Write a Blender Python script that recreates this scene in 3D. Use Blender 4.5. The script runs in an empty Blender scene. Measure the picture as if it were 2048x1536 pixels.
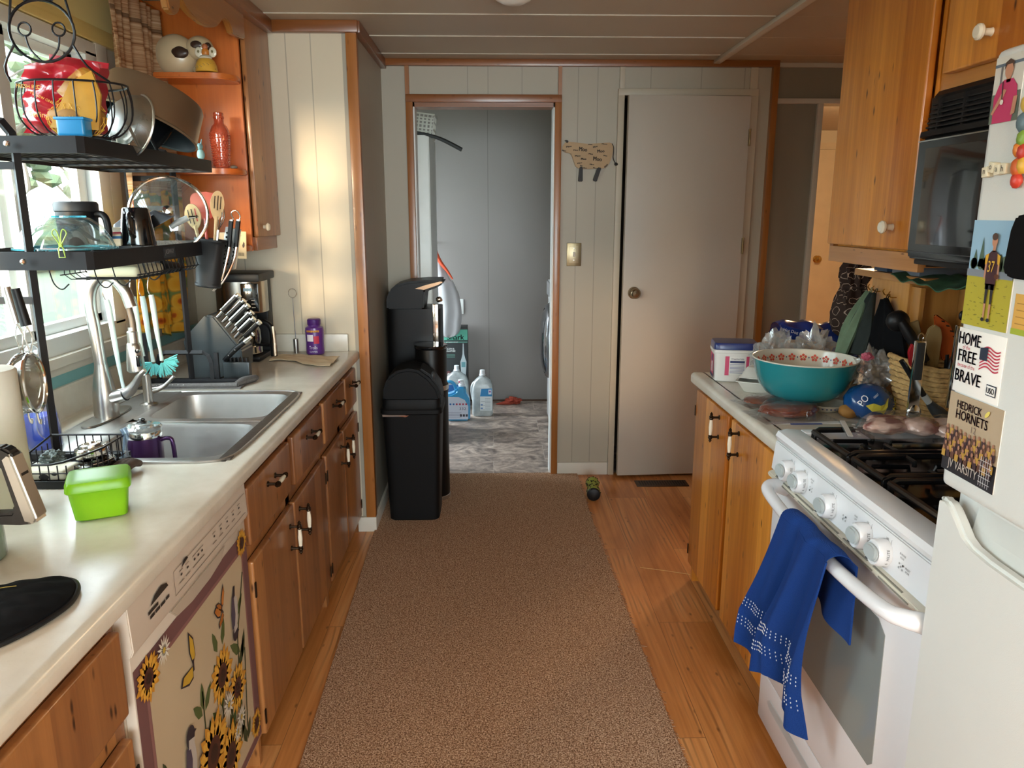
import bpy, bmesh, math, random
from mathutils import Vector, Matrix
random.seed(7)
PI = math.pi
sc = bpy.context.scene
COL = sc.collection

# ---------------------------------------------------------------- camera
cam_d = bpy.data.cameras.new('camera')
cam = bpy.data.objects.new('camera', cam_d)
COL.objects.link(cam)
sc.camera = cam
cam_d.sensor_fit = 'HORIZONTAL'
cam_d.sensor_width = 36.0
cam_d.lens = 36.0 * 1517 / 2048
cam_d.clip_start = 0.02
cam.location = (0, 0, 1.42)
cam.rotation_euler = (math.radians(90 - 12.6), 0, -math.radians(1.45))

# ---------------------------------------------------------------- exposure
vs = sc.view_settings
vs.view_transform = 'Standard'
vs.look = 'None'
vs.gamma = 1.0
vs.use_curve_mapping = False
vs.exposure = 0.75

# ---------------------------------------------------------------- sky
wd = bpy.data.worlds.new('overcast_sky')
sc.world = wd
wd.use_nodes = True
wn, wl = wd.node_tree.nodes, wd.node_tree.links
bg = wn['Background']
tc = wn.new('ShaderNodeTexCoord')
sp = wn.new('ShaderNodeSeparateXYZ')
rp = wn.new('ShaderNodeValToRGB')
rp.color_ramp.elements[0].position = 0.0
rp.color_ramp.elements[0].color = (0.74, 0.88, 0.94, 1)
rp.color_ramp.elements[1].position = 0.6
rp.color_ramp.elements[1].color = (0.84, 0.93, 1.0, 1)
wl.new(tc.outputs['Generated'], sp.inputs[0])
wl.new(sp.outputs['Z'], rp.inputs[0])
wl.new(rp.outputs[0], bg.inputs['Color'])
bg.inputs['Strength'].default_value = 11.0

# ---------------------------------------------------------------- lights
def lamp(name, kind, loc, energy, color=(1, 1, 1), rot=(0, 0, 0), **kw):
    d = bpy.data.lights.new(name, kind)
    d.energy = energy
    d.color = color
    for k, v in kw.items():
        setattr(d, k, v)
    o = bpy.data.objects.new(name, d)
    o.location = loc
    o.rotation_euler = rot
    COL.objects.link(o)
    return o

def portal(name, loc, rot, sx, sy):
    o = lamp(name, 'AREA', loc, 1, rot=rot, shape='RECTANGLE', size=sx, size_y=sy)
    o.data.cycles.is_portal = True
    return o

# hazy daylight that leans in from the left over the lawn
lamp('hazy_sun', 'SUN', (-6, -9, 3), 4.8, (1.0, 0.70, 0.42), angle=math.radians(12)).rotation_euler = \
    Vector((0.36, 0.92, -0.10)).to_track_quat('-Z', 'Y').to_euler()
portal('window_daylight_kitchen', (-1.33, 1.77, 1.485), (0, -PI / 2, 0), 0.92, 1.70)
portal('added_daylight_near', (-1.33, -0.475, 1.45), (0, -PI / 2, 0), 1.1, 0.75)  # portal of the added, unseen window that cools the right side
portal('window_daylight_laundry', (-1.33, 5.3, 1.15), (0, -PI / 2, 0), 1.7, 0.7)
portal('window_daylight_laundry_door', (-1.33, 4.35, 1.09), (0, -PI / 2, 0), 1.98, 0.42)
portal('added_daylight_rear', (0.6, -2.36, 1.35), (PI / 2, 0, 0), 2.0, 1.4)  # portal of an unseen window added as fill daylight behind the camera
lamp('bulb_of_rear_ceiling_lamp', 'POINT', (0.1, -0.9, 2.0), 8, (1.0, 0.66, 0.36), shadow_soft_size=0.10)
lamp('bulb_of_hall_lamp', 'POINT', (2.35, 4.75, 1.95), 38, (1.0, 0.70, 0.40), shadow_soft_size=0.08)

# ---------------------------------------------------------------- colour + materials
def lin(c):
    if isinstance(c, str):
        c = tuple(int(c[i:i + 2], 16) / 255 for i in (0, 2, 4))
    return tuple((x / 12.92 if x <= 0.04045 else ((x + 0.055) / 1.055) ** 2.4) for x in c)

MATS = {}

class NT:
    """small node-tree writer"""
    def __init__(s, name):
        s.m = bpy.data.materials.new(name)
        s.m.use_nodes = True
        s.t = s.m.node_tree
        s.n = s.t.nodes
        s.b = s.n['Principled BSDF']
        s.out = s.n['Material Output']
        s._tc = None
    def new(s, typ, **kw):
        n = s.n.new(typ)
        for k, v in kw.items():
            setattr(n, k, v)
        return n
    def link(s, a, b):
        s.t.links.new(a, b)
    def set(s, node, i, v):
        if hasattr(v, 'is_linked') or isinstance(v, bpy.types.NodeSocket):
            s.link(v, node.inputs[i])
        else:
            if isinstance(v, tuple) and len(v) == 3 and node.inputs[i].type == 'RGBA':
                v = v + (1,)
            node.inputs[i].default_value = v
    def obj(s, scale=(1, 1, 1), shift=True):
        if s._tc is None:
            s._tc = s.new('ShaderNodeTexCoord')
        src = s._tc.outputs['Object']
        if shift:
            oi = s.new('ShaderNodeObjectInfo')
            m = s.math('MULTIPLY', oi.outputs['Random'], 13.0)
            a = s.new('ShaderNodeVectorMath', operation='ADD')
            s.link(src, a.inputs[0]); s.link(m, a.inputs[1])
            src = a.outputs[0]
        mp = s.new('ShaderNodeVectorMath', operation='MULTIPLY')
        s.link(src, mp.inputs[0]); mp.inputs[1].default_value = scale
        return mp.outputs[0]
    def math(s, op, a, b=0.0, clamp=False):
        n = s.new('ShaderNodeMath', operation=op, use_clamp=clamp)
        s.set(n, 0, a); s.set(n, 1, b)
        return n.outputs[0]
    def noise(s, vec, scale=1.0, detail=3.0, rough=0.5, dist=0.0):
        n = s.new('ShaderNodeTexNoise')
        s.link(vec, n.inputs['Vector'])
        n.inputs['Scale'].default_value = scale
        n.inputs['Detail'].default_value = detail
        n.inputs['Roughness'].default_value = rough
        n.inputs['Distortion'].default_value = dist
        return n.outputs['Fac']
    def ramp(s, fac, stops):
        n = s.new('ShaderNodeValToRGB')
        e = n.color_ramp.elements
        while len(e) < len(stops):
            e.new(0.5)
        for i, (p, c) in enumerate(stops):
            e[i].position = p
            e[i].color = tuple(c) + (1,)
        s.link(fac, n.inputs[0])
        return n.outputs[0]
    def mix(s, fac, a, b, mode='MIX'):
        n = s.new('ShaderNodeMix', data_type='RGBA', blend_type=mode)
        s.set(n, 0, fac); s.set(n, 6, a); s.set(n, 7, b)
        return n.outputs[2]
    def bump(s, h, dist=0.002, strength=0.5):
        n = s.new('ShaderNodeBump')
        n.inputs['Distance'].default_value = dist
        n.inputs['Strength'].default_value = strength
        s.link(h, n.inputs['Height'])
        s.link(n.outputs[0], s.b.inputs['Normal'])
    def fin(s, rough=0.5, metal=0.0, spec=0.5, coat=0.0):
        s.b.inputs['Roughness'].default_value = rough
        s.b.inputs['Metallic'].default_value = metal
        s.b.inputs['Specular IOR Level'].default_value = spec
        if coat:
            s.b.inputs['Coat Weight'].default_value = coat
            s.b.inputs['Coat Roughness'].default_value = 0.12
        return s.m

def M(name, rgb=None, rough=0.5, metal=0.0, spec=0.5, coat=0.0, var=0.10, vs=9.0, bump=0.0, bs=250.0, sheen=0.0, sss=0.0):
    """plain painted / plastic / metal surface with faint procedural mottling"""
    if name in MATS:
        return MATS[name]
    t = NT(name)
    c = lin(rgb)
    v = t.obj()
    f = t.noise(v, vs, 3.0)
    col = t.mix(f, tuple(x * (1 - var) for x in c), tuple(min(1, x * (1 + var)) for x in c))
    t.link(col, t.b.inputs['Base Color'])
    if bump:
        t.bump(t.noise(v, bs, 2.0), 0.001, bump)
    if sheen:
        t.b.inputs['Sheen Weight'].default_value = sheen
    MATS[name] = t.fin(rough, metal, spec, coat)
    return MATS[name]

def C(rgb, rough=0.55):
    """flat ink colour for prints and decals"""
    k = 'ink_' + (rgb if isinstance(rgb, str) else '%02x%02x%02x' % tuple(int(x * 255) for x in rgb))
    return M(k, rgb, rough, var=0.05)

def clear_mat(name, tint=(1, 1, 1), gloss=0.05, rough=0.05, body=0.0, bodycol=None, ior=1.45):
    """thin clear sheet: lets light straight through, with fresnel shine and a little body colour"""
    if name in MATS:
        return MATS[name]
    t = NT(name)
    tr = t.new('ShaderNodeBsdfTransparent'); tr.inputs[0].default_value = tint + (1,)
    gl = t.new('ShaderNodeBsdfGlossy'); gl.inputs['Roughness'].default_value = rough
    lw = t.new('ShaderNodeLayerWeight'); lw.inputs['Blend'].default_value = 0.25
    f = t.math('MULTIPLY', lw.outputs['Facing'], gloss * 6, True)
    f = t.math('ADD', f, gloss, True)
    if body:
        df = t.new('ShaderNodeBsdfDiffuse'); df.inputs[0].default_value = lin(bodycol) + (1,)
        nz = t.noise(t.obj(), 14.0, 3.0)
        bf = t.math('MULTIPLY', nz, body * 2, True)
        m0 = t.new('ShaderNodeMixShader')
        t.link(bf, m0.inputs[0]); t.link(tr.outputs[0], m0.inputs[1]); t.link(df.outputs[0], m0.inputs[2])
        base = m0.outputs[0]
    else:
        base = tr.outputs[0]
    ms = t.new('ShaderNodeMixShader')
    t.link(f, ms.inputs[0]); t.link(base, ms.inputs[1]); t.link(gl.outputs[0], ms.inputs[2])
    t.link(ms.outputs[0], t.out.inputs[0])
    MATS[name] = t.m
    return t.m

def pine(name, axis='z', light='d9923f', dark='a85f1f', knot='5a2a0c', board=0.085, rough=0.32, coat=0.25, knots=1.0):
    if name in MATS:
        return MATS[name]
    t = NT(name)
    if axis == 'z':
        fine, broad, kn, bi = (55, 55, 2.2), (11, 11, 0.9), (6.5, 6.5, 2.1), (0, 1, 0)
    elif axis == 'x':
        fine, broad, kn, bi = (2.2, 55, 55), (0.9, 9, 9), (3.0, 7, 7), (0, 0, 1)
    else:
        fine, broad, kn, bi = (55, 2.2, 55), (9, 0.9, 9), (7, 3.0, 7), (0, 0, 1)
    g1 = t.noise(t.obj(fine), 1.0, 4.0, 0.6, 0.3)
    g2 = t.noise(t.obj(broad), 1.0, 3.0, 0.5, 1.2)
    # glued-up boards, each with its own tone
    bd = t.new('ShaderNodeVectorMath', operation='DOT_PRODUCT')
    t.link(t.obj((1, 1, 1)), bd.inputs[0]); bd.inputs[1].default_value = bi
    fl = t.math('FLOOR', t.math('DIVIDE', bd.outputs['Value'], board))
    wn_ = t.new('ShaderNodeTexWhiteNoise', noise_dimensions='1D')
    t.link(fl, wn_.inputs['W'])
    f = t.math('ADD', t.math('MULTIPLY', g1, 0.55), t.math('MULTIPLY', g2, 0.35))
    f = t.math('ADD', f, t.math('MULTIPLY', t.math('SUBTRACT', wn_.outputs[0], 0.5), 0.38))
    d, l, k = lin(dark), lin(light), lin(knot)
    col = t.ramp(f, [(0.22, d), (0.5, tuple((a + b) / 2 for a, b in zip(d, l))), (0.78, l)])
    vo = t.new('ShaderNodeTexVoronoi', feature='F1')
    t.link(t.obj(kn), vo.inputs['Vector'])
    kd = t.math('MULTIPLY', t.math('SUBTRACT', 0.17, vo.outputs['Distance']), 9.0 * knots, True)
    kd = t.math('MULTIPLY', kd, t.math('GREATER_THAN', g2, 0.47))
    col = t.mix(kd, col, k)
    t.link(col, t.b.inputs['Base Color'])
    t.bump(g1, 0.0006, 0.25)
    MATS[name] = t.fin(rough, 0, 0.5, coat)
    return MATS[name]

def panel_mat(name, axis, xs, rgb, groove=0.0022, rough=0.45, var=0.05, dark=0.5, light=0.0):
    """painted panelling with grooves at the given positions along one axis"""
    t = NT(name)
    if t._tc is None:
        t._tc = t.new('ShaderNodeTexCoord')
    sx = t.new('ShaderNodeSeparateXYZ')
    t.link(t._tc.outputs['Object'], sx.inputs[0])
    p = sx.outputs[axis]
    acc = None
    for x in xs:
        d = t.math('ABSOLUTE', t.math('SUBTRACT', p, x))
        g = t.math('LESS_THAN', d, groove)
        acc = g if acc is None else t.math('MAXIMUM', acc, g)
    c = lin(rgb)
    v = t.obj((1, 1, 0.6), False)
    n = t.noise(v, 3.0, 4.0, 0.6)
    col = t.mix(n, tuple(a * (1 - var) for a in c), tuple(min(1, a * (1 + var)) for a in c))
    sm = t.ramp(t.noise(v, 7.0, 5.0, 0.7), [(0.66, (0, 0, 0)), (0.80, (1, 1, 1))])
    col = t.mix(t.math('MULTIPLY', sm, 0.12), col, tuple(a * 0.6 for a in c))
    if acc is not None:
        col = t.mix(t.math('MULTIPLY', acc, dark), col, tuple(a * 0.25 for a in c))
        t.bump(t.math('SUBTRACT', 1.0, acc), 0.002, 0.6)
    t.link(col, t.b.inputs['Base Color'])
    MATS[name] = t.fin(rough)
    return MATS[name]

# ---------------------------------------------------------------- mesh builder
def catmull(pts, n=6, closed=False):
    P = [Vector(p) for p in pts]
    out = []
    N = len(P)
    rng = range(N) if closed else range(N - 1)
    for i in rng:
        p0 = P[(i - 1) % N] if (closed or i > 0) else P[0] * 2 - P[1]
        p1, p2 = P[i], P[(i + 1) % N]
        p3 = P[(i + 2) % N] if (closed or i + 2 < N) else P[-1] * 2 - P[-2]
        for k in range(n):
            t = k / n
            out.append(0.5 * ((2 * p1) + (p2 - p0) * t + (2 * p0 - 5 * p1 + 4 * p2 - p3) * t * t + (3 * p1 - p0 - 3 * p2 + p3) * t ** 3))
    if not closed:
        out.append(P[-1])
    return out

_TX = {}
def text_geo(s):
    if s in _TX:
        return _TX[s]
    cu = bpy.data.curves.new('t', 'FONT')
    cu.body = s
    cu.size = 1.0
    cu.resolution_u = 2
    cu.align_x = 'CENTER'
    cu.align_y = 'CENTER'
    o = bpy.data.objects.new('t', cu)
    COL.objects.link(o)
    dg = bpy.context.evaluated_depsgraph_get()
    me = o.evaluated_get(dg).to_mesh()
    vv = [(v.co.x, v.co.y) for v in me.vertices]
    ff = [tuple(p.vertices) for p in me.polygons]
    o.evaluated_get(dg).to_mesh_clear()
    bpy.data.objects.remove(o)
    bpy.data.curves.remove(cu)
    if vv:
        xs = [a for a, _ in vv]; ys = [b for _, b in vv]
        cx, cy = (min(xs) + max(xs)) / 2, (min(ys) + max(ys)) / 2
        w = max(xs) - min(xs)
        vv = [(a - cx, b - cy) for a, b in vv]
    else:
        w = 1
    _TX[s] = (vv, ff, w)
    return _TX[s]

class B:
    def __init__(s):
        s.v, s.f, s.mi, s.sm, s.mats = [], [], [], [], []
        s.T = None
    def mid(s, m):
        if m not in s.mats:
            s.mats.append(m)
        return s.mats.index(m)
    def add(s, vs_, fs, mat, smooth=False):
        o = len(s.v)
        if s.T is not None:
            vs_ = [s.T @ Vector(v) for v in vs_]
        s.v += [tuple(v) for v in vs_]
        k = s.mid(mat)
        for f in fs:
            s.f.append(tuple(i + o for i in f))
            s.mi.append(k)
            s.sm.append(smooth)
        return s
    def bm(s, bm, mat, smooth=False):
        bm.verts.index_update()
        s.add([v.co.copy() for v in bm.verts], [[v.index for v in f.verts] for f in bm.faces], mat, smooth)
        bm.free()
        return s
    def box(s, x0, y0, z0, x1, y1, z1, mat, bev=0.0, seg=2):
        bm = bmesh.new()
        bmesh.ops.create_cube(bm, size=1)
        for v in bm.verts:
            v.co = ((x0 + x1) / 2 + v.co.x * abs(x1 - x0), (y0 + y1) / 2 + v.co.y * abs(y1 - y0), (z0 + z1) / 2 + v.co.z * abs(z1 - z0))
        if bev:
            bmesh.ops.bevel(bm, geom=bm.edges[:], offset=bev, segments=seg, affect='EDGES', profile=0.6)
        return s.bm(bm, mat, bool(bev))
    def prism(s, pts, axis, a, b, mat, bev=0.0, smooth=False):
        """2-D outline extruded along an axis; pts are the other two coordinates in xyz order"""
        def mk(p, h):
            return {'x': (h, p[0], p[1]), 'y': (p[0], h, p[1]), 'z': (p[0], p[1], h)}[axis]
        bm = bmesh.new()
        lo = [bm.verts.new(mk(p, a)) for p in pts]
        hi = [bm.verts.new(mk(p, b)) for p in pts]
        n = len(pts)
        bm.faces.new(lo[::-1]); bm.faces.new(hi)
        for i in range(n):
            bm.faces.new((lo[i], lo[(i + 1) % n], hi[(i + 1) % n], hi[i]))
        bmesh.ops.recalc_face_normals(bm, faces=bm.faces[:])
        if bev:
            ed = [e for e in bm.edges if len(e.link_faces) == 2 and e.calc_face_angle(0) > 0.5]
            bmesh.ops.bevel(bm, geom=ed, offset=bev, segments=2, affect='EDGES')
        return s.bm(bm, mat, smooth or bool(bev))
    def tube(s, pts, r, mat, n=8, closed=False, spl=0, flat=None):
        if spl:
            rr = r
            if isinstance(r, (list, tuple)):
                N0 = len(pts)
                m_ = N0 * spl if closed else (N0 - 1) * spl + 1
                rr = []
                for i in range(m_):
                    t = i / spl; k = int(t); fr = t - k
                    rr.append(r[k % N0] * (1 - fr) + r[min(k + 1, N0 - 1) if not closed else (k + 1) % N0] * fr)
            pts = catmull(pts, spl, closed)
            r = rr
        P = [Vector(p) for p in pts]
        N = len(P)
        R = r if isinstance(r, (list, tuple)) else [r] * N
        vs_, fs = [], []
        up = None
        for i in range(N):
            if closed:
                d = P[(i + 1) % N] - P[(i - 1) % N]
            else:
                d = P[min(i + 1, N - 1)] - P[max(i - 1, 0)]
            if d.length < 1e-9:
                d = Vector((0, 0, 1))
            d.normalize()
            if up is None:
                up = d.orthogonal().normalized()
            else:
                up = up - d * up.dot(d)
                if up.length < 1e-6:
                    up = d.orthogonal()
                up.normalize()
            sd = d.cross(up)
            for k in range(n):
                a = 2 * PI * k / n + (PI / 4 if n == 4 else 0)
                vs_.append(P[i] + (up * math.cos(a) + sd * math.sin(a)) * R[i])
        for i in range(N if closed else N - 1):
            j = (i + 1) % N
            for k in range(n):
                k2 = (k + 1) % n
                fs.append((i * n + k, i * n + k2, j * n + k2, j * n + k))
        if not closed:
            fs.append(tuple(range(n))[::-1])
            fs.append(tuple((N - 1) * n + k for k in range(n)))
        return s.add(vs_, fs, mat, n > 4)
    def lathe(s, c, prof, mat, n=28, sx=1.0, sy=1.0, axis='z', smooth=True):
        """prof: list of (radius, height); closed where radius is 0"""
        vs_, fs = [], []
        def mk(r, h, a):
            x, y = r * math.cos(a) * sx, r * math.sin(a) * sy
            if axis == 'z':
                return (c[0] + x, c[1] + y, c[2] + h)
            if axis == 'x':
                return (c[0] + h, c[1] + x, c[2] + y)
            return (c[0] + x, c[1] + h, c[2] + y)
        for r, h in prof:
            for k in range(n):
                vs_.append(mk(max(r, 1e-5), h, 2 * PI * k / n))
        for i in range(len(prof) - 1):
            for k in range(n):
                k2 = (k + 1) % n
                q = (i * n + k, i * n + k2, (i + 1) * n + k2, (i + 1) * n + k)
                fs.append(q if axis != 'y' else q[::-1])
        if axis == 'x':
            pass
        return s.add(vs_, fs, mat, smooth)
    def grid(s, fn, nu, nv, mat, smooth=True, wrap=False):
        vs_ = [fn(i / nu, j / nv) for i in range(nu + 1) for j in range(nv + 1)]
        w = nv + 1
        fs = [(i * w + j, (i + 1) * w + j, (i + 1) * w + j + 1, i * w + j + 1) for i in range(nu) for j in range(nv)]
        return s.add(vs_, fs, mat, smooth)
    def slab(s, fn, nrm, th, nu, nv, mat):
        """a sheet with real thickness: fn gives the front face, nrm the offset direction"""
        nn = Vector(nrm) * th
        a = [Vector(fn(i / nu, j / nv)) for i in range(nu + 1) for j in range(nv + 1)]
        b = [p + nn for p in a]
        w = nv + 1
        N = len(a)
        fs = []
        for i in range(nu):
            for j in range(nv):
                q = (i * w + j, (i + 1) * w + j, (i + 1) * w + j + 1, i * w + j + 1)
                fs.append(q)
                fs.append(tuple(k + N for k in q[::-1]))
        rim = [i * w for i in range(nu + 1)] + [nu * w + j for j in range(1, nv + 1)] + [i * w + nv for i in range(nu - 1, -1, -1)] + [j for j in range(nv - 1, 0, -1)]
        for k in range(len(rim)):
            p, q = rim[k], rim[(k + 1) % len(rim)]
            fs.append((p, p + N, q + N, q))
        return s.add(a + b, fs, mat, True)
    def rings(s, rs, mat, smooth=True, cap0=True, cap1=True):
        n = len(rs[0])
        vs_ = [p for r in rs for p in r]
        fs = []
        for i in range(len(rs) - 1):
            for k in range(n):
                k2 = (k + 1) % n
                fs.append((i * n + k, i * n + k2, (i + 1) * n + k2, (i + 1) * n + k))
        if cap0:
            fs.append(tuple(range(n))[::-1])
        if cap1:
            fs.append(tuple((len(rs) - 1) * n + k for k in range(n)))
        return s.add(vs_, fs, mat, smooth)
    def blob(s, c, r, mat, amp=0.0, freq=9.0, seed=0, sub=3, flatb=False):
        from mathutils import noise as nz
        bm = bmesh.new()
        bmesh.ops.create_icosphere(bm, subdivisions=sub, radius=1)
        for v in bm.verts:
            p = v.co.copy()
            k = 1 + amp * nz.noise(p * freq * 0.3 + Vector((seed, seed * 1.7, 0))) + amp * 0.5 * nz.noise(p * freq + Vector((0, seed, 3)))
            v.co = Vector((c[0] + p.x * r[0] * k, c[1] + p.y * r[1] * k, c[2] + p.z * r[2] * k))
            if flatb:
                v.co.z = max(v.co.z, flatb)
        return s.bm(bm, mat, True)
    # -- flat print on a plane: o origin, u right, v up (unit), layer lifts it off the face
    def poly(s, fr, pts, mat, layer=1, th=0.0):
        o, u, v = fr
        n = u.cross(v)
        b = o + n * (0.0005 * layer)
        vs_ = [b + u * p[0] + v * p[1] for p in pts]
        return s.add(vs_, [tuple(range(len(pts)))], mat, False)
    def ell(s, fr, cx, cy, rx, ry, mat, layer=1, n=20, rot=0.0):
        ca, sa = math.cos(rot), math.sin(rot)
        pts = []
        for k in range(n):
            a = 2 * PI * k / n
            x, y = rx * math.cos(a), ry * math.sin(a)
            pts.append((cx + x * ca - y * sa, cy + x * sa + y * ca))
        return s.poly(fr, pts, mat, layer)
    def rect(s, fr, x0, y0, x1, y1, mat, layer=1):
        return s.poly(fr, [(x0, y0), (x1, y0), (x1, y1), (x0, y1)], mat, layer)
    def text(s, fr, st, cx, cy, h, mat, layer=2, w=None, rot=0.0, bold=0.0):
        vv, ff, w0 = text_geo(st)
        if not vv:
            return s
        k = h / 0.72
        kx = (w / w0) if w else k
        o, u, v = fr
        n = u.cross(v)
        b = o + n * (0.0005 * layer)
        ca, sa = math.cos(rot), math.sin(rot)
        offs = [(0, 0)] + ([(bold, 0), (-bold, 0)] if bold else [])
        for ox, oy in offs:
            P = []
            for x, y in vv:
                X, Y = x * kx + ox, y * k + oy
                P.append(b + u * (cx + X * ca - Y * sa) + v * (cy + X * sa + Y * ca))
            s.add(P, ff, mat, False)
        return s

def frame(o, u, v):
    return (Vector(o), Vector(u).normalized(), Vector(v).normalized())

def _root(o):
    while o.parent:
        o = o.parent
    return o

def obj(name, b, parent=None, label=None, loc=None):
    me = bpy.data.meshes.new(name)
    org = Vector((0, 0, 0))
    if parent is not None:
        org = _root(parent).location.copy()
    elif loc is not None:
        org = Vector(loc)
    me.from_pydata([tuple(Vector(v) - org) for v in b.v], [], b.f)
    for m in b.mats:
        me.materials.append(m)
    for p, k, sm in zip(me.polygons, b.mi, b.sm):
        p.material_index = k
        p.use_smooth = sm
    me.update()
    o = bpy.data.objects.new(name, me)
    COL.objects.link(o)
    if parent is not None:
        o.parent = parent
    else:
        o.location = org
    if any(b.sm):
        md = o.modifiers.new('smooth_by_angle', 'EDGE_SPLIT')
        md.split_angle = math.radians(38)
    if label:
        o['label'] = label
    return o

def tag(o, label, cat, group=None, kind=None):
    o['label'] = label
    o['category'] = cat
    if group:
        o['group'] = group
    if kind:
        o['kind'] = kind
    return o

def thing(name, label, cat, loc, group=None):
    o = bpy.data.objects.new(name, None)
    o.empty_display_size = 0.05
    COL.objects.link(o)
    o.location = loc
    return tag(o, label, cat, group)

def solo(name, b, label, cat, loc, group=None):
    return tag(obj(name, b, loc=loc), label, cat, group)

def struct(name, b, label=None, cat=None):
    o = obj(name, b)
    o['kind'] = 'structure'
    if label:
        o['label'] = label
    if cat:
        o['category'] = cat
    return o

def dup(root, loc, rotz=0.0, label=None, group=None, scale=None):
    r = root.copy(); COL.objects.link(r)
    r.location = loc
    r.rotation_euler = (0, 0, rotz)
    if scale:
        r.scale = (scale,) * 3
    if label:
        r['label'] = label
    if group:
        r['group'] = group
    for ch in list(root.children):
        c = ch.copy(); COL.objects.link(c); c.parent = r
        for g in list(ch.children):
            d = g.copy(); COL.objects.link(d); d.parent = c
    return r

# ---------------------------------------------------------------- shared materials
pineR = pine('honey_pine_vertical', 'z', 'ec9f3e', 'a95f16', '4e250a', coat=0.35)
pineL = pine('amber_pine_vertical', 'z', 'b87c46', '82502c', '40200e', coat=0.2)
pineRail = pine('amber_pine_rail', 'y', 'b9753a', '8a4d22', '55290f', board=0.2, knots=0.6)
trimW = pine('stained_trim', 'z', 'b07038', '84501f', '4a2009', board=0.3, knots=0.5)
trimX = pine('stained_trim_across', 'x', 'a0622f', '75411a', '45200a', board=0.3, knots=0.5)
trimY = pine('stained_trim_along', 'y', 'a0622f', '75411a', '45200a', board=0.3, knots=0.5)
orangeW = pine('orange_shelf_wood', 'z', 'd97a35', 'b85a22', '7a3210', board=0.3, knots=0.4, coat=0.2)
orangeH = pine('orange_shelf_wood_flat', 'y', 'd97a35', 'b85a22', '7a3210', board=0.3, knots=0.3, coat=0.2)
plyM = pine('varnished_plywood', 'z', 'c9954e', 'a87432', '7a4d1c', board=0.5, knots=0.2)
white = M('white_paint', 'd8d2c4', 0.45, var=0.03)
vinyl = M('white_vinyl', 'e8ebe8', 0.35, var=0.02)
enamel = M('white_enamel', 'e9eaec', 0.18, var=0.015, coat=0.4)
fridgeM = M('fridge_white', 'd3d6d2', 0.30, var=0.015, bump=0.15, bs=600)
blackP = M('black_plastic', '0e0e10', 0.45, var=0.15, spec=0.35)
blackG = M('black_gloss', '0c0c0e', 0.08, var=0.1, coat=0.6)
blackS = M('black_satin_metal', '161619', 0.55, var=0.1, spec=0.35)
chrome = M('polished_steel', 'd9d9d6', 0.12, 1.0, var=0.03)
steel = M('brushed_steel', 'c4c2bd', 0.28, 1.0, var=0.05)
bronze = M('dark_bronze', '3a2c20', 0.38, 0.9, var=0.15)
porcel = M('crackled_porcelain', 'e9dfc8', 0.2, var=0.05, coat=0.4)
brass = M('brass', 'c09a54', 0.25, 1.0, var=0.05)
glassM = clear_mat('window_glass', (0.97, 1.0, 0.99), 0.04, 0.02)
clearP = clear_mat('clear_plastic', (0.93, 0.97, 0.98), 0.07, 0.12, 0.10, 'e8eef0')
filmP = clear_mat('plastic_film', (0.95, 0.96, 0.97), 0.10, 0.10, 0.12, 'e6e8ea')
# ================================================================ ROOM
ZC = 0.84           # worktop height
XL, XR = -1.27, 1.38
CEIL = 2.17

def wall_holes(b, fixed, a0, a1, lo, hi, z0, z1, holes, mat):
    """wall slab on plane fixed ('x' or 'y') from a0..a1 thick, lo..hi long, with rectangular holes (h0,h1,z0,z1)"""
    cuts = sorted({lo, hi} | {h[0] for h in holes} | {h[1] for h in holes})
    for c0, c1 in zip(cuts[:-1], cuts[1:]):
        hs = [h for h in holes if h[0] <= c0 + 1e-6 and h[1] >= c1 - 1e-6]
        segs = [(z0, z1)]
        for h in hs:
            ns = []
            for s0, s1 in segs:
                if h[2] > s0: ns.append((s0, min(h[2], s1)))
                if h[3] < s1: ns.append((max(h[3], s0), s1))
            segs = ns
        for s0, s1 in segs:
            if fixed == 'x':
                b.box(a0, c0, s0, a1, c1, s1, mat)
            else:
                b.box(c0, a0, s0, c1, a1, s1, mat)
    return b

# --- materials of the shell
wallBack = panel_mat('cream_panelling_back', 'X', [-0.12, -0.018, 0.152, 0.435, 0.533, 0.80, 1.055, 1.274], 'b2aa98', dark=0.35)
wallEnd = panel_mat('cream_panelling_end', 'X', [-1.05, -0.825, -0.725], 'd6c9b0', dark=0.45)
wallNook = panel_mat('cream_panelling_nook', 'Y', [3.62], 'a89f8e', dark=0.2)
wallSide = panel_mat('cream_panelling_side', 'Y', [2.2, 1.8, 1.4, 0.6], 'c5bca8', dark=0.4)
wallGrey = panel_mat('grey_laundry_panelling', 'X', [-0.031, 0.9], '908b88', dark=0.5)
wallHall = panel_mat('cream_hall_panelling', 'X', [2.2, 2.6, 2.9, 3.4], 'd9ccb0', dark=0.3)
wallRear = panel_mat('cream_rear_panelling', 'X', [0, 1, 2], 'cfc5b2', dark=0.3)
yellowW = pine('yellow_window_casing', 'y', 'f8e296', 'e2c470', 'a8853a', board=0.4, knots=0.1)
soffitM = panel_mat('yellowed_soffit_panel', 'Y', [2.33, 1.95, 1.55], 'f0dd98', dark=0.3)
tealM = M('teal_painted_strip', '7fb4b4', 0.4)

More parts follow.
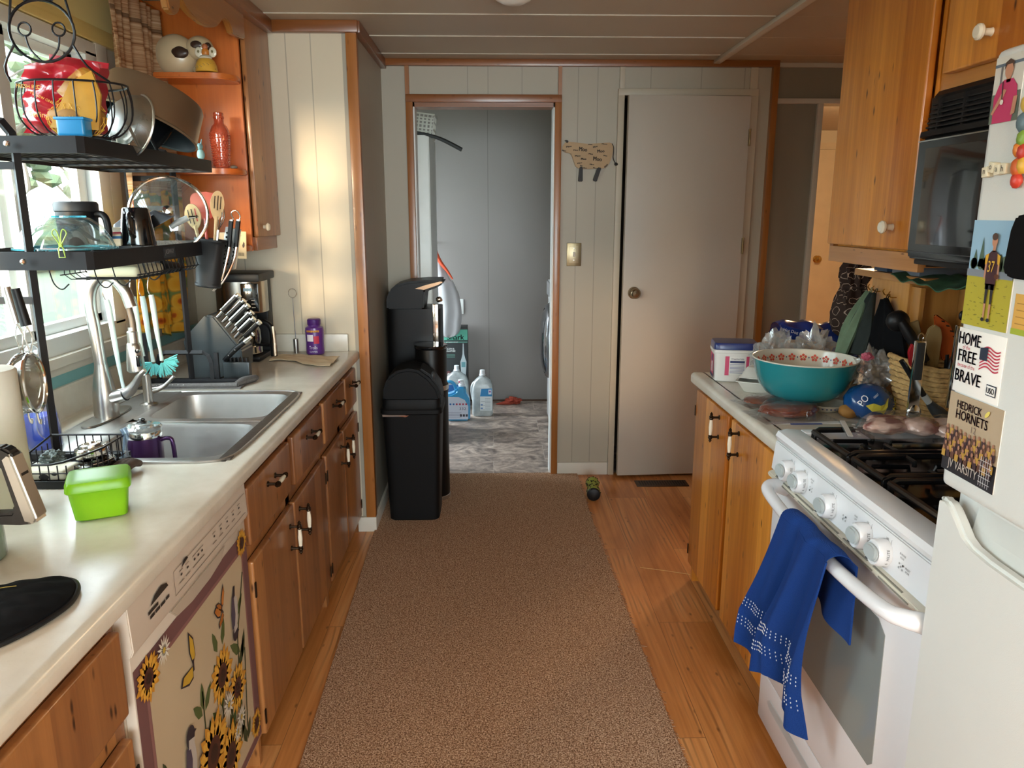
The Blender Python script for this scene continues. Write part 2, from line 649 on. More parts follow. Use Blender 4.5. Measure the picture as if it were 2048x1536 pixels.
def floor_mat():
    t = NT('oak_laminate_planks')
    v = t.obj((1, 1, 1), False)
    mp = t.new('ShaderNodeMapping'); mp.inputs['Rotation'].default_value = (0, 0, PI / 2)
    t.link(v, mp.inputs[0])
    br = t.new('ShaderNodeTexBrick')
    t.link(mp.outputs[0], br.inputs['Vector'])
    br.inputs['Scale'].default_value = 1
    br.inputs['Brick Width'].default_value = 1.22
    br.inputs['Row Height'].default_value = 0.195
    br.inputs['Mortar Size'].default_value = 0.0012
    br.inputs['Mortar Smooth'].default_value = 0.3
    br.inputs['Color1'].default_value = (0, 0, 0, 1); br.inputs['Color2'].default_value = (1, 1, 1, 1)
    br.inputs['Mortar'].default_value = (0.5, 0.5, 0.5, 1)
    sep = t.new('ShaderNodeSeparateColor'); t.link(br.outputs['Color'], sep.inputs[0])
    off = t.new('ShaderNodeVectorMath', operation='MULTIPLY_ADD')
    t.link(br.outputs['Color'], off.inputs[0]); off.inputs[1].default_value = (5, 9, 0)
    t.link(v, off.inputs[2])
    def sc_(s):
        m = t.new('ShaderNodeVectorMath', operation='MULTIPLY'); t.link(off.outputs[0], m.inputs[0]); m.inputs[1].default_value = s
        return m.outputs[0]
    g = t.noise(sc_((46, 1.6, 1)), 1.0, 4, 0.6, 0.6)
    big = t.noise(sc_((5.5, 1.0, 1)), 1.0, 3, 0.5, 1.6)
    rings = t.new('ShaderNodeTexWave', wave_type='BANDS', bands_direction='X')
    t.link(sc_((9, 1.1, 1)), rings.inputs['Vector'])
    rings.inputs['Scale'].default_value = 1.6; rings.inputs['Distortion'].default_value = 9.0
    rings.inputs['Detail'].default_value = 2.0; rings.inputs['Detail Scale'].default_value = 0.7
    f = t.math('ADD', t.math('MULTIPLY', g, 0.5), t.math('MULTIPLY', big, 0.55))
    f = t.math('ADD', f, t.math('MULTIPLY', t.math('SUBTRACT', sep.outputs[0], 0.5), 0.22))
    col = t.ramp(f, [(0.30, lin('b06a30')), (0.52, lin('d68e50')), (0.75, lin('e8aa6c'))])
    rg = t.math('MULTIPLY', t.math('SUBTRACT', rings.outputs['Fac'], 0.55), 1.6, True)
    rg = t.math('MULTIPLY', rg, t.math('MULTIPLY', t.math('SUBTRACT', big, 0.48), 5.0, True))
    col = t.mix(t.math('MULTIPLY', rg, 0.75), col, lin('5f3517'))
    vo = t.new('ShaderNodeTexVoronoi'); t.link(sc_((4.2, 1.9, 1)), vo.inputs['Vector'])
    kd = t.math('MULTIPLY', t.math('SUBTRACT', 0.13, vo.outputs['Distance']), 7, True)
    col = t.mix(kd, col, lin('5a3216'))
    col = t.mix(t.math('MULTIPLY', br.outputs['Fac'], 0.6), col, lin('4d2b12'))
    t.link(col, t.b.inputs['Base Color'])
    t.bump(g, 0.0005, 0.2)
    return t.fin(0.33, 0, 0.5)

def slate_mat():
    t = NT('slate_look_vinyl')
    v = t.obj((1, 1, 1), False)
    mp = t.new('ShaderNodeMapping'); mp.inputs['Rotation'].default_value = (0, 0, 0)
    t.link(v, mp.inputs[0])
    br = t.new('ShaderNodeTexBrick')
    t.link(mp.outputs[0], br.inputs['Vector'])
    br.inputs['Scale'].default_value = 1
    br.inputs['Brick Width'].default_value = 0.61; br.inputs['Row Height'].default_value = 0.305
    br.inputs['Mortar Size'].default_value = 0.002
    br.inputs['Color1'].default_value = (0, 0, 0, 1); br.inputs['Color2'].default_value = (1, 1, 1, 1)
    off = t.new('ShaderNodeVectorMath', operation='MULTIPLY_ADD')
    t.link(br.outputs['Color'], off.inputs[0]); off.inputs[1].default_value = (7, 3, 0); t.link(v, off.inputs[2])
    m = t.new('ShaderNodeVectorMath', operation='MULTIPLY'); t.link(off.outputs[0], m.inputs[0]); m.inputs[1].default_value = (2.4, 3.2, 1)
    n1 = t.noise(m.outputs[0], 2.2, 6, 0.62, 1.8)
    n2 = t.noise(m.outputs[0], 7.0, 5, 0.7, 1.0)
    f = t.math('ADD', t.math('MULTIPLY', n1, 0.7), t.math('MULTIPLY', n2, 0.3))
    col = t.ramp(f, [(0.34, lin('5a504a')), (0.46, lin('8b7d74')), (0.56, lin('b3a294')), (0.68, lin('d9cbbc'))])
    col = t.mix(t.math('MULTIPLY', br.outputs['Fac'], 0.5), col, lin('cbbfb2'))
    t.link(col, t.b.inputs['Base Color'])
    return t.fin(0.35)

def rug_mat():
    t = NT('loop_pile_tweed')
    v = t.obj((1, 1, 1), False)
    n = t.noise(v, 210, 2, 0.6)
    n2 = t.noise(v, 420, 2, 0.6)
    n3 = t.noise(v, 3, 3)
    f = t.math('ADD', t.math('MULTIPLY', n, 0.65), t.math('MULTIPLY', n2, 0.35))
    col = t.ramp(f, [(0.36, lin('513626')), (0.45, lin('946c51')), (0.53, lin('c59b7b')), (0.62, lin('efd2b4'))])
    col = t.mix(t.math('MULTIPLY', n3, 0.2), col, lin('a8835f'))
    t.link(col, t.b.inputs['Base Color'])
    t.bump(f, 0.004, 0.9)
    return t.fin(0.95, 0, 0.1)

def ceil_mat():
    t = NT('painted_ceiling_board')
    v = t.obj((1, 1, 1), False)
    n = t.noise(v, 1.6, 4)
    col = t.mix(n, lin('aea18f'), lin('beb19c'))
    t.link(col, t.b.inputs['Base Color'])
    return t.fin(0.5)

# --- floor, ceiling
fl = B().box(XL - .1, -2.4, -0.05, 4.0, 4.05, 0.0, floor_mat())
fl.box(1.45, 4.05, -0.05, 4.0, 7.3, 0.0, fl.mats[0])
struct('floor', fl)
struct('floor', B().box(XL - .1, 4.05, -0.05, 1.45, 5.85, 0.0, slate_mat()), 'grey slate look vinyl floor of the laundry room')
cm = ceil_mat()
seam = M('ceiling_seam', 'c4b9a6', 0.5)
cb = B().box(XL - .1, -2.4, CEIL, 4.0, 7.3, CEIL + 0.06, cm)
for y in (1.30, 1.67, 2.04, 2.41, 2.78, 3.148, 3.515, 3.88):
    cb.box(-0.88, y - 0.005, CEIL - 0.004, 1.10, y + 0.005, CEIL + 0.002, seam)
    cb.box(1.15, y - 0.002, CEIL - 0.001, 4.0, y + 0.002, CEIL + 0.002, seam)
struct('ceiling', cb)
struct('trim_1', B().box(1.105, -0.5, CEIL - 0.018, 1.140, 4.03, CEIL, white, 0.004), 'white batten running along the ceiling')

# --- walls
wl_ = B()
wall_holes(wl_, 'x', XL - 0.10, XL, -2.4, 4.08, 0, CEIL, [(0.92, 2.62, 1.02, 1.95), (-0.85, -0.1, 0.9, 2.0)], wallSide)
wall_holes(wl_, 'x', XL - 0.10, XL, 4.08, 5.85, 0, CEIL, [(4.14, 4.56, 0.1, 2.08), (4.95, 5.65, 0.3, 2.0)], M('grey_side_wall', 'a5a29e', 0.5))
struct('wall_left', wl_)
struct('wall_end', B().box(XL, 3.28, 0, -0.60, 3.36, CEIL, wallEnd))
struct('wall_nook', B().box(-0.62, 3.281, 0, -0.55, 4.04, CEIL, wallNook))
wb = B()
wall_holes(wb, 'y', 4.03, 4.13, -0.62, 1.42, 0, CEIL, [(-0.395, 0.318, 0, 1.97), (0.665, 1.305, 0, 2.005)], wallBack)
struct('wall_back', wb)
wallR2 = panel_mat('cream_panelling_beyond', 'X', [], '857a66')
wr = B()
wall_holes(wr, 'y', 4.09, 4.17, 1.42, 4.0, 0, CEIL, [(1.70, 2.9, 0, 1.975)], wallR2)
struct('wall_back_right', wr)
struct('wall_right', B().box(XR, -2.4, 0, XR + 0.08, 2.72, CEIL, wallSide))
struct('wall_east', B().box(4.0, -2.4, 0, 4.08, 7.3, CEIL, wallRear))
wre = B()
wall_holes(wre, 'y', -2.5, -2.4, XL - .1, 4.08, 0, CEIL, [(-0.4, 1.6, 0.65, 2.05)], wallRear)  # opening added to let daylight in from behind the camera
struct('wall_rear', wre)
struct('wall_laundry_back', B().box(XL - .1, 5.75, 0, 1.35, 5.85, CEIL, wallGrey))
struct('wall_laundry_right', B().box(1.35, 4.13, 0, 1.45, 7.2, CEIL, M('grey_side_wall', 'a5a29e', 0.5)))
struct('wall_hall_back', B().box(1.45, 7.2, 0, 4.0, 7.3, CEIL, wallHall))
clo = M('closet_dark_board', '6b6257', 0.6)
cbx = B().box(0.60, 4.56, 0, 1.35, 4.60, CEIL, clo).box(0.58, 4.13, 0, 0.62, 4.60, CEIL, clo)
struct('wall_closet', cbx)

# --- stained ceiling trims and corner trims
struct('trim_2', B().box(-0.875, 3.248, 2.125, -0.53, 3.282, CEIL, trimX, 0.004), 'stained wood trim under the ceiling over the counter end wall')
struct('trim_3', B().box(-0.552, 3.26, 2.125, -0.522, 4.03, CEIL, trimY, 0.004))
struct('trim_4', B().box(-0.55, 4.003, 2.138, 1.44, 4.032, CEIL, trimX, 0.003), 'stained wood trim between back wall and ceiling')
struct('trim_5', B().box(-0.582, 3.262, 0.07, -0.538, 3.30, 2.13, trimW, 0.004), 'stained wood corner strip where the counter wall ends')
struct('trim_6', B().box(-0.905, 2.50, 2.12, -0.865, 3.25, CEIL, trimY, 0.004))
struct('trim_7', B().box(1.408, 4.0, 0, 1.440, 4.10, 2.14, trimW, 0.003), 'stained wood strip right of the white closet door')
# doorway casing (stained) with strips running on to the ceiling
dc = B()
dc.box(-0.430, 4.008, 0, -0.395, 4.032, 2.005, trimW, 0.003)
dc.box(0.318, 4.008, 0, 0.352, 4.032, 2.005, trimW, 0.003)
dc.box(-0.430, 4.006, 1.968, 0.352, 4.031, 2.005, trimX, 0.003)
dc.box(-0.4305, 4.010, 2.005, -0.410, 4.031, 2.14, trimW)
dc.box(0.333, 4.010, 2.005, 0.3515, 4.031, 2.14, trimW)
struct('trim_8', dc, 'stained wood casing around the open laundry doorway')
jb = B().box(-0.397, 4.03, 0, -0.388, 4.14, 1.97, vinyl).box(0.311, 4.03, 0, 0.320, 4.14, 1.97, vinyl)
jb.box(-0.395, 4.03, 1.948, 0.318, 4.14, 1.971, trimX)
struct('trim_9', jb)
# closet frame
cf = B()
cwh = M('closet_casing_paint', 'bfb39d', 0.42, var=0.04)
cf.box(0.635, 4.012, 0, 0.668, 4.032, 2.035, cwh, 0.003)
cf.box(1.303, 4.012, 0, 1.345, 4.032, 2.035, cwh, 0.003)
cf.box(0.636, 4.011, 2.003, 1.344, 4.031, 2.036, cwh, 0.003)
cf.box(0.642, 4.018, 2.036, 0.668, 4.032, 2.14, cwh, 0.002)
cf.box(1.300, 4.018, 2.036, 1.338, 4.032, 2.14, cwh, 0.002)
struct('trim_10', cf, 'cream painted frame around the closet door')
struct('trim_11', B().box(1.675, 4.07, 0, 1.705, 4.09, 1.975, cwh, 0.003).box(1.45, 4.068, 1.975, 2.9, 4.09, 2.0, cwh, 0.002))
struct('trim_12', B().box(1.45, 4.070, 2.15, 2.9, 4.09, CEIL, cwh))
struct('baseboard_back', B().box(0.353, 4.014, 0, 0.634, 4.031, 0.072, white, 0.003))
struct('baseboard_nook', B().box(-0.549, 3.27, 0, -0.537, 4.03, 0.07, white, 0.003))
struct('baseboard_end', B().box(-0.62, 3.262, 0, -0.537, 3.279, 0.07, white, 0.003))
struct('baseboard_laundry', B().box(-1.2, 5.738, 0, 1.3, 5.749, 0.012, M('floor_edge_dark', '5a4436', 0.7)))

# --- closet door, ajar
dr = B()
dM = panel_mat('closet_door_paint', 'X', [], 'bdb4a6', rough=0.4)
ang = math.radians(3.2)
T = Matrix.Translation((1.300, 4.006, 0)) @ Matrix.Rotation(ang, 4, 'Z')
dr.T = T
dr.box(-0.622, -0.018, 0.016, 0.0, 0.016, 1.998, dM, 0.002)
d1 = struct('door_1', dr, 'plain cream closet door standing slightly ajar')
h = B(); h.T = T
h.lathe((-0.565, -0.018, 1.02), [(0.0, -0.056), (0.018, -0.055), (0.027, -0.045), (0.028, -0.034), (0.018, -0.026), (0.011, -0.02), (0.012, -0.006), (0.030, -0.005), (0.032, 0.0)], M('aged_nickel', '9c8a70', 0.25, 1.0), axis='y')
obj('door_handle', h, d1, 'round nickel door knob')
for z in (1.80, 1.26, 0.62):
    g = B(); g.T = T
    g.box(-0.004, -0.022, z - 0.04, 0.006, -0.016, z + 0.04, M('old_brass_hinge', '8a7350', 0.4, 0.8))
    g.lathe((0.002, -0.024, z - 0.042), [(0, 0), (0.005, 0), (0.005, 0.084), (0, 0.084)], MATS['old_brass_hinge'], 10)
    obj('hinge', g, d1)

# --- hall door far behind, warm lit
d2 = struct('door_2', B().box(2.96, 7.15, 0.01, 3.285, 7.19, 2.0, M('hall_door_paint', 'd8c6a6', 0.4), 0.003), 'narrow cream door at the end of the lit hall')
obj('door_handle', B().lathe((3.045, 7.15, 1.01), [(0, -0.07), (0.025, -0.065), (0.035, -0.045), (0.025, -0.028), (0.012, -0.02), (0.012, -0.005), (0.033, 0)], brass, axis='y'), d2, 'brass door knob')
struct('trim_13', B().box(3.29, 7.17, 0, 3.40, 7.2, 2.06, MATS['hall_door_paint']).box(2.85, 7.17, 2.003, 3.29, 7.2, 2.06, MATS['hall_door_paint']))
lp = thing('ceiling_lamp', 'round glass ceiling lamp of the back hall', 'lamp', (2.35, 4.75, CEIL))
obj('base', B().lathe((2.35, 4.75, CEIL), [(0, -0.02), (0.07, -0.02), (0.07, 0.0)], white), lp)

# --- kitchen window
w1 = B()
X0 = XL - 0.06
w1.box(XL - 0.07, 0.92, 1.02, XL + 0.012, 2.62, 1.075, vinyl, 0.004)
w1.box(XL - 0.07, 0.92, 1.905, XL + 0.012, 2.62, 1.95, vinyl, 0.004)
w1.box(XL - 0.07, 2.55, 1.06, XL + 0.012, 2.62, 1.92, vinyl, 0.004)
w1.box(XL - 0.07, 0.92, 1.06, XL + 0.012, 0.99, 1.92, vinyl, 0.004)
win = struct('window_1', w1, 'white vinyl sliding window over the sink')
s1 = B()
for (a, b_, x) in ((0.99, 2.17, XL - 0.02), (2.09, 2.55, XL - 0.045)):
    s1.box(x - 0.014, a, 1.075, x + 0.014, a + 0.05, 1.905, vinyl, 0.003)
    s1.box(x - 0.014, b_ - 0.05, 1.075, x + 0.014, b_, 1.905, vinyl, 0.003)
    s1.box(x - 0.014, a, 1.075, x + 0.014, b_, 1.105, vinyl, 0.003)
    s1.box(x - 0.014, a, 1.875, x + 0.014, b_, 1.905, vinyl, 0.003)
obj('sash', s1, win)
obj('pane', B().box(XL - 0.047, 2.13, 1.10, XL - 0.044, 2.52, 1.88, glassM).box(XL - 0.021, 1.03, 1.10, XL - 0.018, 2.13, 1.88, glassM), win)
obj('latch', B().tube([(XL + 0.0, 2.135, 1.56), (XL + 0.022, 2.128, 1.55), (XL + 0.026, 2.128, 1.49), (XL, 2.135, 1.475)], 0.008, vinyl, 8, spl=5), win, 'white pull handle on the sliding sash')
struct('added_window_near', B().box(XL - 0.08, -0.85, 0.9, XL - 0.03, -0.80, 2.0, vinyl).box(XL - 0.08, -0.15, 0.9, XL - 0.03, -0.10, 2.0, vinyl).box(XL - 0.08, -0.80, 0.9, XL - 0.03, -0.15, 0.95, vinyl).box(XL - 0.08, -0.80, 1.95, XL - 0.03, -0.15, 2.0, vinyl))  # unseen window, added to bring cooler daylight onto fridge and stove
sl = B().box(XL, 0.85, 0.992, XL + 0.035, 2.69, 1.022, white, 0.004).box(XL, 0.85, 0.965, XL + 0.014, 2.69, 0.992, white, 0.003)
sl.box(XL, 2.62, 1.02, XL + 0.012, 2.69, 1.96, white, 0.003)
struct('trim_14', sl, 'white window sill over the backsplash')
struct('trim_15', B().box(XL, 0.85, 0.930, XL + 0.006, 3.27, 0.965, tealM), 'teal painted strip under the window sill')
struct('trim_16', B().box(XL, 0.85, 1.952, XL + 0.02, 2.97, 2.0, yellowW, 0.003).box(XL, 0.85, 2.0, XL + 0.01, 2.97, CEIL, soffitM), 'yellow wood casing and panel above the window')

# --- outdoors
lawnM = NT('lawn'); vv_ = lawnM.obj((1, 1, 1), False)
lc = lawnM.ramp(lawnM.noise(vv_, 0.9, 5, 0.7), [(0.3, (0.018, 0.032, 0.012)), (0.6, (0.028, 0.044, 0.018)), (0.8, (0.040, 0.056, 0.028))])
lawnM.link(lc, lawnM.b.inputs['Base Color']); lawnM.fin(0.9)
struct('ground', B().box(-60, -40, -0.75, XL - 0.12, 60, -0.7, lawnM.m), 'sunlit lawn outside the window')
barkM = M('grey_bark', '4a443c', 0.9, var=0.3)
leafM = M('pale_spring_leaves', '445038', 0.9, var=0.4, vs=2.5)
def tree(x, y, hgt, r, label, seed):
    t = thing('tree', label, 'tree', (x, y, -0.7), 'trees beyond the lawn')
    random.seed(seed)
    tb = B().tube([(x, y, -0.7), (x + 0.1, y, hgt * 0.3 - 0.7), (x, y + 0.1, hgt * 0.7 - 0.7)], [0.16, 0.12, 0.05], barkM, 8, spl=3)
    for k in range(16):
        a = random.uniform(0, 2 * PI); z0 = random.uniform(0.25, 0.65) * hgt - 0.7
        L = r * random.uniform(0.7, 1.1)
        tb.tube([(x, y, z0), (x + math.cos(a) * L * .5, y + math.sin(a) * L * .5, z0 + L * .5), (x + math.cos(a) * L, y + math.sin(a) * L, z0 + L * .75)], [0.05, 0.03, 0.012], barkM, 5, spl=3)
    obj('trunk', tb, t)
    fb = B()
    for k in range(160):
        a = random.uniform(0, 2 * PI); el = random.uniform(-0.6, 1.4); rr = r * random.uniform(0.4, 1.05)
        c = (x + math.cos(a) * math.cos(el) * rr, y + math.sin(a) * math.cos(el) * rr, hgt * 0.62 - 0.7 + math.sin(el) * rr)
        fb.blob(c, (r * .10, r * .10, r * .08), leafM, 0.5, 6, k, sub=1)
    obj('foliage', fb, t)
tree(-12, 19, 6.5, 2.6, 'pale budding tree seen through the window pane nearest the curtain', 3)
tree(-15, 29, 7.5, 3.2, 'distant pale tree seen through the middle of the window', 4)
tree(-17, 15, 5.5, 2.4, 'pale tree seen left of the window latch', 5)
bh = thing('hedge', 'low grey green hedge across the far side of the lawn', 'hedge', (-20, 25, -0.7))
hb = B()
random.seed(9)
for k in range(120):
    hb.blob((-24 + random.uniform(-1, 1) + k * 0.1, 10 + k * 0.33, 0.0 + random.uniform(-.3, .5)), (1.0, 1.0, 0.9), leafM, 0.5, 6, k, sub=1)
obj('foliage', hb, bh)

# --- rug
rm = rug_mat()
rg = B()
pts = [(-0.512, 0.7), (-0.515, 1.74), (-0.532, 2.52), (-0.548, 3.25), (-0.548, 4.035), (0.312, 4.035), (0.318, 4.06), (0.466, 4.02), (0.466, 3.34), (0.486, 2.46), (0.505, 1.71), (0.515, 0.7)]
rg.prism(pts, 'z', 0.0005, 0.009, rm, 0.002)
rug = thing('runner_rug', 'long brown tweed runner rug down the middle of the kitchen', 'rug', (0, 2.4, 0))
obj('pile', rg, rug)
fr_ = B()
random.seed(11)
for k in range(260):
    y = random.uniform(1.2, 3.9)
    xe = 0.505 + (y - 1.71) * (-0.0225)
    if y > 3.34: xe = 0.466
    L = random.uniform(0.003, 0.012) * (2.2 if random.random() < 0.05 else 1)
    fr_.tube([(xe - 0.002, y, 0.006), (xe + L, y + random.uniform(-.006, .006), 0.002)], 0.0008, rm, 4)
fo = obj('frayed_edge', fr_, rug); fo['kind'] = 'stuff'
# ================================================================ LEFT RUN: base units, worktop, sink, dishwasher, wall unit
def pull(b, c, axis, nx, L=0.095, r=0.006):
    """bronze posts with a porcelain grip; c is the middle of the grip's mounting line on the face, nx points away from it"""
    c = Vector(c)
    a = Vector({'y': (0, 1, 0), 'z': (0, 0, 1)}[axis])
    n = Vector((nx, 0, 0))
    off = n * 0.028
    for s in (-1, 1):
        p = c + a * (s * L * 0.36)
        b.tube([p, p + off], 0.004, bronze, 8)
        b.tube([p, p + n * 0.003], 0.008, bronze, 10)
    g = c + off
    def seg(t0, t1, prof, mat):
        pts = [g + a * (t0 + (t1 - t0) * k / (len(prof) - 1)) for k in range(len(prof))]
        b.tube(pts, prof, mat, 10)
    H = L / 2
    seg(-H * 0.62, H * 0.62, [0.0045, 0.006, 0.0072, 0.006, 0.0045], porcel)
    for s in (-1, 1):
        seg(s * H * 0.56, s * H * 1.12, [0.0055, 0.0075, 0.0065, 0.008, 0.006, 0.004, 0.0055, 0.003, 0.001], bronze)
    return b

def door_slab(x0, x1, y0, y1, z0, z1, mat):
    return B().box(x0, y0, z0, x1, y1, z1, mat, 0.006, 3)

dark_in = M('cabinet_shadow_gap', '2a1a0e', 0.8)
def base_unit(y0, y1, drawers, doors, label, doorh, side=-1, xf=-0.600, zt=0.795, mat=None, xb=-1.24, openbox=True):
    mat = mat or pineL
    s = side
    t = thing('base_cabinet', label, 'cabinet', ((xf + xb) / 2, (y0 + y1) / 2, 0))
    b = B()
    xi = xf + s * 0.020
    lo, hi = min(xi, xi + s * 0.018), max(xi, xi + s * 0.018)
    for a, c in ((y0, y0 + 0.018), (y1 - 0.018, y1)):
        b.box(min(xb, lo), a, 0.0, max(xb, hi), c, zt, mat)
    b.box(min(xb, xi), y0 + 0.018, 0.08, max(xb, xi), y1 - 0.018, 0.095, mat)
    # face frame
    zs = [0.08, 0.592, zt] if drawers else [0.08, zt]
    b.box(lo, y0 + 0.018, 0.070, hi, y1 - 0.018, 0.11, mat)
    b.box(lo, y0 + 0.018, zt - 0.035, hi, y1 - 0.018, zt, mat)
    if drawers:
        b.box(lo, y0 + 0.018, 0.572, hi, y1 - 0.018, 0.625, mat)
    for (a, c) in (drawers or [])[:-1]:
        b.box(lo, c - 0.01, 0.6, hi, c + 0.05, zt - 0.03, mat)
    for (a, c) in doors[:-1]:
        b.box(lo, c - 0.01, 0.1, hi, c + 0.03, zt - 0.03, mat)
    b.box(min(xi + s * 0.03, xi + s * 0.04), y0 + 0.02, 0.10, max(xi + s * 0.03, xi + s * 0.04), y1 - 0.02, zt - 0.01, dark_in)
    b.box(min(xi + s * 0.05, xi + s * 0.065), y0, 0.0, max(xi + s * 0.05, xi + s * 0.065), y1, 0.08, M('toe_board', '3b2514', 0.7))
    obj('body', b, t)
    x0, x1 = (xf - 0.019, xf) if s < 0 else (xf, xf + 0.019)
    for (a, c) in drawers or []:
        d = obj('drawer', door_slab(x0, x1, a, c, 0.618, 0.770, mat), t)
        obj('handle', pull(B(), (xf, (a + c) / 2, 0.722 if s < 0 else 0.7), 'y', -s), d, 'bronze pull with porcelain grip')
    for (a, c), hy in zip(doors, doorh):
        d = obj('door', door_slab(x0, x1, a, c, 0.085, 0.575 if drawers else 0.782, mat), t)
        if hy is not None:
            obj('handle', pull(B(), (xf, hy[0], hy[1]), 'z', -s), d, 'bronze pull with porcelain grip')
        hy_edge = a if (hy and hy[0] > (a + c) / 2) else c
        for z in (0.14, 0.50 if drawers else 0.70):
            obj('hinge', B().box(min(xf - s * 0.0, xf - s * 0.003), hy_edge - 0.004, z - 0.02, max(xf, xf - s * 0.003), hy_edge + 0.004, z + 0.02, bronze), d)
    return t

base_unit(1.750, 2.596, [(1.762, 2.150), (2.195, 2.580)], [(1.762, 2.150), (2.165, 2.583)],
          'honey brown pine base cabinet under the sink, with two drawer fronts over two doors', [(2.10, 0.49), (2.215, 0.50)])
base_unit(2.600, 3.272, [(2.612, 2.985), (3.020, 3.255)], [(2.612, 2.925), (2.940, 3.255)],
          'honey brown pine base cabinet at the far end of the left counter', [(2.87, 0.495), (2.985, 0.495)])
base_unit(0.20, 1.128, [(0.42, 1.115)], [(0.42, 0.76), (0.775, 1.115)],
          'honey brown pine base cabinet nearest the camera, left of the dishwasher', [(0.72, 0.49), (0.815, 0.49)])

# ---- worktop
def lam_mat():
    t = NT('speckled_cream_laminate')
    v = t.obj((1, 1, 1), False)
    n = t.noise(v, 5, 5, 0.65)
    sp_ = t.noise(v, 160, 2, 0.5)
    col = t.ramp(n, [(0.3, lin('cfc6b4')), (0.55, lin('dcd5c5')), (0.75, lin('e6e1d4'))])
    col = t.mix(t.math('MULTIPLY', t.math('SUBTRACT', sp_, 0.58), 0.7, True), col, lin('a79a83'))
    t.link(col, t.b.inputs['Base Color'])
    sc1 = t.noise(t.obj((3, 60, 1), False), 1.5, 3, 0.6, 1.0)
    sc2 = t.noise(t.obj((60, 5, 1), False), 1.2, 3, 0.6, 1.5)
    r = t.math('ADD', 0.16, t.math('MULTIPLY', t.math('ADD', sc1, sc2), 0.07))
    t.link(r, t.b.inputs['Roughness'])
    t.bump(t.math('ADD', sc1, sc2), 0.0002, 0.12)
    t.b.inputs['Specular IOR Level'].default_value = 0.55
    return t.m
lam = lam_mat()

def edge_profile(xe, z, s, th=0.038, r=0.013, inner=0.09):
    """front edge cross-section (x,z): s=+1 edge faces +x"""
    P = [(xe - s * inner, z), (xe - s * (r + 0.012), z), (xe - s * (r + 0.004), z + 0.0015)]
    for k in range(7):
        a = PI / 2 - k * PI / 6 * 1.0
        P.append((xe - s * r + s * r * math.cos(a), z - r + r * math.sin(a) + (0.0015 if k == 0 else 0)))
    P += [(xe - s * r * 1.0, z - 2 * r - 0.0)] if False else []
    P += [(xe - s * 0.004, z - th + 0.004), (xe - s * 0.012, z - th), (xe - s * inner, z - th)]
    return P

def roll(b, xe, y0, y1, s, mat, th=0.038):
    r = 0.014
    P = [(xe - s * 0.05, ZC), (xe - s * r, ZC)]
    for k in range(1, 6):
        a = PI / 2 - k * PI / 10
        P.append((xe - s * r + s * r * math.cos(a), ZC - r + r * math.sin(a)))
    P += [(xe, ZC - r), (xe, ZC - th + 0.006), (xe - s * 0.003, ZC - th + 0.001), (xe - s * 0.008, ZC - th), (xe - s * 0.05, ZC - th)]
    if s < 0:
        P = P[::-1]
    b.prism(P, 'y', y0, y1, mat, smooth=True)

ct = thing('kitchen_worktop', 'long cream laminate worktop with rolled edge and backsplash, around the sink', 'worktop', (-0.93, 1.6, ZC))
b = B()
XE = -0.585
SY0, SY1, SX0, SX1 = 1.757, 2.483, -1.150, -0.645
roll(b, XE, -0.6, 3.279, 1, lam)
b.box(SX1, -0.6, ZC - 0.02, XE - 0.05, 3.279, ZC, lam)
b.box(-1.268, -0.6, ZC - 0.02, SX0, 3.279, ZC, lam)
b.box(SX0, -0.6, ZC - 0.02, SX1, SY0, ZC, lam)
b.box(SX0, SY1, ZC - 0.02, SX1, 3.279, ZC, lam)
obj('top', b, ct)
b = B().prism([(-1.268, ZC), (-1.235, ZC), (-1.246, ZC + 0.004), (-1.250, ZC + 0.012), (-1.250, 0.925), (-1.254, 0.930), (-1.268, 0.930)][::-1], 'y', -0.6, 3.279, lam, smooth=True)
b.box(-1.25, 3.258, ZC, -0.628, 3.279, 0.916, lam, 0.003)
obj('backsplash', b, ct)

# ---- sink
sk = thing('sink', 'stainless double bowl sink set into the left worktop', 'sink', (-0.88, 2.12, ZC))
skM = NT('worn_stainless')
v_ = skM.obj((1, 1, 1), False)
n_ = skM.noise(v_, 60, 3, 0.6); n2_ = skM.noise(v_, 7, 4, 0.6)
skM.link(skM.mix(n2_, lin('a3a29f'), lin('c6c5c1')), skM.b.inputs['Base Color'])
skM.link(skM.math('ADD', 0.32, skM.math('MULTIPLY', n_, 0.2)), skM.b.inputs['Roughness'])
skM.b.inputs['Metallic'].default_value = 1.0
skM = skM.m
grime = M('scuffed_dark_steel', '5c554e', 0.45, 0.7, var=0.35, vs=60)
def rrect(cx, cy, hx, hy, r, n=40):
    P = []
    for k in range(n):
        a = 2 * PI * (k + 0.5) / n
        c, s = math.cos(a), math.sin(a)
        # superellipse-like rounded rectangle
        e = 2.0 / (2 + 9 * (1 - min(1, r / min(hx, hy))))
        P.append((cx + hx * math.copysign(abs(c) ** e, c), cy + hy * math.copysign(abs(s) ** e, s)))
    return P
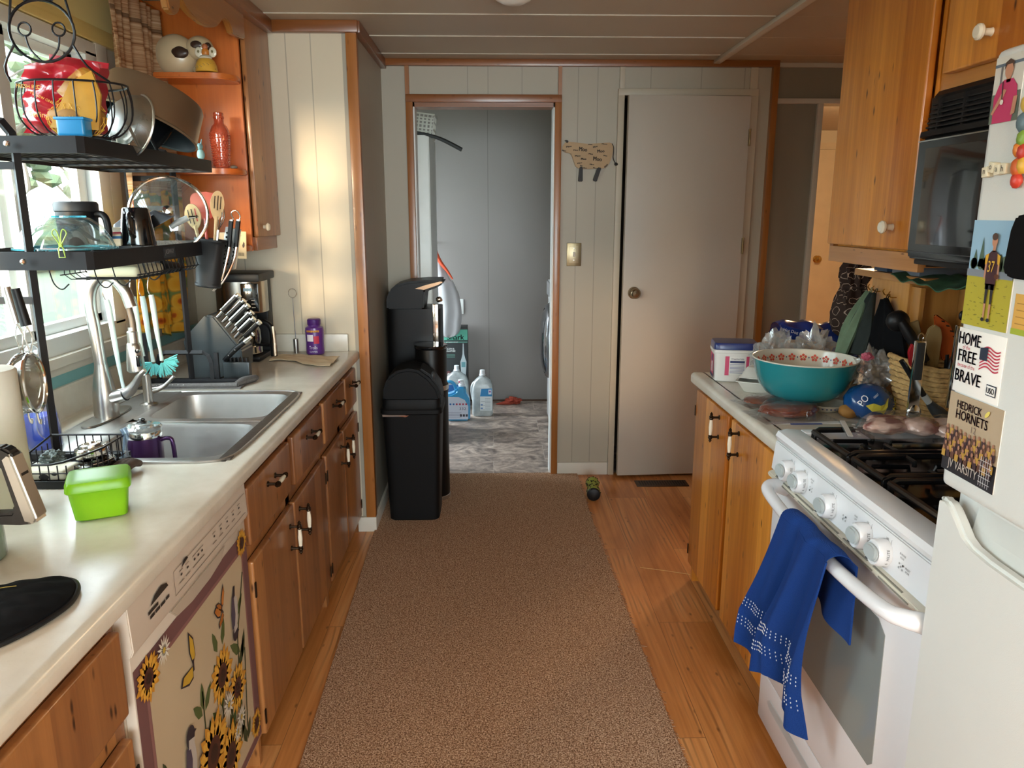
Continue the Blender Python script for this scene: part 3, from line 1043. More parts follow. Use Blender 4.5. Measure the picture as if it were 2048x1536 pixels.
def bowl(b, x0, x1, y0, y1, ox0, ox1, oy0, oy1, depth):
    cx, cy, hx, hy = (x0 + x1) / 2, (y0 + y1) / 2, (x1 - x0) / 2, (y1 - y0) / 2
    ocx, ocy, ohx, ohy = (ox0 + ox1) / 2, (oy0 + oy1) / 2, (ox1 - ox0) / 2, (oy1 - oy0) / 2
    rs = [[(p[0], p[1], ZC + 0.004) for p in rrect(ocx, ocy, ohx, ohy, 0.01)],
          [(p[0], p[1], ZC + 0.004) for p in rrect(cx, cy, hx + 0.008, hy + 0.008, hy * 0.5)],
          [(p[0], p[1], ZC + 0.001) for p in rrect(cx, cy, hx + 0.002, hy + 0.002, hy * 0.5)],
          [(p[0], p[1], ZC - 0.010) for p in rrect(cx, cy, hx, hy, hy * 0.5)],
          [(p[0], p[1], ZC - depth + 0.035) for p in rrect(cx, cy, hx - 0.012, hy - 0.012, hy * 0.5)],
          [(p[0], p[1], ZC - depth + 0.010) for p in rrect(cx, cy, hx - 0.022, hy - 0.022, hy * 0.5)],
          [(p[0], p[1], ZC - depth) for p in rrect(cx, cy, hx - 0.045, hy - 0.045, hy * 0.5)],
          [(p[0], p[1], ZC - depth - 0.003) for p in rrect(cx, cy, 0.045, 0.045, 0.045)],
          [(p[0], p[1], ZC - depth - 0.006) for p in rrect(cx, cy, 0.02, 0.02, 0.02)]]
    b.rings(rs, skM, cap0=False, cap1=True)
    return (cx, cy)
rimB = B()
RX0, RX1, RY0, RY1 = -1.165, -0.632, 1.745, 2.495
nb = B(); bowl(nb, -1.010, -0.668, 1.785, 2.090, -1.045, -0.640, 1.752, 2.120, 0.165)
fb_ = B(); bowl(fb_, -1.010, -0.668, 2.150, 2.455, -1.045, -0.640, 2.120, 2.488, 0.165)
# rolled outer rim and back deck
rimB.box(RX0, RY0, ZC - 0.001, -1.040, RY1, ZC + 0.0045, skM, 0.002)
rimB.tube([(p[0], p[1], ZC + 0.002) for p in rrect((RX0 + RX1) / 2, (RY0 + RY1) / 2, (RX1 - RX0) / 2, (RY1 - RY0) / 2, 0.03, 72)], 0.0045, skM, 8, closed=True)
rimB.box(-0.664, RY0 + 0.02, ZC + 0.001, -0.636, RY1 - 0.02, ZC + 0.0047, grime, 0.001)
rimB.box(-0.95, 2.108, ZC + 0.002, -0.66, 2.132, ZC + 0.0047, skM, 0.001)
obj('rim', rimB, sk)
obj('bowl', nb, sk, 'near sink bowl holding the purple mug')
obj('bowl', fb_, sk, 'far empty sink bowl')
obj('drain', B().lathe((-0.84, 1.94, ZC - 0.165), [(0, 0.004), (0.012, 0.004), (0.018, 0.001), (0.040, 0.003), (0.044, 0.0)], chrome), sk)
obj('drain', B().lathe((-0.84, 2.30, ZC - 0.165), [(0, 0.004), (0.012, 0.004), (0.018, 0.001), (0.040, 0.003), (0.044, 0.0)], chrome), sk)

# clear ring left in the near bowl
solo('silicone_ring', B().tube([(-0.735 + 0.045 * math.cos(a * PI / 12), 1.86 + 0.045 * math.sin(a * PI / 12), ZC - 0.145 + 0.015 * math.cos(a * PI / 12)) for a in range(24)], 0.004, clearP, 6, closed=True),
     'clear plastic ring lying in the near sink bowl', 'ring', (-0.735, 1.86, ZC - 0.16))

# ---- faucet
fx, fy = -1.122, 2.160
fa = thing('kitchen_faucet', 'brushed steel pull-down kitchen faucet with tall arched neck', 'faucet', (fx, fy, ZC + 0.004))
b = B()
b.prism([(p[0], p[1]) for p in rrect(fx, fy, 0.032, 0.125, 0.03, 40)], 'z', ZC + 0.005, ZC + 0.010, steel, 0.002)
b.lathe((fx, fy, ZC + 0.008), [(0.034, 0), (0.0335, 0.03), (0.031, 0.075), (0.024, 0.115), (0.0185, 0.145), (0.0175, 0.155)], steel)
obj('base', b, fa)
neck = [(fx, fy, 0.99), (fx - 0.005, fy, 1.10), (fx - 0.010, fy, 1.175), (fx + 0.000, fy, 1.222), (fx + 0.030, fy, 1.252), (fx + 0.062, fy, 1.246), (fx + 0.090, fy, 1.212), (fx + 0.104, fy, 1.165)]
obj('neck', B().tube(neck, [0.0170, 0.0165, 0.0160, 0.0160, 0.0160, 0.0160, 0.0160, 0.0160], steel, 18, spl=6), fa)
obj('hose', B().tube([(fx + 0.096, fy, 1.17), (fx + 0.102, fy, 1.13), (fx + 0.103, fy, 1.095)], 0.0085, M('braided_hose', '6c5f52', 0.5, 0.5), 12, spl=4), fa)
hd = B().lathe((fx + 0.098, fy, 0.980), [(0, 0), (0.021, 0.0), (0.0245, 0.004), (0.0235, 0.03), (0.019, 0.075), (0.0165, 0.082), (0.0145, 0.084), (0.0145, 0.115), (0.010, 0.118), (0.010, 0.128)], steel)
hdo = obj('spray_head', hd, fa)
obj('button', B().box(fx + 0.112, fy - 0.026, 0.998, fx + 0.122, fy - 0.012, 1.030, blackG, 0.003).lathe((fx + 0.116, fy - 0.018, 1.043), [(0, -0.006), (0.006, -0.005), (0.006, 0.004)], blackG, 12, axis='y'), hdo)
lv = B().tube([(fx + 0.02, fy - 0.004, 0.905), (fx + 0.062, fy - 0.006, 0.915)], [0.019, 0.0185], steel, 18)
lv.tube([(fx + 0.060, fy - 0.006, 0.914), (fx + 0.063, fy - 0.006, 0.915)], 0.0195, blackP, 18)
lv.tube([(fx + 0.060, fy - 0.006, 0.916), (fx + 0.078, fy - 0.008, 0.926), (fx + 0.096, fy - 0.010, 0.948), (fx + 0.112, fy - 0.012, 0.972), (fx + 0.128, fy - 0.012, 0.986)], [0.0185, 0.016, 0.011, 0.008, 0.007], steel, 12, spl=4)
obj('lever', lv, fa)
ds = solo('soap_dispenser', B().lathe((-1.070, 2.315, ZC + 0.004), [(0, 0), (0.026, 0), (0.026, 0.004), (0.018, 0.006), (0.0135, 0.008), (0.0125, 0.095), (0.010, 0.098), (0, 0.099)], steel)
          .tube([(-1.060, 2.33, 0.885), (-1.030, 2.335, 0.895), (-0.995, 2.34, 0.927)], [0.010, 0.0065, 0.0055], steel, 10, spl=4),
          'short brushed steel soap pump right of the faucet', 'soap dispenser', (-1.070, 2.315, ZC + 0.004))

# ---- dishwasher
dw = thing('dishwasher', 'white dishwasher with a sunflower and chickadee picture panel on its door', 'dishwasher', (-0.9, 1.443, 0))
cwht = M('dishwasher_cream', 'cdbfae', 0.4, var=0.03)
b = B().box(-1.2, 1.140, 0.10, -0.625, 1.744, 0.795, cwht)
b.box(-1.15, 1.14, 0.0, -0.68, 1.744, 0.10, M('toe_panel', '4a4038', 0.6))
obj('body', b, dw)
dd = obj('door', B().box(-0.625, 1.145, 0.105, -0.606, 1.741, 0.700, cwht, 0.003), dw)
mauve = C('6f4a49'); cream = M('printed_cream_panel', 'bda98a', 0.45, var=0.12, vs=4)
FD = frame((-0.606, 0, 0), (0, 1, 0), (0, 0, 1))
art = B()
art.rect(FD, 1.148, 0.11, 1.738, 0.672, mauve, 1)
art.rect(FD, 1.182, 0.13, 1.704, 0.640, C('8a5f5a'), 2)
art.rect(FD, 1.192, 0.135, 1.694, 0.632, cream, 3)
petal, petal2, ctr, leafg, leafd = C('c98a28'), C('dba23a'), C('4b2417'), C('4d5a2c'), C('333d1e')
def sunflower(b, fr, x, y, r, seed=0, lay=6, k=1.0, pet=None, cen=None):
    rnd = random.Random(seed)
    for ring, (n, rr, m) in enumerate(((17, 1.0, pet or petal), (15, 0.86, petal2))):
        for i in range(n):
            a = 2 * PI * i / n + ring * 0.2 + rnd.uniform(-.08, .08)
            L = r * rr * rnd.uniform(0.85, 1.08)
            w = r * 0.17
            ca, sa = math.cos(a), math.sin(a)
            P = [(0.30 * L, -w * .6), (0.62 * L, -w), (0.86 * L, -w * .5), (L, 0), (0.86 * L, w * .5), (0.62 * L, w), (0.30 * L, w * .6)]
            b.poly(fr, [(x + (p * ca - q * sa), y + (p * sa + q * ca)) for p, q in P], m, lay + ring)
    b.ell(fr, x, y, r * 0.40, r * 0.40, cen or ctr, lay + 2)
    b.ell(fr, x, y, r * 0.22, r * 0.22, C('2e150d'), lay + 3)
def leaf(b, fr, x, y, L, w, a, m, lay=4):
    ca, sa = math.cos(a), math.sin(a)
    P = [(0, 0), (.3 * L, -w), (.7 * L, -w * .7), (L, 0), (.7 * L, w * .7), (.3 * L, w)]
    b.poly(fr, [(x + p * ca - q * sa, y + p * sa + q * ca) for p, q in P], m, lay)
def stem(b, fr, x0, y0, x1, y1, w, m, lay=4):
    d = math.hypot(x1 - x0, y1 - y0) or 1
    nx_, ny_ = -(y1 - y0) / d * w, (x1 - x0) / d * w
    b.poly(fr, [(x0 + nx_, y0 + ny_), (x0 - nx_, y0 - ny_), (x1 - nx_, y1 - ny_), (x1 + nx_, y1 + ny_)], m, lay)
rnd = random.Random(4)
for i in range(34):
    x = rnd.uniform(1.42, 1.66); y = rnd.uniform(0.14, 0.42)
    leaf(art, FD, x, y, rnd.uniform(.05, .09), .013, rnd.uniform(0.6, 2.5), leafg if i % 2 else leafd, 4)
for (x0, y0, x1, y1) in ((1.60, 0.20, 1.63, 0.50), (1.52, 0.2, 1.50, 0.36), (1.64, 0.2, 1.665, 0.40), (1.40, 0.2, 1.405, 0.46), (1.625, 0.45, 1.69, 0.585)):
    stem(art, FD, x0, y0, x1, y1, 0.003, leafd, 5)
for (x, y, a) in ((1.40, 0.42, 1.5), (1.395, 0.41, 2.3), (1.41, 0.41, 0.8), (1.63, 0.50, 0.7), (1.50, 0.49, 1.9), (1.53, 0.49, 1.2)):
    leaf(art, FD, x, y, 0.06, .012, a, leafg, 5)
sunflower(art, FD, 1.513, 0.425, 0.068, 1, 6)
sunflower(art, FD, 1.590, 0.342, 0.060, 2, 10)
sunflower(art, FD, 1.420, 0.300, 0.092, 3, 14)
sunflower(art, FD, 1.505, 0.225, 0.080, 4, 18)
sunflower(art, FD, 1.192, 0.632, 0.046, 5, 6)
sunflower(art, FD, 1.700, 0.655, 0.035, 6, 6)
sunflower(art, FD, 1.700, 0.165, 0.040, 7, 6)
for (x, y, r) in ((1.243, 0.655, .028), (1.515, 0.350, .034), (1.583, 0.270, .030), (1.555, 0.25, .024)):
    for i in range(14):
        a = 2 * PI * i / 14
        leaf(art, FD, x, y, r, r * .11, a, C('d8d0c0'), 22)
    art.ell(FD, x, y, r * .2, r * .2, C('c0a040'), 23)
# chickadees
wh, dk, bl = C('b8aea4'), C('2c242c'), C('4a4050')
def bird(x, y, s, fl, a=0.0):
    ca, sa = math.cos(a), math.sin(a)
    def q(p): return (x + (p[0] * fl * ca - p[1] * sa) * s, y + (p[0] * fl * sa + p[1] * ca) * s)
    art.poly(FD, [q(p) for p in [(-.3, -.9), (-.15, -1.5), (0.05, -1.5), (.1, -.7)]], dk, 7)
    art.ell(FD, *q((0.1, -.25)), .36 * s, .80 * s, wh, 8, 24, a)
    art.poly(FD, [q(p) for p in [(-.25, .4), (-.42, -.3), (-.35, -1.1), (-.1, -1.0), (.12, -.2), (.05, .35)]], bl, 9)
    art.ell(FD, *q((0.12, .62)), .33 * s, .36 * s, dk, 10, 20, a)
    art.poly(FD, [q(p) for p in [(-.05, .60), (.42, .42), (.22, .18), (-.12, .30)]], wh, 11)
    art.poly(FD, [q(p) for p in [(.42, .70), (.58, .58), (.42, .56)]], dk, 11)
bird(1.318, 0.375, 0.062, 1)
bird(1.610, 0.505, 0.052, -1, 2.9)
def bfly(x, y, s, a, m):
    ca, sa = math.cos(a), math.sin(a)
    def q(p): return (x + (p[0] * ca - p[1] * sa) * s, y + (p[0] * sa + p[1] * ca) * s)
    art.poly(FD, [q(p) for p in [(0, 0), (.1, .6), (.5, 1.25), (.62, .7), (.35, .1)]], dk, 7)
    art.poly(FD, [q(p) for p in [(.05, .08), (.14, .55), (.48, 1.08), (.55, .68), (.32, .15)]], m, 8)
    art.poly(FD, [q(p) for p in [(0, 0), (-.7, .5), (-1.0, .35), (-.6, -.2), (-.25, -.35)]], dk, 7)
    art.poly(FD, [q(p) for p in [(-.04, .02), (-.66, .42), (-.9, .30), (-.55, -.13), (-.25, -.25)]], m, 8)
    stem(art, FD, *q((-.1, -.15)), *q((.12, .2)), .06 * s, dk, 9)
bfly(1.372, 0.540, 0.060, 0.5, C('c49a2e'))
bfly(1.540, 0.570, 0.042, 0.0, C('b9702a'))
bfly(1.545, 0.562, 0.036, 1.2, C('a5601f'))
for (x, y) in ((1.225, 0.40), (1.235, 0.34), (1.215, 0.31)):
    leaf(art, FD, x, y, .05, .008, 1.9, leafd, 5)
stem(art, FD, 1.20, 0.28, 1.36, 0.24, 0.004, leafd, 6)
obj('picture_panel', art, dd, 'sunflower, butterfly and chickadee print')
# control strip
cp = B()
cp.prism([(-0.625, 0.700), (-0.603, 0.700), (-0.597, 0.712), (-0.600, 0.795), (-0.625, 0.798)][::-1], 'y', 1.142, 1.743, cwht, 0.002)
cpo = obj('control_panel', cp, dw)
FC = frame((-0.5975, 0, 0), (0, 1, 0), (0, 0, 1))
pr = B()
dkp = C('2a241f'); gy = C('7d7264')
for (x0, y0, x1, y1) in ((1.205, 0.748, 1.245, 0.753), (1.210, 0.738, 1.228, 0.743), (1.231, 0.738, 1.250, 0.743), (1.253, 0.738, 1.272, 0.743), (1.275, 0.739, 1.29, 0.744)):
    pr.rect(FC, x0, y0 - 0.004, x1, y1 - 0.003, dkp, 2)
pr.poly(FC, [(1.215, 0.756), (1.235, 0.768), (1.262, 0.772), (1.284, 0.766), (1.29, 0.758)], dkp, 2)
pr.poly(FC, [(1.352, 0.762), (1.362, 0.772), (1.376, 0.774), (1.386, 0.768)], dkp, 2)
for (x0, y0, x1, y1) in ((1.315, 0.722, 1.725, 0.7232), (1.315, 0.770, 1.725, 0.7712), (1.315, 0.722, 1.3165, 0.771)):
    pr.rect(FC, x0, y0, x1, y1, gy, 2)
for k, x in enumerate((1.345, 1.375, 1.41, 1.43, 1.45, 1.52, 1.56, 1.60, 1.64, 1.68)):
    pr.rect(FC, x, 0.748, x + 0.008, 0.752, dkp, 2)
    pr.rect(FC, x - 0.008, 0.736, x + 0.014, 0.738, gy, 2)
    pr.rect(FC, x - 0.006, 0.758, x + 0.012, 0.7595, gy, 2)
obj('lettering', pr, cpo)
lt = B().prism([(1.30, 0.698), (1.33, 0.672), (1.40, 0.664), (1.50, 0.664), (1.57, 0.672), (1.60, 0.698)], 'x', -0.6115, -0.603, M('latch_cream', 'b9aa98', 0.35), 0.002)
obj('latch_handle', lt, dw, 'cream lift latch under the control strip')

# ---- wall cabinet, left
wc = thing('wall_cabinet', 'narrow pine wall cabinet over the far end of the left counter, with open end shelves', 'cabinet', (-1.07, 3.13, 1.30))
b = B()
b.box(-1.266, 3.005, 1.285, -0.935, 3.278, 1.330, pineL)
b.box(-1.266, 3.005, 2.13, -0.925, 3.278, 2.168, pineL)
b.box(-1.266, 3.26, 1.30, -0.925, 3.278, 2.16, pineL)
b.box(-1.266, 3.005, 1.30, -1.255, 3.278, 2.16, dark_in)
b.box(-0.945, 3.005, 1.283, -0.908, 3.278, 1.335, pineRail, 0.003)
obj('body', b, wc)
obj('end_panel', B().box(-1.266, 2.985, 1.283, -0.922, 3.004, 2.168, orangeW, 0.002), wc, 'orange stained end panel')
dT = Matrix.Translation((-0.905, 3.268, 0)) @ Matrix.Rotation(math.radians(-3.0), 4, 'Z')
db = B(); db.T = dT
db.box(-0.002, -0.262, 1.335, 0.017, 0.0, 2.125, pineL, 0.004)
wd_ = obj('door', db, wc, 'pine door standing slightly ajar')
kb = B(); kb.T = dT
kb.lathe((0.017, -0.20, 1.372), [(0, 0.024), (0.012, 0.023), (0.016, 0.017), (0.013, 0.012), (0.006, 0.008), (0.007, 0.0)], porcel, 20, axis='x')
obj('knob', kb, wd_, 'white porcelain knob')
def qshelf(z, th=0.020):
    P = [(-1.266, 2.984), (-0.926, 2.984), (-0.915, 2.965)]
    for k in range(9):
        a = -k * PI / 16
        P.append((-0.995 + 0.085 * math.cos(a), 2.930 + 0.085 * math.sin(a)))
    P.append((-1.266, 2.845))
    return B().prism(P[::-1], 'z', z - th, z, orangeH, 0.004)
for z, l in ((1.905, 'upper open shelf'), (1.582, 'middle open shelf'), (1.305, 'lowest open shelf')):
    obj('shelf', qshelf(z), wc, l)

nwc = thing('wall_cabinet', 'pine wall cabinet over the near end of the left counter, out at the left edge', 'cabinet', (-1.1, 0.8, 1.30))
obj('body', B().box(-1.266, 0.20, 1.285, -0.925, 1.395, 2.168, pineL, 0.003), nwc)
for a_, c_ in ((0.22, 0.79), (0.81, 1.38)):
    obj('door', B().box(-0.924, a_, 1.335, -0.905, c_, 2.125, pineL, 0.004), nwc)
# ---- carved valance over the window
vp = [(2.984, 2.168), (2.984, 2.040), (2.951, 2.036), (2.848, 2.030), (2.835, 2.045), (2.814, 2.058), (2.785, 2.064), (2.760, 2.058), (2.735, 2.040), (2.700, 2.021), (2.66, 2.008), (2.624, 2.001), (2.56, 1.997), (2.488, 2.000), (2.44, 2.008), (2.41, 2.022), (2.395, 2.03), (2.387, 2.000), (2.372, 1.982), (2.349, 1.972), (2.325, 1.970), (2.306, 1.977), (2.298, 1.998)]
base = vp[2:]
for k in range(1, 3):
    vp += [(y - 0.686 * k, z) for y, z in base if y - 0.686 * k > 1.42]
vp.append((1.405, 2.168))
solo('scalloped_valance', B().prism(vp, 'x', -0.915, -0.893, pine('carved_valance_pine', 'y', 'c88a44', '96602a', '4e2810', board=0.4, knots=1.3), 0.004),
     'carved scalloped pine valance board hanging from the ceiling above the sink', 'valance', (-0.90, 1.95, CEIL))

# ---- curtain
def cur_mat():
    t = NT('plank_and_sunflower_curtain_print')
    v = t.obj((1, 1, 1), False)
    sp2 = t.new('ShaderNodeSeparateXYZ'); t.link(v, sp2.inputs[0])
    st = t.noise(t.obj((0.3, 0.8, 85), False), 1.0, 3, 0.6, 0.1)
    fine = t.noise(t.obj((1.5, 1.5, 260), False), 1.0, 3, 0.7)
    f = t.math('ADD', t.math('MULTIPLY', st, 0.7), t.math('MULTIPLY', fine, 0.3))
    col = t.ramp(f, [(0.34, lin('5a3c26')), (0.43, lin('b5835a')), (0.55, lin('d9b48c')), (0.7, lin('ecd3b0'))])
    wv = t.math('FRACT', t.math('MULTIPLY', sp2.outputs['Z'], 5.2))
    ln = t.math('LESS_THAN', t.math('ABSOLUTE', t.math('SUBTRACT', wv, 0.5)), 0.035)
    col = t.mix(t.math('MULTIPLY', ln, 0.6), col, lin('4a3020'))
    # sunflower bouquet in the lower half
    vo = t.new('ShaderNodeTexVoronoi', feature='F1'); t.link(t.obj((3.4, 3.6, 3.6), False), vo.inputs['Vector']); vo.inputs['Randomness'].default_value = 0.55
    d = vo.outputs['Distance']
    pn = t.noise(v, 26, 2, 0.5)
    dd_ = t.math('ADD', d, t.math('MULTIPLY', t.math('SUBTRACT', pn, 0.5), 0.22))
    fl_ = t.ramp(dd_, [(0.00, lin('6a3014')), (0.12, lin('b5521c')), (0.20, lin('d8762a')), (0.23, lin('e8a52c')), (0.50, lin('f0bf48')), (0.56, lin('d99a34')), (0.62, lin('8c9a55')), (0.8, lin('6d7a48'))])
    mask = t.math('LESS_THAN', t.math('ADD', sp2.outputs['Z'], t.math('MULTIPLY', t.noise(v, 9, 2), 0.18)), 0.60)
    col = t.mix(mask, col, fl_)
    ed = t.math('LESS_THAN', sp2.outputs['Z'], 0.006)
    col = t.mix(ed, col, lin('6b6a3a'))
    t.link(col, t.b.inputs['Base Color'])
    t.fin(0.85, 0, 0.15)
    trl = t.new('ShaderNodeBsdfTranslucent'); t.link(col, trl.inputs[0])
    ms = t.new('ShaderNodeMixShader'); ms.inputs[0].default_value = 0.42
    t.link(t.b.outputs[0], ms.inputs[1]); t.link(trl.outputs[0], ms.inputs[2]); t.link(ms.outputs[0], t.out.inputs[0])
    return t.m
curM = cur_mat()
def cur_pt(u, v, y0, y1, z0, z1, seed, amp=0.020, fl=2.5):
    y = y0 + (y1 - y0) * u
    z = z1 + (z0 - z1) * v
    sw = 0.25 + 0.75 * min(1, v * 2)
    x = -1.185 + amp * sw * math.sin(u * fl * 2 * PI + seed + 0.6 * math.sin(v * 3)) + 0.010 * math.sin(u * 23 + v * 4 + seed)
    return (x, y + 0.01 * math.sin(v * 5 + u * 6), z)
cu = thing('window_curtain', 'sunflower and plank print curtain panel hanging at the far side of the window', 'curtain', (-1.185, 2.77, 0.99))
obj('panel', B().slab(lambda u, v: cur_pt(u, v, 2.560, 2.800, 1.03, 2.12, 0.4), (0.002, 0, 0), 1, 60, 60, curM), cu, 'nearer fold panel')
obj('panel', B().slab(lambda u, v: cur_pt(u, v, 2.760, 2.978, 0.99, 2.12, 2.2, 0.026), (0.002, 0, 0), 1, 60, 60, curM), cu, 'fold panel next to the cabinet')
obj('rod', B().tube([(-1.19, 0.9, 2.125), (-1.19, 2.98, 2.125)], 0.008, brass, 10), cu)
# ================================================================ LEFT SIDE SMALL THINGS
# ---- over-sink rack
RYn, RYf = 1.763, 2.60
rk = thing('dish_rack', 'black metal two-tier dish rack standing over the sink', 'dish rack', (-1.04, 2.2, ZC))
def sq(b, p0, p1, r=0.011):
    b.tube([p0, p1], r * 0.72 * 1.4, blackS, 4)
def end_frame(y, zt, x0, x1, feet=True):
    b = B()
    pts = [(x1, y, ZC + 0.02), (x1, y, zt - 0.06), (x1 - 0.004, y, zt - 0.03), (x1 - 0.022, y, zt - 0.006), (x1 - 0.05, y, zt), (x0 + 0.05, y, zt), (x0 + 0.022, y, zt - 0.006), (x0 + 0.004, y, zt - 0.03), (x0, y, zt - 0.06), (x0, y, ZC + 0.02)]
    b.tube(pts, 0.0105, blackS, 4)
    return b
for y in (RYn, RYf):
    obj('end_frame', end_frame(y, 1.622, -1.195, -1.045), rk)
    for z in (1.228, 1.525) if y == RYn else (1.44, 1.535):
        obj('rung', B().box(-1.19, y - 0.006, z - 0.008, -1.05, y + 0.006, z + 0.008, blackS), rk)
    ft = B().box(-1.205, y - 0.012, ZC + 0.001, -0.875, y + 0.012, ZC + 0.024, blackS, 0.002)
    obj('foot', ft, rk)
    if y > 2: obj('brace', B().tube([(-1.155, y - 0.0, ZC + 0.02), (-1.155, y, ZC + 0.08), (-1.148, y, ZC + 0.105), (-1.128, y, ZC + 0.116), (-1.0, y, ZC + 0.116), (-0.982, y, ZC + 0.105), (-0.974, y, ZC + 0.08), (-0.974, y, ZC + 0.02)], 0.009, blackS, 4), rk)
obj('foot_post', B().box(-0.962, RYf - 0.006, ZC + 0.02, -0.948, RYf + 0.006, ZC + 0.115, blackS, 0.001), rk)
def shelf(x0, x1, y0, y1, z0, z1, cham):
    b = B()
    th = 0.003
    P = [(x0, y0), (x1 - 0.012, y0), (x1, y0 + 0.012), (x1, y1 - cham), (x1 - cham * .7, y1), (x0, y1)]
    n = len(P)
    for i in range(n):
        p, q = Vector(P[i] + (0,)), Vector(P[(i + 1) % n] + (0,))
        d = (q - p).normalized(); nn = Vector((-d.y, d.x, 0)) * th
        b.add([(p.x, p.y, z0), (q.x, q.y, z0), (q.x, q.y, z1), (p.x, p.y, z1), (p.x + nn.x, p.y + nn.y, z0), (q.x + nn.x, q.y + nn.y, z0), (q.x + nn.x, q.y + nn.y, z1), (p.x + nn.x, p.y + nn.y, z1)],
              [(0, 1, 2, 3), (5, 4, 7, 6), (3, 2, 6, 7), (4, 5, 1, 0), (1, 5, 6, 2), (4, 0, 3, 7)], blackS)
    for k in range(11):
        x = x0 + 0.02 + (x1 - x0 - 0.04) * k / 10
        b.tube([(x, y0 + 0.004, z0 + 0.010), (x, y1 - 0.006, z0 + 0.010)], 0.0022, blackS, 5)
    for k in range(4):
        y = y0 + 0.05 + (y1 - y0 - 0.1) * k / 3
        b.box(x0 + 0.003, y - 0.008, z0 + 0.003, x1 - 0.004, y + 0.008, z0 + 0.008, blackS)
    return b
ZT0, ZT1, ZM0, ZM1 = 1.551, 1.587, 1.297, 1.338
obj('shelf', shelf(-1.225, -0.893, RYn - 0.014, 2.545, ZT0, ZT1, 0.0 + 0.012), rk, 'upper shelf tray')
sh2 = obj('shelf', shelf(-1.225, -0.902, RYn - 0.014, 2.52, ZM0, ZM1, 0.03), rk, 'lower shelf tray')
FR = frame((-0.902, 0, 0), (0, 1, 0), (0, 0, 1))
lb = B().rect(FR, 2.13, 1.303, 2.21, 1.332, blackG, 1)
lb.text(FR, 'JASIWAY', 2.17, 1.318, 0.014, C('8c8c8c'), 2, w=0.060)
lbo = obj('lettering', lb, sh2)
for (x, y, z) in ((-1.045, RYn - 0.0135, ZT0 + 0.018), (-1.045, RYn - 0.0135, ZM0 + 0.02)):
    obj('bolt', B().lathe((x, y - 0.0165, z), [(0, -0.003), (0.005, -0.0025), (0.0065, 0.0), (0.0065, 0.003)], chrome, 14, axis='y'), rk)
# upper shelf plate dividers
for (y, h_) in ((2.06, 0.085), (2.17, 0.075)):
    obj('divider', B().tube([(-1.02, y, ZT1 - 0.02), (-1.02, y - .03, ZT1 + h_ - 0.015), (-1.00, y - .03, ZT1 + h_), (-0.955, y - .02, ZT1 + h_), (-0.935, y, ZT1 + h_ - 0.015), (-0.905, y + 0.02, ZT1 - 0.02)], 0.004, blackS, 8), rk)
# wire basket slung under the lower shelf
ub = B()
for k in range(16):
    y = 2.02 + 0.026 * k
    ub.tube([(-0.925, y, ZM0 + 0.005), (-0.918, y, ZM0 - 0.030), (-0.93, y, ZM0 - 0.042), (-1.10, y, ZM0 - 0.042), (-1.115, y, ZM0 - 0.03), (-1.115, y, ZM0 + 0.005)], 0.0014, blackS, 5)
for (x, z) in ((-0.918, -0.030), (-0.98, -0.042), (-1.05, -0.042), (-1.115, -0.03)):
    ub.tube([(x, 2.0, ZM0 + z), (x, 2.42, ZM0 + z)], 0.0018, blackS, 5)
obj('under_basket', ub, rk, 'wire basket slung under the lower shelf')
# hooks
def hook(x, y, z):
    return B().tube([(x, y, z + 0.028), (x - 0.004, y, z + 0.038), (x - 0.010, y, z + 0.028), (x - 0.004, y, z - 0.02), (x + 0.004, y, z - 0.040), (x + 0.018, y, z - 0.048), (x + 0.034, y, z - 0.036)], 0.0016, blackS, 6, spl=4)
for (x, y) in ((-0.918, 1.80), (-0.905, 1.86), (-1.0, RYn), (-0.902, 2.02)):
    obj('hook', hook(x, y, ZM0 + 0.004), rk)

# ---- wire cow basket with onions and potatoes on the top shelf
bx, by, bz = -0.955, 1.862, ZT1 + 0.002
wb_ = thing('wire_basket', 'black wire fruit basket with a smiling cow face, on the top rack shelf', 'basket', (bx, by, bz))
wm = M('black_wire', '17161a', 0.35, 0.3)
b = B()
RXb, RYb = 0.118, 0.082
def rimpt(a, rz=0.118, k=1.0):
    return (bx + RXb * k * math.cos(a), by + RYb * k * math.sin(a), bz + rz)
b.tube([rimpt(2 * PI * k / 32) for k in range(32)], 0.0026, wm, 6, closed=True)
b.tube([rimpt(2 * PI * k / 32, 0.003, 0.62) for k in range(32)], 0.0022, wm, 6, closed=True)
for k in range(18):
    a = 2 * PI * (k + 0.5) / 18
    b.tube([rimpt(a, 0.118), rimpt(a, 0.085, 1.06), rimpt(a, 0.045, 1.03), rimpt(a, 0.015, 0.84), rimpt(a, 0.003, 0.62)], 0.0017, wm, 6, spl=3)
for k in range(-3, 4):
    yy = by + k * 0.013
    b.tube([(bx - 0.065, yy, bz + 0.003), (bx + 0.065, yy, bz + 0.003)], 0.0015, wm, 5)
obj('bowl', b, wb_)
cz, cy_ = bz + 0.215, by - RYb
h = B()
cxh = bx - 0.010
circ = [(cxh + 0.069 * math.cos(a * PI / 14), cy_, cz + 0.062 * math.sin(a * PI / 14)) for a in range(28)]
h.tube(circ, 0.0030, wm, 8, closed=True)
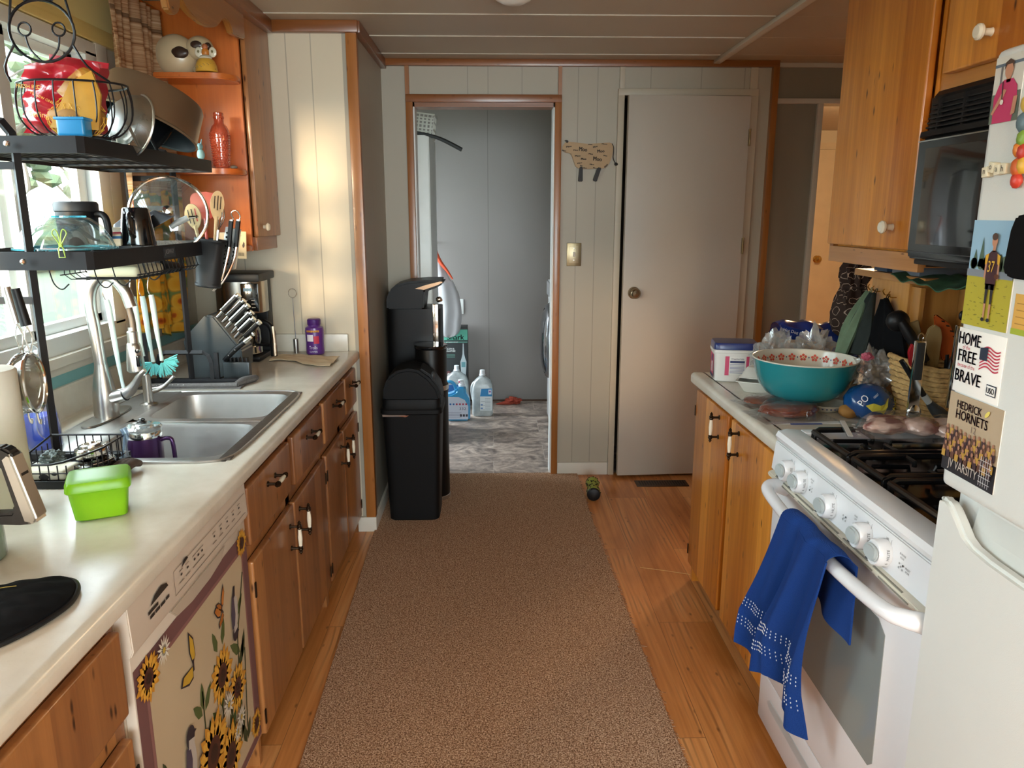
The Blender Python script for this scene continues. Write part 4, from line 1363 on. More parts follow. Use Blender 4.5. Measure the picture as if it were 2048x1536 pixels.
for s in (-1, 1):
    h.tube([(cxh + s * 0.036 + 0.0135 * math.cos(a * PI / 8), cy_, cz + 0.004 + 0.0135 * math.sin(a * PI / 8)) for a in range(16)], 0.0021, wm, 6, closed=True)
    h.tube([(cxh + s * 0.036, cy_, cz - 0.010), (cxh + s * 0.030, cy_, cz - 0.035), (cxh + s * 0.010, cy_, cz - 0.058), (cxh, cy_, cz - 0.062)], 0.0021, wm, 6, spl=4)
    h.tube([(cxh + s * 0.062, cy_, cz - 0.026), (cxh + s * 0.088, cy_, cz - 0.07), (bx + s * 0.108, cy_ + 0.03, bz + 0.118)], 0.0026, wm, 6, spl=3)
    h.tube([(cxh + s * 0.066, cy_, cz + 0.018), (cxh + s * 0.058, cy_, cz + 0.06), (cxh + s * 0.045, cy_, cz + 0.115), (cxh + s * 0.02, cy_, cz + 0.15), (cxh, cy_, cz + 0.158)], 0.0026, wm, 6, spl=3)
    h.blob((cxh + s * 0.026, cy_, cz + 0.073), (0.009, 0.003, 0.016), wm, sub=2)
obj('cow_face', h, wb_, 'wire cow face with nostrils and smile')
redf = M('red_onion_bag_film', 'a8202c', 0.22, var=0.25, vs=14, coat=0.5)
yelf = M('yellow_print_film', 'b8862c', 0.3, var=0.3, vs=20, coat=0.3)
def crumple(c, r, seed, amp, sub=4):
    return dict(c=c, r=r, amp=amp, freq=7, seed=seed, sub=sub)
rb = thing('produce_bag', 'shiny red printed produce bag slumped in the wire basket', 'bag', (-1.0, 1.87, bz + 0.01))
q = B()
def bag_face(u, v):
    from mathutils import noise as nz
    x = -1.065 + 0.165 * u + 0.01 * v
    z = bz + 0.012 + (0.165 - 0.03 * abs(u - 0.6)) * v
    y = 1.835 - 0.035 * math.sin(PI * u) * math.sin(PI * min(1, v * 1.2)) + 0.016 * nz.noise(Vector((u * 4, v * 4, 3))) + 0.02 * v + 0.006 * math.sin(v * 22 + u * 6)
    return (x, y, z)
q.slab(bag_face, (0, 0.045, 0), 1, 28, 28, redf)
q.prism([(-1.005, bz + 0.170), (-0.875, bz + 0.155), (-0.872, bz + 0.167), (-1.003, bz + 0.186)], 'y', 1.868, 1.872, redf, 0)
obj('film', q, rb)
FB = frame((0, 1.792, 0), (1, 0, 0), (0, 0, 1))
q = B()
gold = C('e0a83c')
for (x, z, s, a, h_) in ((-1.015, bz + 0.105, 'FRESH RED', -0.05, .008), (-0.985, bz + 0.080, 'YELLOW ONION', -0.45, .006), (-1.00, bz + 0.045, 'Selling', -0.1, .012)):
    q.text(FB, s, x, z, h_, gold, 2, rot=a)
obj('lettering', q, rb)
q = B()
q.prism([(-0.985, 0.02), (-0.93, 0.115), (-0.88, 0.14), (-0.865, 0.09), (-0.878, 0.015)], 'y', 1.80, 1.806, yelf)
q.v = [(x, y, z + bz) for x, y, z in q.v]
obj('yellow_flap', q, rb)
nb_ = thing('potato_net', 'yellow net bag of potatoes in front of the red bag in the wire basket', 'net bag', (-0.94, 1.83, bz + 0.01))
pot_m = M('brown_potato_skin', '9a6a2c', 0.7, var=0.35, vs=18, bump=0.3, bs=90)
netm = M('yellow_net_cord', 'd9a536', 0.5)
q = B(); q.blob((-0.940, 1.835, bz + 0.045), (0.062, 0.038, 0.040), pot_m, 0.12, 4, 2); obj('potato', q, nb_)
q = B(); q.blob((-0.925, 1.85, bz + 0.085), (0.035, 0.03, 0.026), pot_m, 0.12, 4, 5); obj('potato', q, nb_)
q = B()
for k in range(15):
    for s in (-1, 1):
        t0 = k / 14
        P = []
        for j in range(11):
            v = j / 10
            a = -PI * 1.05 + PI * 1.1 * ((t0 + s * 0.32 * v) % 1.0)
            zz = 0.045 + 0.044 * math.cos(PI * v); rr = math.sin(PI * (0.06 + 0.88 * v))
            P.append((-0.94 + 0.066 * rr * math.cos(a), 1.835 + 0.042 * rr * math.sin(a), bz + zz))
        ok = True
        q.tube(P[:5], 0.0008, netm, 4); q.tube(P[5:], 0.0008, netm, 4)
q.tube([(-0.945, 1.83, bz + 0.09), (-0.92, 1.82, bz + 0.125), (-0.895, 1.815, bz + 0.135), (-0.88, 1.812, bz + 0.10)], [0.03, 0.016, 0.012, 0.006], clear_mat('yellow_net_film', (0.98, 0.9, 0.6), 0.05, 0.2, 0.3, 'e0b040'), 8, spl=4)
no = obj('net', q, nb_)
solo('plastic_box', B().box(-0.952, 1.764, ZT1 + 0.001, -0.892, 1.802, ZT1 + 0.040, M('bright_blue_plastic', '1f7fb4', 0.35, var=0.04), 0.006, 3).box(-0.955, 1.761, ZT1 + 0.035, -0.889, 1.805, ZT1 + 0.041, MATS['bright_blue_plastic'], 0.002),
     'small bright blue plastic box at the near corner of the top rack shelf', 'box', (-0.922, 1.783, ZT1))

# ---- pan, strainer, plates, rabbit on the top shelf
bronzeC = M('bronze_nonstick', '8a7158', 0.34, 0.75, var=0.06)
pan = thing('cake_pan', 'large round bronze pan leaning upside down on the top rack shelf', 'pan', (-0.93, 2.15, ZT1))
q = B()
ax = Vector((0.30, 0.30, 0.90)).normalized()
rot = Vector((0, 0, 1)).rotation_difference(ax).to_matrix().to_4x4()
q.T = Matrix.Translation((-0.930, 2.165, 1.655)) @ rot
q.lathe((0, 0, 0), [(0.134, -0.008), (0.138, -0.004), (0.134, 0.0), (0.124, 0.085), (0.118, 0.094), (0.108, 0.097), (0.0, 0.097)], bronzeC, 48)
obj('outside', q, pan)
q = B(); q.T = Matrix.Translation((-0.930, 2.165, 1.655)) @ rot
q.lathe((0, 0, 0), [(0.134, -0.008), (0.130, -0.004), (0.120, 0.082), (0.108, 0.093), (0.0, 0.093)][::-1], M('dark_nonstick', '23282a', 0.35), 48)
obj('inside', q, pan, 'dark nonstick inside')
meshM = clear_mat('fine_wire_mesh', (0.62, 0.58, 0.52), 0.06, 0.35, 0.30, '8f8068')
st = thing('mesh_strainer', 'round fine wire mesh strainer leaning between the pan and the wire basket', 'strainer', (-0.93, 2.02, ZT1))
q = B(); R2 = Vector((0, 0, 1)).rotation_difference(Vector((-0.55, -0.80, 0.25)).normalized()).to_matrix().to_4x4()
q.T = Matrix.Translation((-0.905, 2.045, ZT1 + 0.052)) @ R2
q.lathe((0, 0, 0), [(0.078, 0.0), (0.070, 0.025), (0.05, 0.045), (0.025, 0.055), (0.0, 0.058)], meshM, 32)
obj('mesh', q, st)
q = B(); q.T = Matrix.Translation((-0.905, 2.045, ZT1 + 0.052)) @ R2
q.tube([(0.079 * math.cos(a * PI / 18), 0.079 * math.sin(a * PI / 18), 0) for a in range(36)], 0.003, steel, 6, closed=True)
obj('rim', q, st)
tealp = M('dark_teal_glaze', '16323a', 0.15, coat=0.5)
for k, (x, y, r, lbl) in enumerate(((-0.960, 2.135, 0.075, 'dark teal plate standing in the rack, partly under the bronze pan'), (-0.925, 2.24, 0.085, 'black rimmed dark plate leaning on the top rack behind the teal plate'))):
    q = B(); R3 = Vector((0, 0, 1)).rotation_difference(Vector((-0.45, -0.85, 0.30)).normalized()).to_matrix().to_4x4()
    q.T = Matrix.Translation((x, y, ZT1 + r * 0.93)) @ R3
    q.lathe((0, 0, 0), [(0, 0.002), (r * .55, 0.002), (r * .75, 0.006), (r, 0.016), (r, 0.019), (r * .74, 0.010), (r * .55, 0.006), (0, 0.006)], tealp if k == 0 else blackG, 40)
    solo('plate', q, lbl, 'plate', (x, y, ZT1))
rbt = thing('rabbit_figurine', 'tiny teal rabbit figurine at the far end of the top rack shelf', 'figurine', (-0.945, 2.50, ZT1))
tl = M('teal_figure', '86aeb0', 0.5)
q = B().blob((-0.912, 2.50, ZT1 + 0.016), (0.012, 0.010, 0.017), tl, 0.05).blob((-0.912, 2.497, ZT1 + 0.040), (0.009, 0.009, 0.010), tl, 0.05)
q.tube([(-0.916, 2.497, ZT1 + 0.045), (-0.926, 2.497, ZT1 + 0.060), (-0.934, 2.497, ZT1 + 0.062)], [0.003, 0.0035, 0.001], tl, 6, spl=3).tube([(-0.908, 2.497, ZT1 + 0.046), (-0.905, 2.497, ZT1 + 0.062)], [0.003, 0.001], tl, 6)
obj('body', q, rbt)

# ---- lower shelf things
gl = thing('glass_bowl', 'clear glass bowl turned upside down on the lower rack shelf', 'bowl', (-1.025, 1.88, ZM1))
gM = clear_mat('clear_glass', (0.90, 0.97, 0.98), 0.10, 0.03, 0.05, 'cfeef2')
aq = clear_mat('aqua_glass_edge', (0.45, 0.85, 0.92), 0.12, 0.05, 0.25, '6fd0de')
obj('wall', B().lathe((-1.025, 1.88, ZM1), [(0.108, 0.004), (0.100, 0.025), (0.082, 0.055), (0.058, 0.074), (0.050, 0.076), (0.0, 0.074)], gM, 44), gl)
obj('rim', B().lathe((-1.025, 1.88, ZM1), [(0.104, 0.001), (0.113, 0.001), (0.113, 0.005), (0.104, 0.006), (0.104, 0.001)], aq, 44), gl)
obj('foot', B().lathe((-1.025, 1.88, ZM1 + 0.074), [(0.038, 0.0), (0.050, 0.0), (0.050, 0.005), (0.038, 0.005), (0.038, 0.0)], aq, 36), gl)
cl = thing('clip', 'small lime green wire clip on the near rail of the lower rack shelf', 'clip', (-0.965, 1.742, ZM0 + 0.02))
lime = M('lime_wire', '9fb84a', 0.4)
q = B()
for s in (-1, 1):
    q.tube([(-0.962, 1.742, 1.352), (-0.962 + s * 0.010, 1.742, 1.368), (-0.962 + s * 0.016, 1.742, 1.380), (-0.962 + s * 0.009, 1.742, 1.388), (-0.962 + s * 0.003, 1.742, 1.376), (-0.962, 1.742, 1.352)], 0.0014, lime, 6, spl=3)
q.tube([(-0.962, 1.742, 1.354), (-0.968, 1.742, 1.345), (-0.968, 1.742, 1.326), (-0.955, 1.742, 1.326), (-0.957, 1.742, 1.345), (-0.962, 1.742, 1.354)], 0.0016, lime, 6)
q.lathe((-0.962, 1.739, 1.353), [(0, 0), (0.004, 0), (0.004, 0.007), (0, 0.007)], lime, 10, axis='y')
obj('wire', q, cl)
tm = thing('travel_mug', 'black insulated travel mug behind the glass bowl', 'mug', (-1.065, 2.02, ZM1))
obj('body', B().lathe((-1.065, 2.02, ZM1), [(0, 0.001), (0.040, 0.001), (0.046, 0.01), (0.049, 0.085), (0.049, 0.088)], blackP, 32), tm)
obj('lid', B().lathe((-1.065, 2.02, ZM1 + 0.088), [(0.049, 0), (0.052, 0.003), (0.052, 0.020), (0.048, 0.026), (0.0, 0.026)], M('black_lid', '202226', 0.5), 32), tm)
obj('handle', B().tube([(-1.02, 2.02, ZM1 + 0.082), (-1.000, 2.015, ZM1 + 0.082), (-0.988, 2.012, ZM1 + 0.068), (-0.986, 2.012, ZM1 + 0.03), (-0.998, 2.012, ZM1 + 0.015)], 0.009, blackP, 10, spl=4), tm)
# square black bowls
for k, (x, y, a) in enumerate(((-1.02, 2.215, 0.3), (-0.985, 2.265, 0.55))):
    q = B(); q.T = Matrix.Translation((x, y, ZM1 + 0.045 + 0.005 * k)) @ Matrix.Rotation(0.45, 4, 'Z') @ Matrix.Rotation(math.radians(-38 + 8 * k), 4, 'Y')
    rs = []
    for (s_, h_) in ((0.030, 0.034), (0.034, 0.03), (0.062, -0.004), (0.068, -0.006), (0.060, -0.002), (0.030, 0.028)):
        rs.append([(p[0], p[1], h_) for p in rrect(0, 0, s_, s_, 0.012, 28)])
    q.rings([r[::-1] for r in rs], M('matte_black_stoneware', '26272b', 0.4))
    solo('square_bowl', q, ('black square bowl leaning upside down near the window', 'black square bowl leaning behind the black mug')[k], 'bowl', (x, y, ZM1))
wbw = thing('cereal_bowl', 'cream bowl with a red and blue striped rim, upside down beside the black mug', 'bowl', (-1.01, 2.12, ZM1))
crm = M('cream_stoneware', 'd9d0b8', 0.25, coat=0.3)
obj('body', B().lathe((-1.01, 2.12, ZM1), [(0.066, 0.001), (0.067, 0.006), (0.061, 0.024), (0.056, 0.032), (0.036, 0.042), (0.030, 0.043), (0.029, 0.048), (0, 0.047)], crm, 40), wbw)
obj('stripe', B().lathe((-1.01, 2.12, ZM1), [(0.0575, 0.0305), (0.0500, 0.0365)], M('red_glaze', 'b02a4a', 0.3), 40), wbw, 'red stripe')
obj('stripe', B().lathe((-1.01, 2.12, ZM1), [(0.0630, 0.0195), (0.0605, 0.0265)], M('blue_glaze', '3a6a9a', 0.3), 40), wbw, 'blue stripe')
mg = thing('mug', 'glossy black mug turned upside down on the lower rack shelf', 'mug', (-0.945, 2.085, ZM1))
obj('body', B().lathe((-0.945, 2.085, ZM1), [(0.0, 0.004), (0.041, 0.002), (0.044, 0.001), (0.0445, 0.005), (0.038, 0.060), (0.033, 0.096), (0.029, 0.100), (0, 0.099)], blackG, 36), mg)
obj('handle', B().tube([(-0.938, 2.045, ZM1 + 0.080), (-0.932, 2.018, ZM1 + 0.082), (-0.930, 2.008, ZM1 + 0.066), (-0.930, 2.010, ZM1 + 0.038), (-0.936, 2.040, ZM1 + 0.026)], 0.006, blackG, 10, spl=5), mg)
ld = thing('pan_cover', 'large clear glass pot lid standing on edge behind the black mug', 'lid', (-0.97, 2.36, ZM1))
q = B(); R4 = Vector((0, 0, 1)).rotation_difference(Vector((0.30, -0.93, 0.20)).normalized()).to_matrix().to_4x4()
q.T = Matrix.Translation((-0.975, 2.37, ZM1 + 0.085)) @ R4
q.lathe((0, 0, 0), [(0.106, 0), (0.08, 0.016), (0.04, 0.026), (0, 0.028)], gM, 44)
obj('pane', q, ld)
q = B(); q.T = Matrix.Translation((-0.975, 2.37, ZM1 + 0.085)) @ R4
q.tube([(0.109 * math.cos(a * PI / 24), 0.109 * math.sin(a * PI / 24), 0) for a in range(48)], 0.0048, chrome, 8, closed=True)
obj('rim', q, ld)
q = B(); q.T = Matrix.Translation((-0.975, 2.37, ZM1 + 0.085)) @ R4
q.lathe((0, 0, 0.028), [(0.006, 0), (0.006, 0.012), (0.014, 0.020), (0.012, 0.030), (0, 0.032)], chrome, 20)
obj('knob', q, ld)
pl_ = thing('peeler', 'pale grey handled peeler leaning on the lower shelf rail', 'peeler', (-0.91, 2.40, ZM1))
obj('handle', B().tube([(-0.945, 2.30, ZM1 + 0.045), (-0.925, 2.31, ZM1 + 0.060), (-0.900, 2.32, ZM1 + 0.072)], [0.007, 0.0095, 0.0085], M('pale_grey_plastic', 'aab0ae', 0.4), 10, spl=3), pl_)
obj('blade', B().tube([(-0.898, 2.32, ZM1 + 0.073), (-0.880, 2.325, ZM1 + 0.075)], 0.004, chrome, 8).lathe((-0.876, 2.326, ZM1 + 0.076), [(0, -.006), (0.006, 0), (0, .006)], chrome, 10), pl_)
obj('tray', B().box(-1.065, 2.03, ZM0 - 0.038, -0.932, 2.20, ZM0 - 0.010, M('cream_plastic_tray', 'd8d2b0', 0.4), 0.012, 3), None)
bpy.data.objects['tray'].name = 'serving_tray'
tag(bpy.data.objects['serving_tray'], 'cream tray lying in the wire basket under the lower rack shelf', 'tray')
dlid = solo('plastic_cover', B().lathe((-0.99, 2.31, ZM0 - 0.037), [(0, 0), (0.06, 0), (0.064, 0.006), (0.05, 0.018), (0.015, 0.026), (0.014, 0.03), (0, 0.031)], blackP, 32),
            'black plastic lid in the wire basket beside the cream tray', 'lid', (-0.99, 2.31, ZM0 - 0.04))

# ---- utensil holder hung at the end of the lower shelf
hx, hy, hz = -0.905, 2.445, 1.195
uh = thing('utensil_holder', 'black utensil holder hung on the far end of the dish rack', 'utensil holder', (hx, hy, hz))
q = B(); tl_ = Matrix.Translation((hx, hy, hz)) @ Matrix.Rotation(math.radians(8), 4, 'Y')
q.T = tl_
rs = [[(p[0], p[1], z) for p in rrect(0, 0, a, c, 0.03, 32)] for a, c, z in ((0.036, 0.028, 0.0), (0.040, 0.031, 0.004), (0.040, 0.031, 0.010), (0.038, 0.030, 0.013), (0.043, 0.033, 0.140), (0.047, 0.036, 0.146), (0.046, 0.035, 0.152), (0.041, 0.031, 0.150), (0.036, 0.028, 0.012))]
q.rings(rs, M('matt_black_holder', '191a1c', 0.55))
obj('cup', q, uh)
wood = M('pale_beech', 'd0ab78', 0.55, var=0.12, vs=30)
woodd = M('slot_shadow', '3a2414', 0.9)
def spoon(name, base, tip, w, L, label, cat, mat, slots=(), lean=0.0, thick=0.006, hr=0.0055, face=(0, -1, 0)):
    t = thing(name, label, cat, base)
    b0, t0 = Vector(base), Vector(tip)
    d = (t0 - b0).normalized()
    f = Vector(face); f = (f - d * f.dot(d)).normalized()
    s_ = d.cross(f)
    obj('handle', B().tube([b0, b0 + (t0 - b0) * 0.5, t0 - d * L * 0.85], [hr, hr * .85, hr * 1.1], mat, 8), t)
    q = B()
    n = 26
    rs = []
    for off in (-thick / 2, thick / 2):
        ring = []
        for k in range(n):
            a = 2 * PI * k / n
            u = math.sin(a); v = math.cos(a)
            ww = w / 2 * (1 - 0.28 * max(0, -v)) if True else w
            ring.append(t0 - d * L / 2 + s_ * (ww * u) + d * (L / 2 * v) + f * (off - 0.006 * (1 - u * u) * (1 - v * v)))
        rs.append(ring)
    q.rings(rs, mat)
    hd_ = obj('head', q, t)
    if slots:
        q = B()
        fr = (t0 - d * L / 2 + f * (thick / 2 + 0.0004), s_, d)
        if fr[1].cross(fr[2]).dot(f) < 0:
            fr = (fr[0], -fr[1], fr[2])
        for (sx_, sy0, sy1, sw, sm) in slots:
            q.rect((Vector(fr[0]), fr[1], fr[2]), sx_ * w - sw / 2, sy0 * L, sx_ * w + sw / 2, sy1 * L, sm, 1)
        obj('slots', q, hd_)
    return t
rslot = C('c03a28')
spoon('slotted_spoon', (hx + 0.005, hy - 0.010, hz + 0.03), (-0.930, 2.425, 1.452), 0.050, 0.078, 'wooden spoon with three rows of slots, nearer one in the black holder', 'spoon', wood,
      [(-0.22, -.25, .28, .003, woodd), (0.0, -.30, .30, .003, woodd), (0.22, -.2, .30, .004, rslot)])
spoon('slotted_spoon', (hx + 0.012, hy + 0.012, hz + 0.03), (-0.852, 2.455, 1.492), 0.042, 0.092, 'taller wooden slotted spoon tilted right, behind the first spoon', 'spoon', wood,
      [(-0.2, -.1, .32, .003, woodd), (0.02, -.15, .34, .003, woodd), (0.22, -.1, .32, .003, woodd)], face=(0.45, -0.9, 0))
sp_t = thing('spatula', 'red silicone spatula behind the wooden spoons', 'spatula', (hx, hy + 0.02, hz + 0.03))
redS = M('red_silicone', 'b8402a', 0.45)
obj('head', B().prism([(-0.948, 1.425), (-0.950, 1.470), (-0.942, 1.484), (-0.900, 1.490), (-0.868, 1.484), (-0.872, 1.425), (-0.885, 1.405), (-0.93, 1.405)], 'y', 2.475, 2.483, redS, 0.003), sp_t)
obj('handle', B().tube([(hx + 0.002, hy + 0.018, hz + 0.03), (-0.908, 2.479, 1.41)], 0.005, redS, 8), sp_t)
tg = thing('tongs', 'steel and black kitchen tongs hanging beside the black holder', 'tongs', (-0.86, 2.47, 1.19))
for s, off in ((1, 0), (-1, 0.022)):
    q = B().tube([(-0.822 + off, 2.47, 1.405), (-0.835 + off, 2.47, 1.33), (-0.850 + off, 2.465, 1.27), (-0.868 + off * .4, 2.46, 1.215), (-0.895 + off * .1, 2.455, 1.182)], [0.0065, 0.0055, 0.0045, 0.004, 0.003], chrome, 8, spl=4)
    q.tube([(-0.824 + off, 2.470, 1.40), (-0.838 + off, 2.47, 1.32)], [0.0078, 0.0075], blackP, 8)
    obj('arm', q, tg)
obj('ring', B().tube([(-0.816, 2.47, 1.405), (-0.822, 2.47, 1.425), (-0.806, 2.47, 1.432), (-0.795, 2.47, 1.415), (-0.80, 2.47, 1.40)], 0.002, chrome, 6, spl=3), tg)
gt = thing('box_grater', 'small steel grater with punched holes hanging behind the tongs', 'grater', (-0.87, 2.52, 1.25))
q = B(); q.T = Matrix.Translation((-0.862, 2.52, 1.25)) @ Matrix.Rotation(math.radians(12), 4, 'Y')
q.box(-0.022, -0.012, 0, 0.022, 0.012, 0.13, steel, 0.002)
for i in range(3):
    for j in range(8):
        q.lathe((-0.014 + 0.014 * i, -0.0125, 0.014 + 0.014 * j), [(0, -0.0005), (0.0035, -0.0005), (0.0035, 0.001)], blackG, 8, axis='y')
obj('plate', q, gt)
wk = thing('whisk', 'small wire whisk in the black holder behind the slotted spoons', 'whisk', (hx + 0.02, hy + 0.02, hz + 0.05))
q = B()
for k in range(5):
    a = PI * k / 5
    q.tube([(-0.868, 2.472, 1.37), (-0.862 + 0.016 * math.cos(a), 2.472 + 0.016 * math.sin(a), 1.41), (-0.850, 2.472, 1.445), (-0.854 - 0.016 * math.cos(a), 2.472 - 0.016 * math.sin(a), 1.41), (-0.868, 2.472, 1.37)], 0.0011, chrome, 5, spl=4)
q.tube([(hx + 0.016, hy + 0.018, hz + 0.05), (-0.868, 2.472, 1.372)], 0.005, steel, 8)
obj('wires', q, wk)

# ---- brushes hung from hooks
brush_m = M('aqua_bristles', '6cc9c9', 0.7, var=0.25, vs=60)
brush_h = M('pale_aqua_plastic', 'c3d8d4', 0.35, coat=0.2)
def brush(x, y, z1, z0, label, head=True, lean=0.0, hs=1.0, side=1):
    t = thing('dish_brush', label, 'brush', (x, y, z0), 'dish brushes hung from the rack')
    q = B().tube([(x, y, z1), (x + lean * 0.2, y, z1 - 0.03), (x + lean * .5, y, (z1 + z0) / 2), (x + lean * .8, y, z0 + 0.06), (x + lean, y, z0 + 0.028)], [0.007, 0.0085, 0.0070, 0.0045, 0.006], brush_h, 10, spl=4)
    obj('handle', q, t)
    obj('hook', B().tube([(x, y, z1 - 0.006), (x - 0.004, y - 0.01, z1 + 0.02), (x + 0.002, y, ZM0 - 0.036)], 0.0013, chrome, 5, spl=3), t)
    if head:
        q = B()
        rnd = random.Random(int(x * 1000))
        c = Vector((x + lean, y, z0 + 0.026))
        for k in range(70):
            a = rnd.uniform(-1.25, 1.25) + side * 0.75; el = rnd.uniform(-0.5, 0.5)
            L = 0.040 * hs * rnd.uniform(0.8, 1.05)
            d = Vector((math.sin(a), el * .6, -math.cos(a))).normalized()
            q.tube([c + d * 0.006, c + d * L], [0.0014, 0.0018], brush_m, 4)
        bo = obj('bristles', q, t)
    return t
brush(-0.980, 2.205, 1.195, 0.975, 'white handled dish brush with fanned aqua bristles, the one nearest the knife block', True, 0.012, 1.15, 1)
brush(-1.010, 2.215, 1.190, 0.970, 'white handled dish brush just left of the fanned one', True, 0.012, 1.0, -0.4)
brush(-1.040, 2.225, 1.188, 0.985, 'pale aqua handled tool hanging behind the faucet spray head', False, 0.010)
brush(-1.085, 2.16, 1.186, 0.900, 'pale aqua bottle brush hanging left of the spray head, reaching the sink', True, 0.020, 0.7, 0.0)

# ---- knife block
kb_ = thing('knife_block', 'black knife block with six steel handled knives', 'knife block', (-0.98, 2.76, ZC))
kbm = M('knife_block_grey', '3a4144', 0.32, coat=0.15)
q = B()
# side outline in (x,z): slanted face looks up to the right
P = [(-1.095, ZC + 0.001), (-1.00, ZC + 0.001), (-0.905, ZC + 0.030), (-0.900, 0.945), (-0.990, 1.070), (-1.020, 1.072), (-1.105, 0.985)]
q.prism(P[::-1], 'y', 2.70, 2.835, kbm, 0.006)
obj('block', q, kb_)
q = B().box(-0.960, 2.668, ZC + 0.001, -0.868, 2.70, 0.908, kbm, 0.004)
lower = obj('steak_knife_tier', q, kb_)
q = B()
for k in range(6):
    q.box(-0.950 + 0.014 * k, 2.672, 0.905, -0.944 + 0.014 * k, 2.696, 0.922, blackP, 0.002)
obj('slots', q, lower)
hx0 = [(-0.968, 1.077, 0.098), (-0.954, 1.058, 0.096), (-0.940, 1.040, 0.100), (-0.925, 1.020, 0.090), (-0.912, 1.004, 0.084), (-0.902, 0.985, 0.092)]
for k, (x, z, L) in enumerate(hx0):
    kn = thing('knife', ('steel and black knife in the top slot of the block', 'steel and black knife in the second slot from the top', 'steel and black knife in the third slot from the top', 'steel and black knife in the fourth slot from the top', 'steel and black knife in the fifth slot from the top', 'steel and black knife in the lowest slot of the block')[k], 'knife', (x, 2.70, z), 'knives in the black block')
    d = Vector((0.735, -0.05, 0.676)).normalized()
    p = Vector((x - 0.010, 2.705 + 0.012 * (k % 2), z - 0.012))
    up_ = Vector((0, -1, 0))
    q = B().tube([p, p + d * 0.030], [0.0075, 0.0090], chrome, 12)
    obj('bolster', q, kn)
    q = B().tube([p + d * 0.028, p + d * L * 0.5, p + d * (L + 0.010)], [0.0085, 0.0105, 0.0090], blackP, 12)
    g_ = obj('grip', q, kn)
    q = B().tube([p + d * (L + 0.008), p + d * (L + 0.018)], [0.0100, 0.0105], chrome, 12)
    q.tube([p + d * 0.030 + Vector((-.006, -.0055, .006)), p + d * (L + 0.010) + Vector((-.006, -.0055, .006))], 0.0036, chrome, 8)
    obj('pommel', q, kn)
kn = thing('kitchen_scissors', 'black riveted scissors with chrome joint standing in the front of the block', 'scissors', (-0.90, 2.67, 0.90))
q = B().tube([(-0.948, 2.655, 0.918), (-0.900, 2.650, 0.962), (-0.868, 2.648, 0.985)], [0.0075, 0.0100, 0.0085], blackP, 12)
for t_ in (0.25, 0.55, 0.85):
    q.blob((-0.948 + 0.08 * t_, 2.642, 0.918 + 0.067 * t_ + 0.002), (0.0022, 0.0022, 0.0022), chrome, sub=2)
obj('grip', q, kn)
obj('joint', B().tube([(-0.870, 2.648, 0.984), (-0.846, 2.648, 1.002)], [0.009, 0.006], chrome, 10).blob((-0.838, 2.648, 1.012), (0.007, 0.006, 0.008), chrome, 0.1), kn)

# ---- coffee maker
cmx, cmy = -0.995, 3.095
cmk = thing('coffee_maker', 'black and steel drip coffee maker in the corner behind the knife block', 'coffee maker', (cmx, cmy, ZC))
q = B().box(-1.10, 3.02, ZC + 0.001, -0.935, 3.215, ZC + 0.022, blackP, 0.008).box(-1.12, 3.17, ZC + 0.02, -0.935, 3.24, 1.19, blackP, 0.008)
obj('body', q, cmk)
q = B().box(-1.12, 3.02, 1.160, -0.918, 3.24, 1.192, blackP, 0.008)
obj('lid', q, cmk)
q = B()
q.rings([[(p[0], p[1], z) for p in rrect(-1.018, 3.115, 0.098, 0.095, 0.09, 40)] for z in (1.035, 1.160)], M('coffee_maker_steel', 'a9a6a0', 0.22, 1.0))
hs_ = obj('brew_housing', q, cmk, 'brushed steel brew housing')
q = B(); FCm = frame((0, 3.012, 0), (1, 0, 0), (0, 0, 1))
q.box(-0.990, 3.010, 1.045, -0.922, 3.022, 1.155, blackG, 0.003)
q.rect(frame((0, 3.0098, 0), (1, 0, 0), (0, 0, 1)), -0.978, 1.125, -0.945, 1.138, C('5a7f9a'), 1)
for k in range(3):
    q.rect(frame((0, 3.0098, 0), (1, 0, 0), (0, 0, 1)), -0.980, 1.060 + 0.014 * k, -0.965, 1.063 + 0.014 * k, C('7a7a7a'), 1)
    q.rect(frame((0, 3.0098, 0), (1, 0, 0), (0, 0, 1)), -0.950, 1.060 + 0.014 * k, -0.935, 1.063 + 0.014 * k, C('7a7a7a'), 1)
obj('control_panel', q, cmk)
q = B().lathe((-1.010, 3.085, ZC + 0.024), [(0, 0.0), (0.060, 0.0), (0.066, 0.006), (0.066, 0.034), (0.062, 0.038)], chrome, 36)
obj('warming_plate', q, cmk, 'polished band around the carafe base')
cf_ = thing('coffee_carafe', 'glass coffee carafe with black and steel handle in the coffee maker', 'carafe', (-1.01, 3.085, ZC + 0.06))
dgl = clear_mat('smoked_carafe_glass', (0.45, 0.42, 0.40), 0.14, 0.04, 0.2, '2a2420')
obj('glass', B().lathe((-1.010, 3.085, ZC + 0.063), [(0, 0), (0.058, 0.0), (0.064, 0.02), (0.062, 0.06), (0.048, 0.095), (0.044, 0.102)], dgl, 36), cf_)
obj('lid', B().lathe((-1.010, 3.085, ZC + 0.163), [(0.046, 0), (0.052, 0.004), (0.052, 0.018), (0.03, 0.024), (0, 0.024)], blackP, 30), cf_)
q = B().tube([(-0.962, 3.06, 0.995), (-0.925, 3.045, 1.000), (-0.898, 3.04, 0.990), (-0.885, 3.04, 0.960), (-0.884, 3.04, 0.90)], [0.010, 0.011, 0.012, 0.012, 0.012], blackP, 10, spl=4)
q.tube([(-0.884, 3.04, 0.905), (-0.884, 3.04, 0.862)], 0.013, blackP, 10)
q.tube([(-0.965, 3.06, 0.905), (-0.90, 3.045, 0.905)], 0.006, blackP, 8)
hd2 = obj('handle', q, cf_)
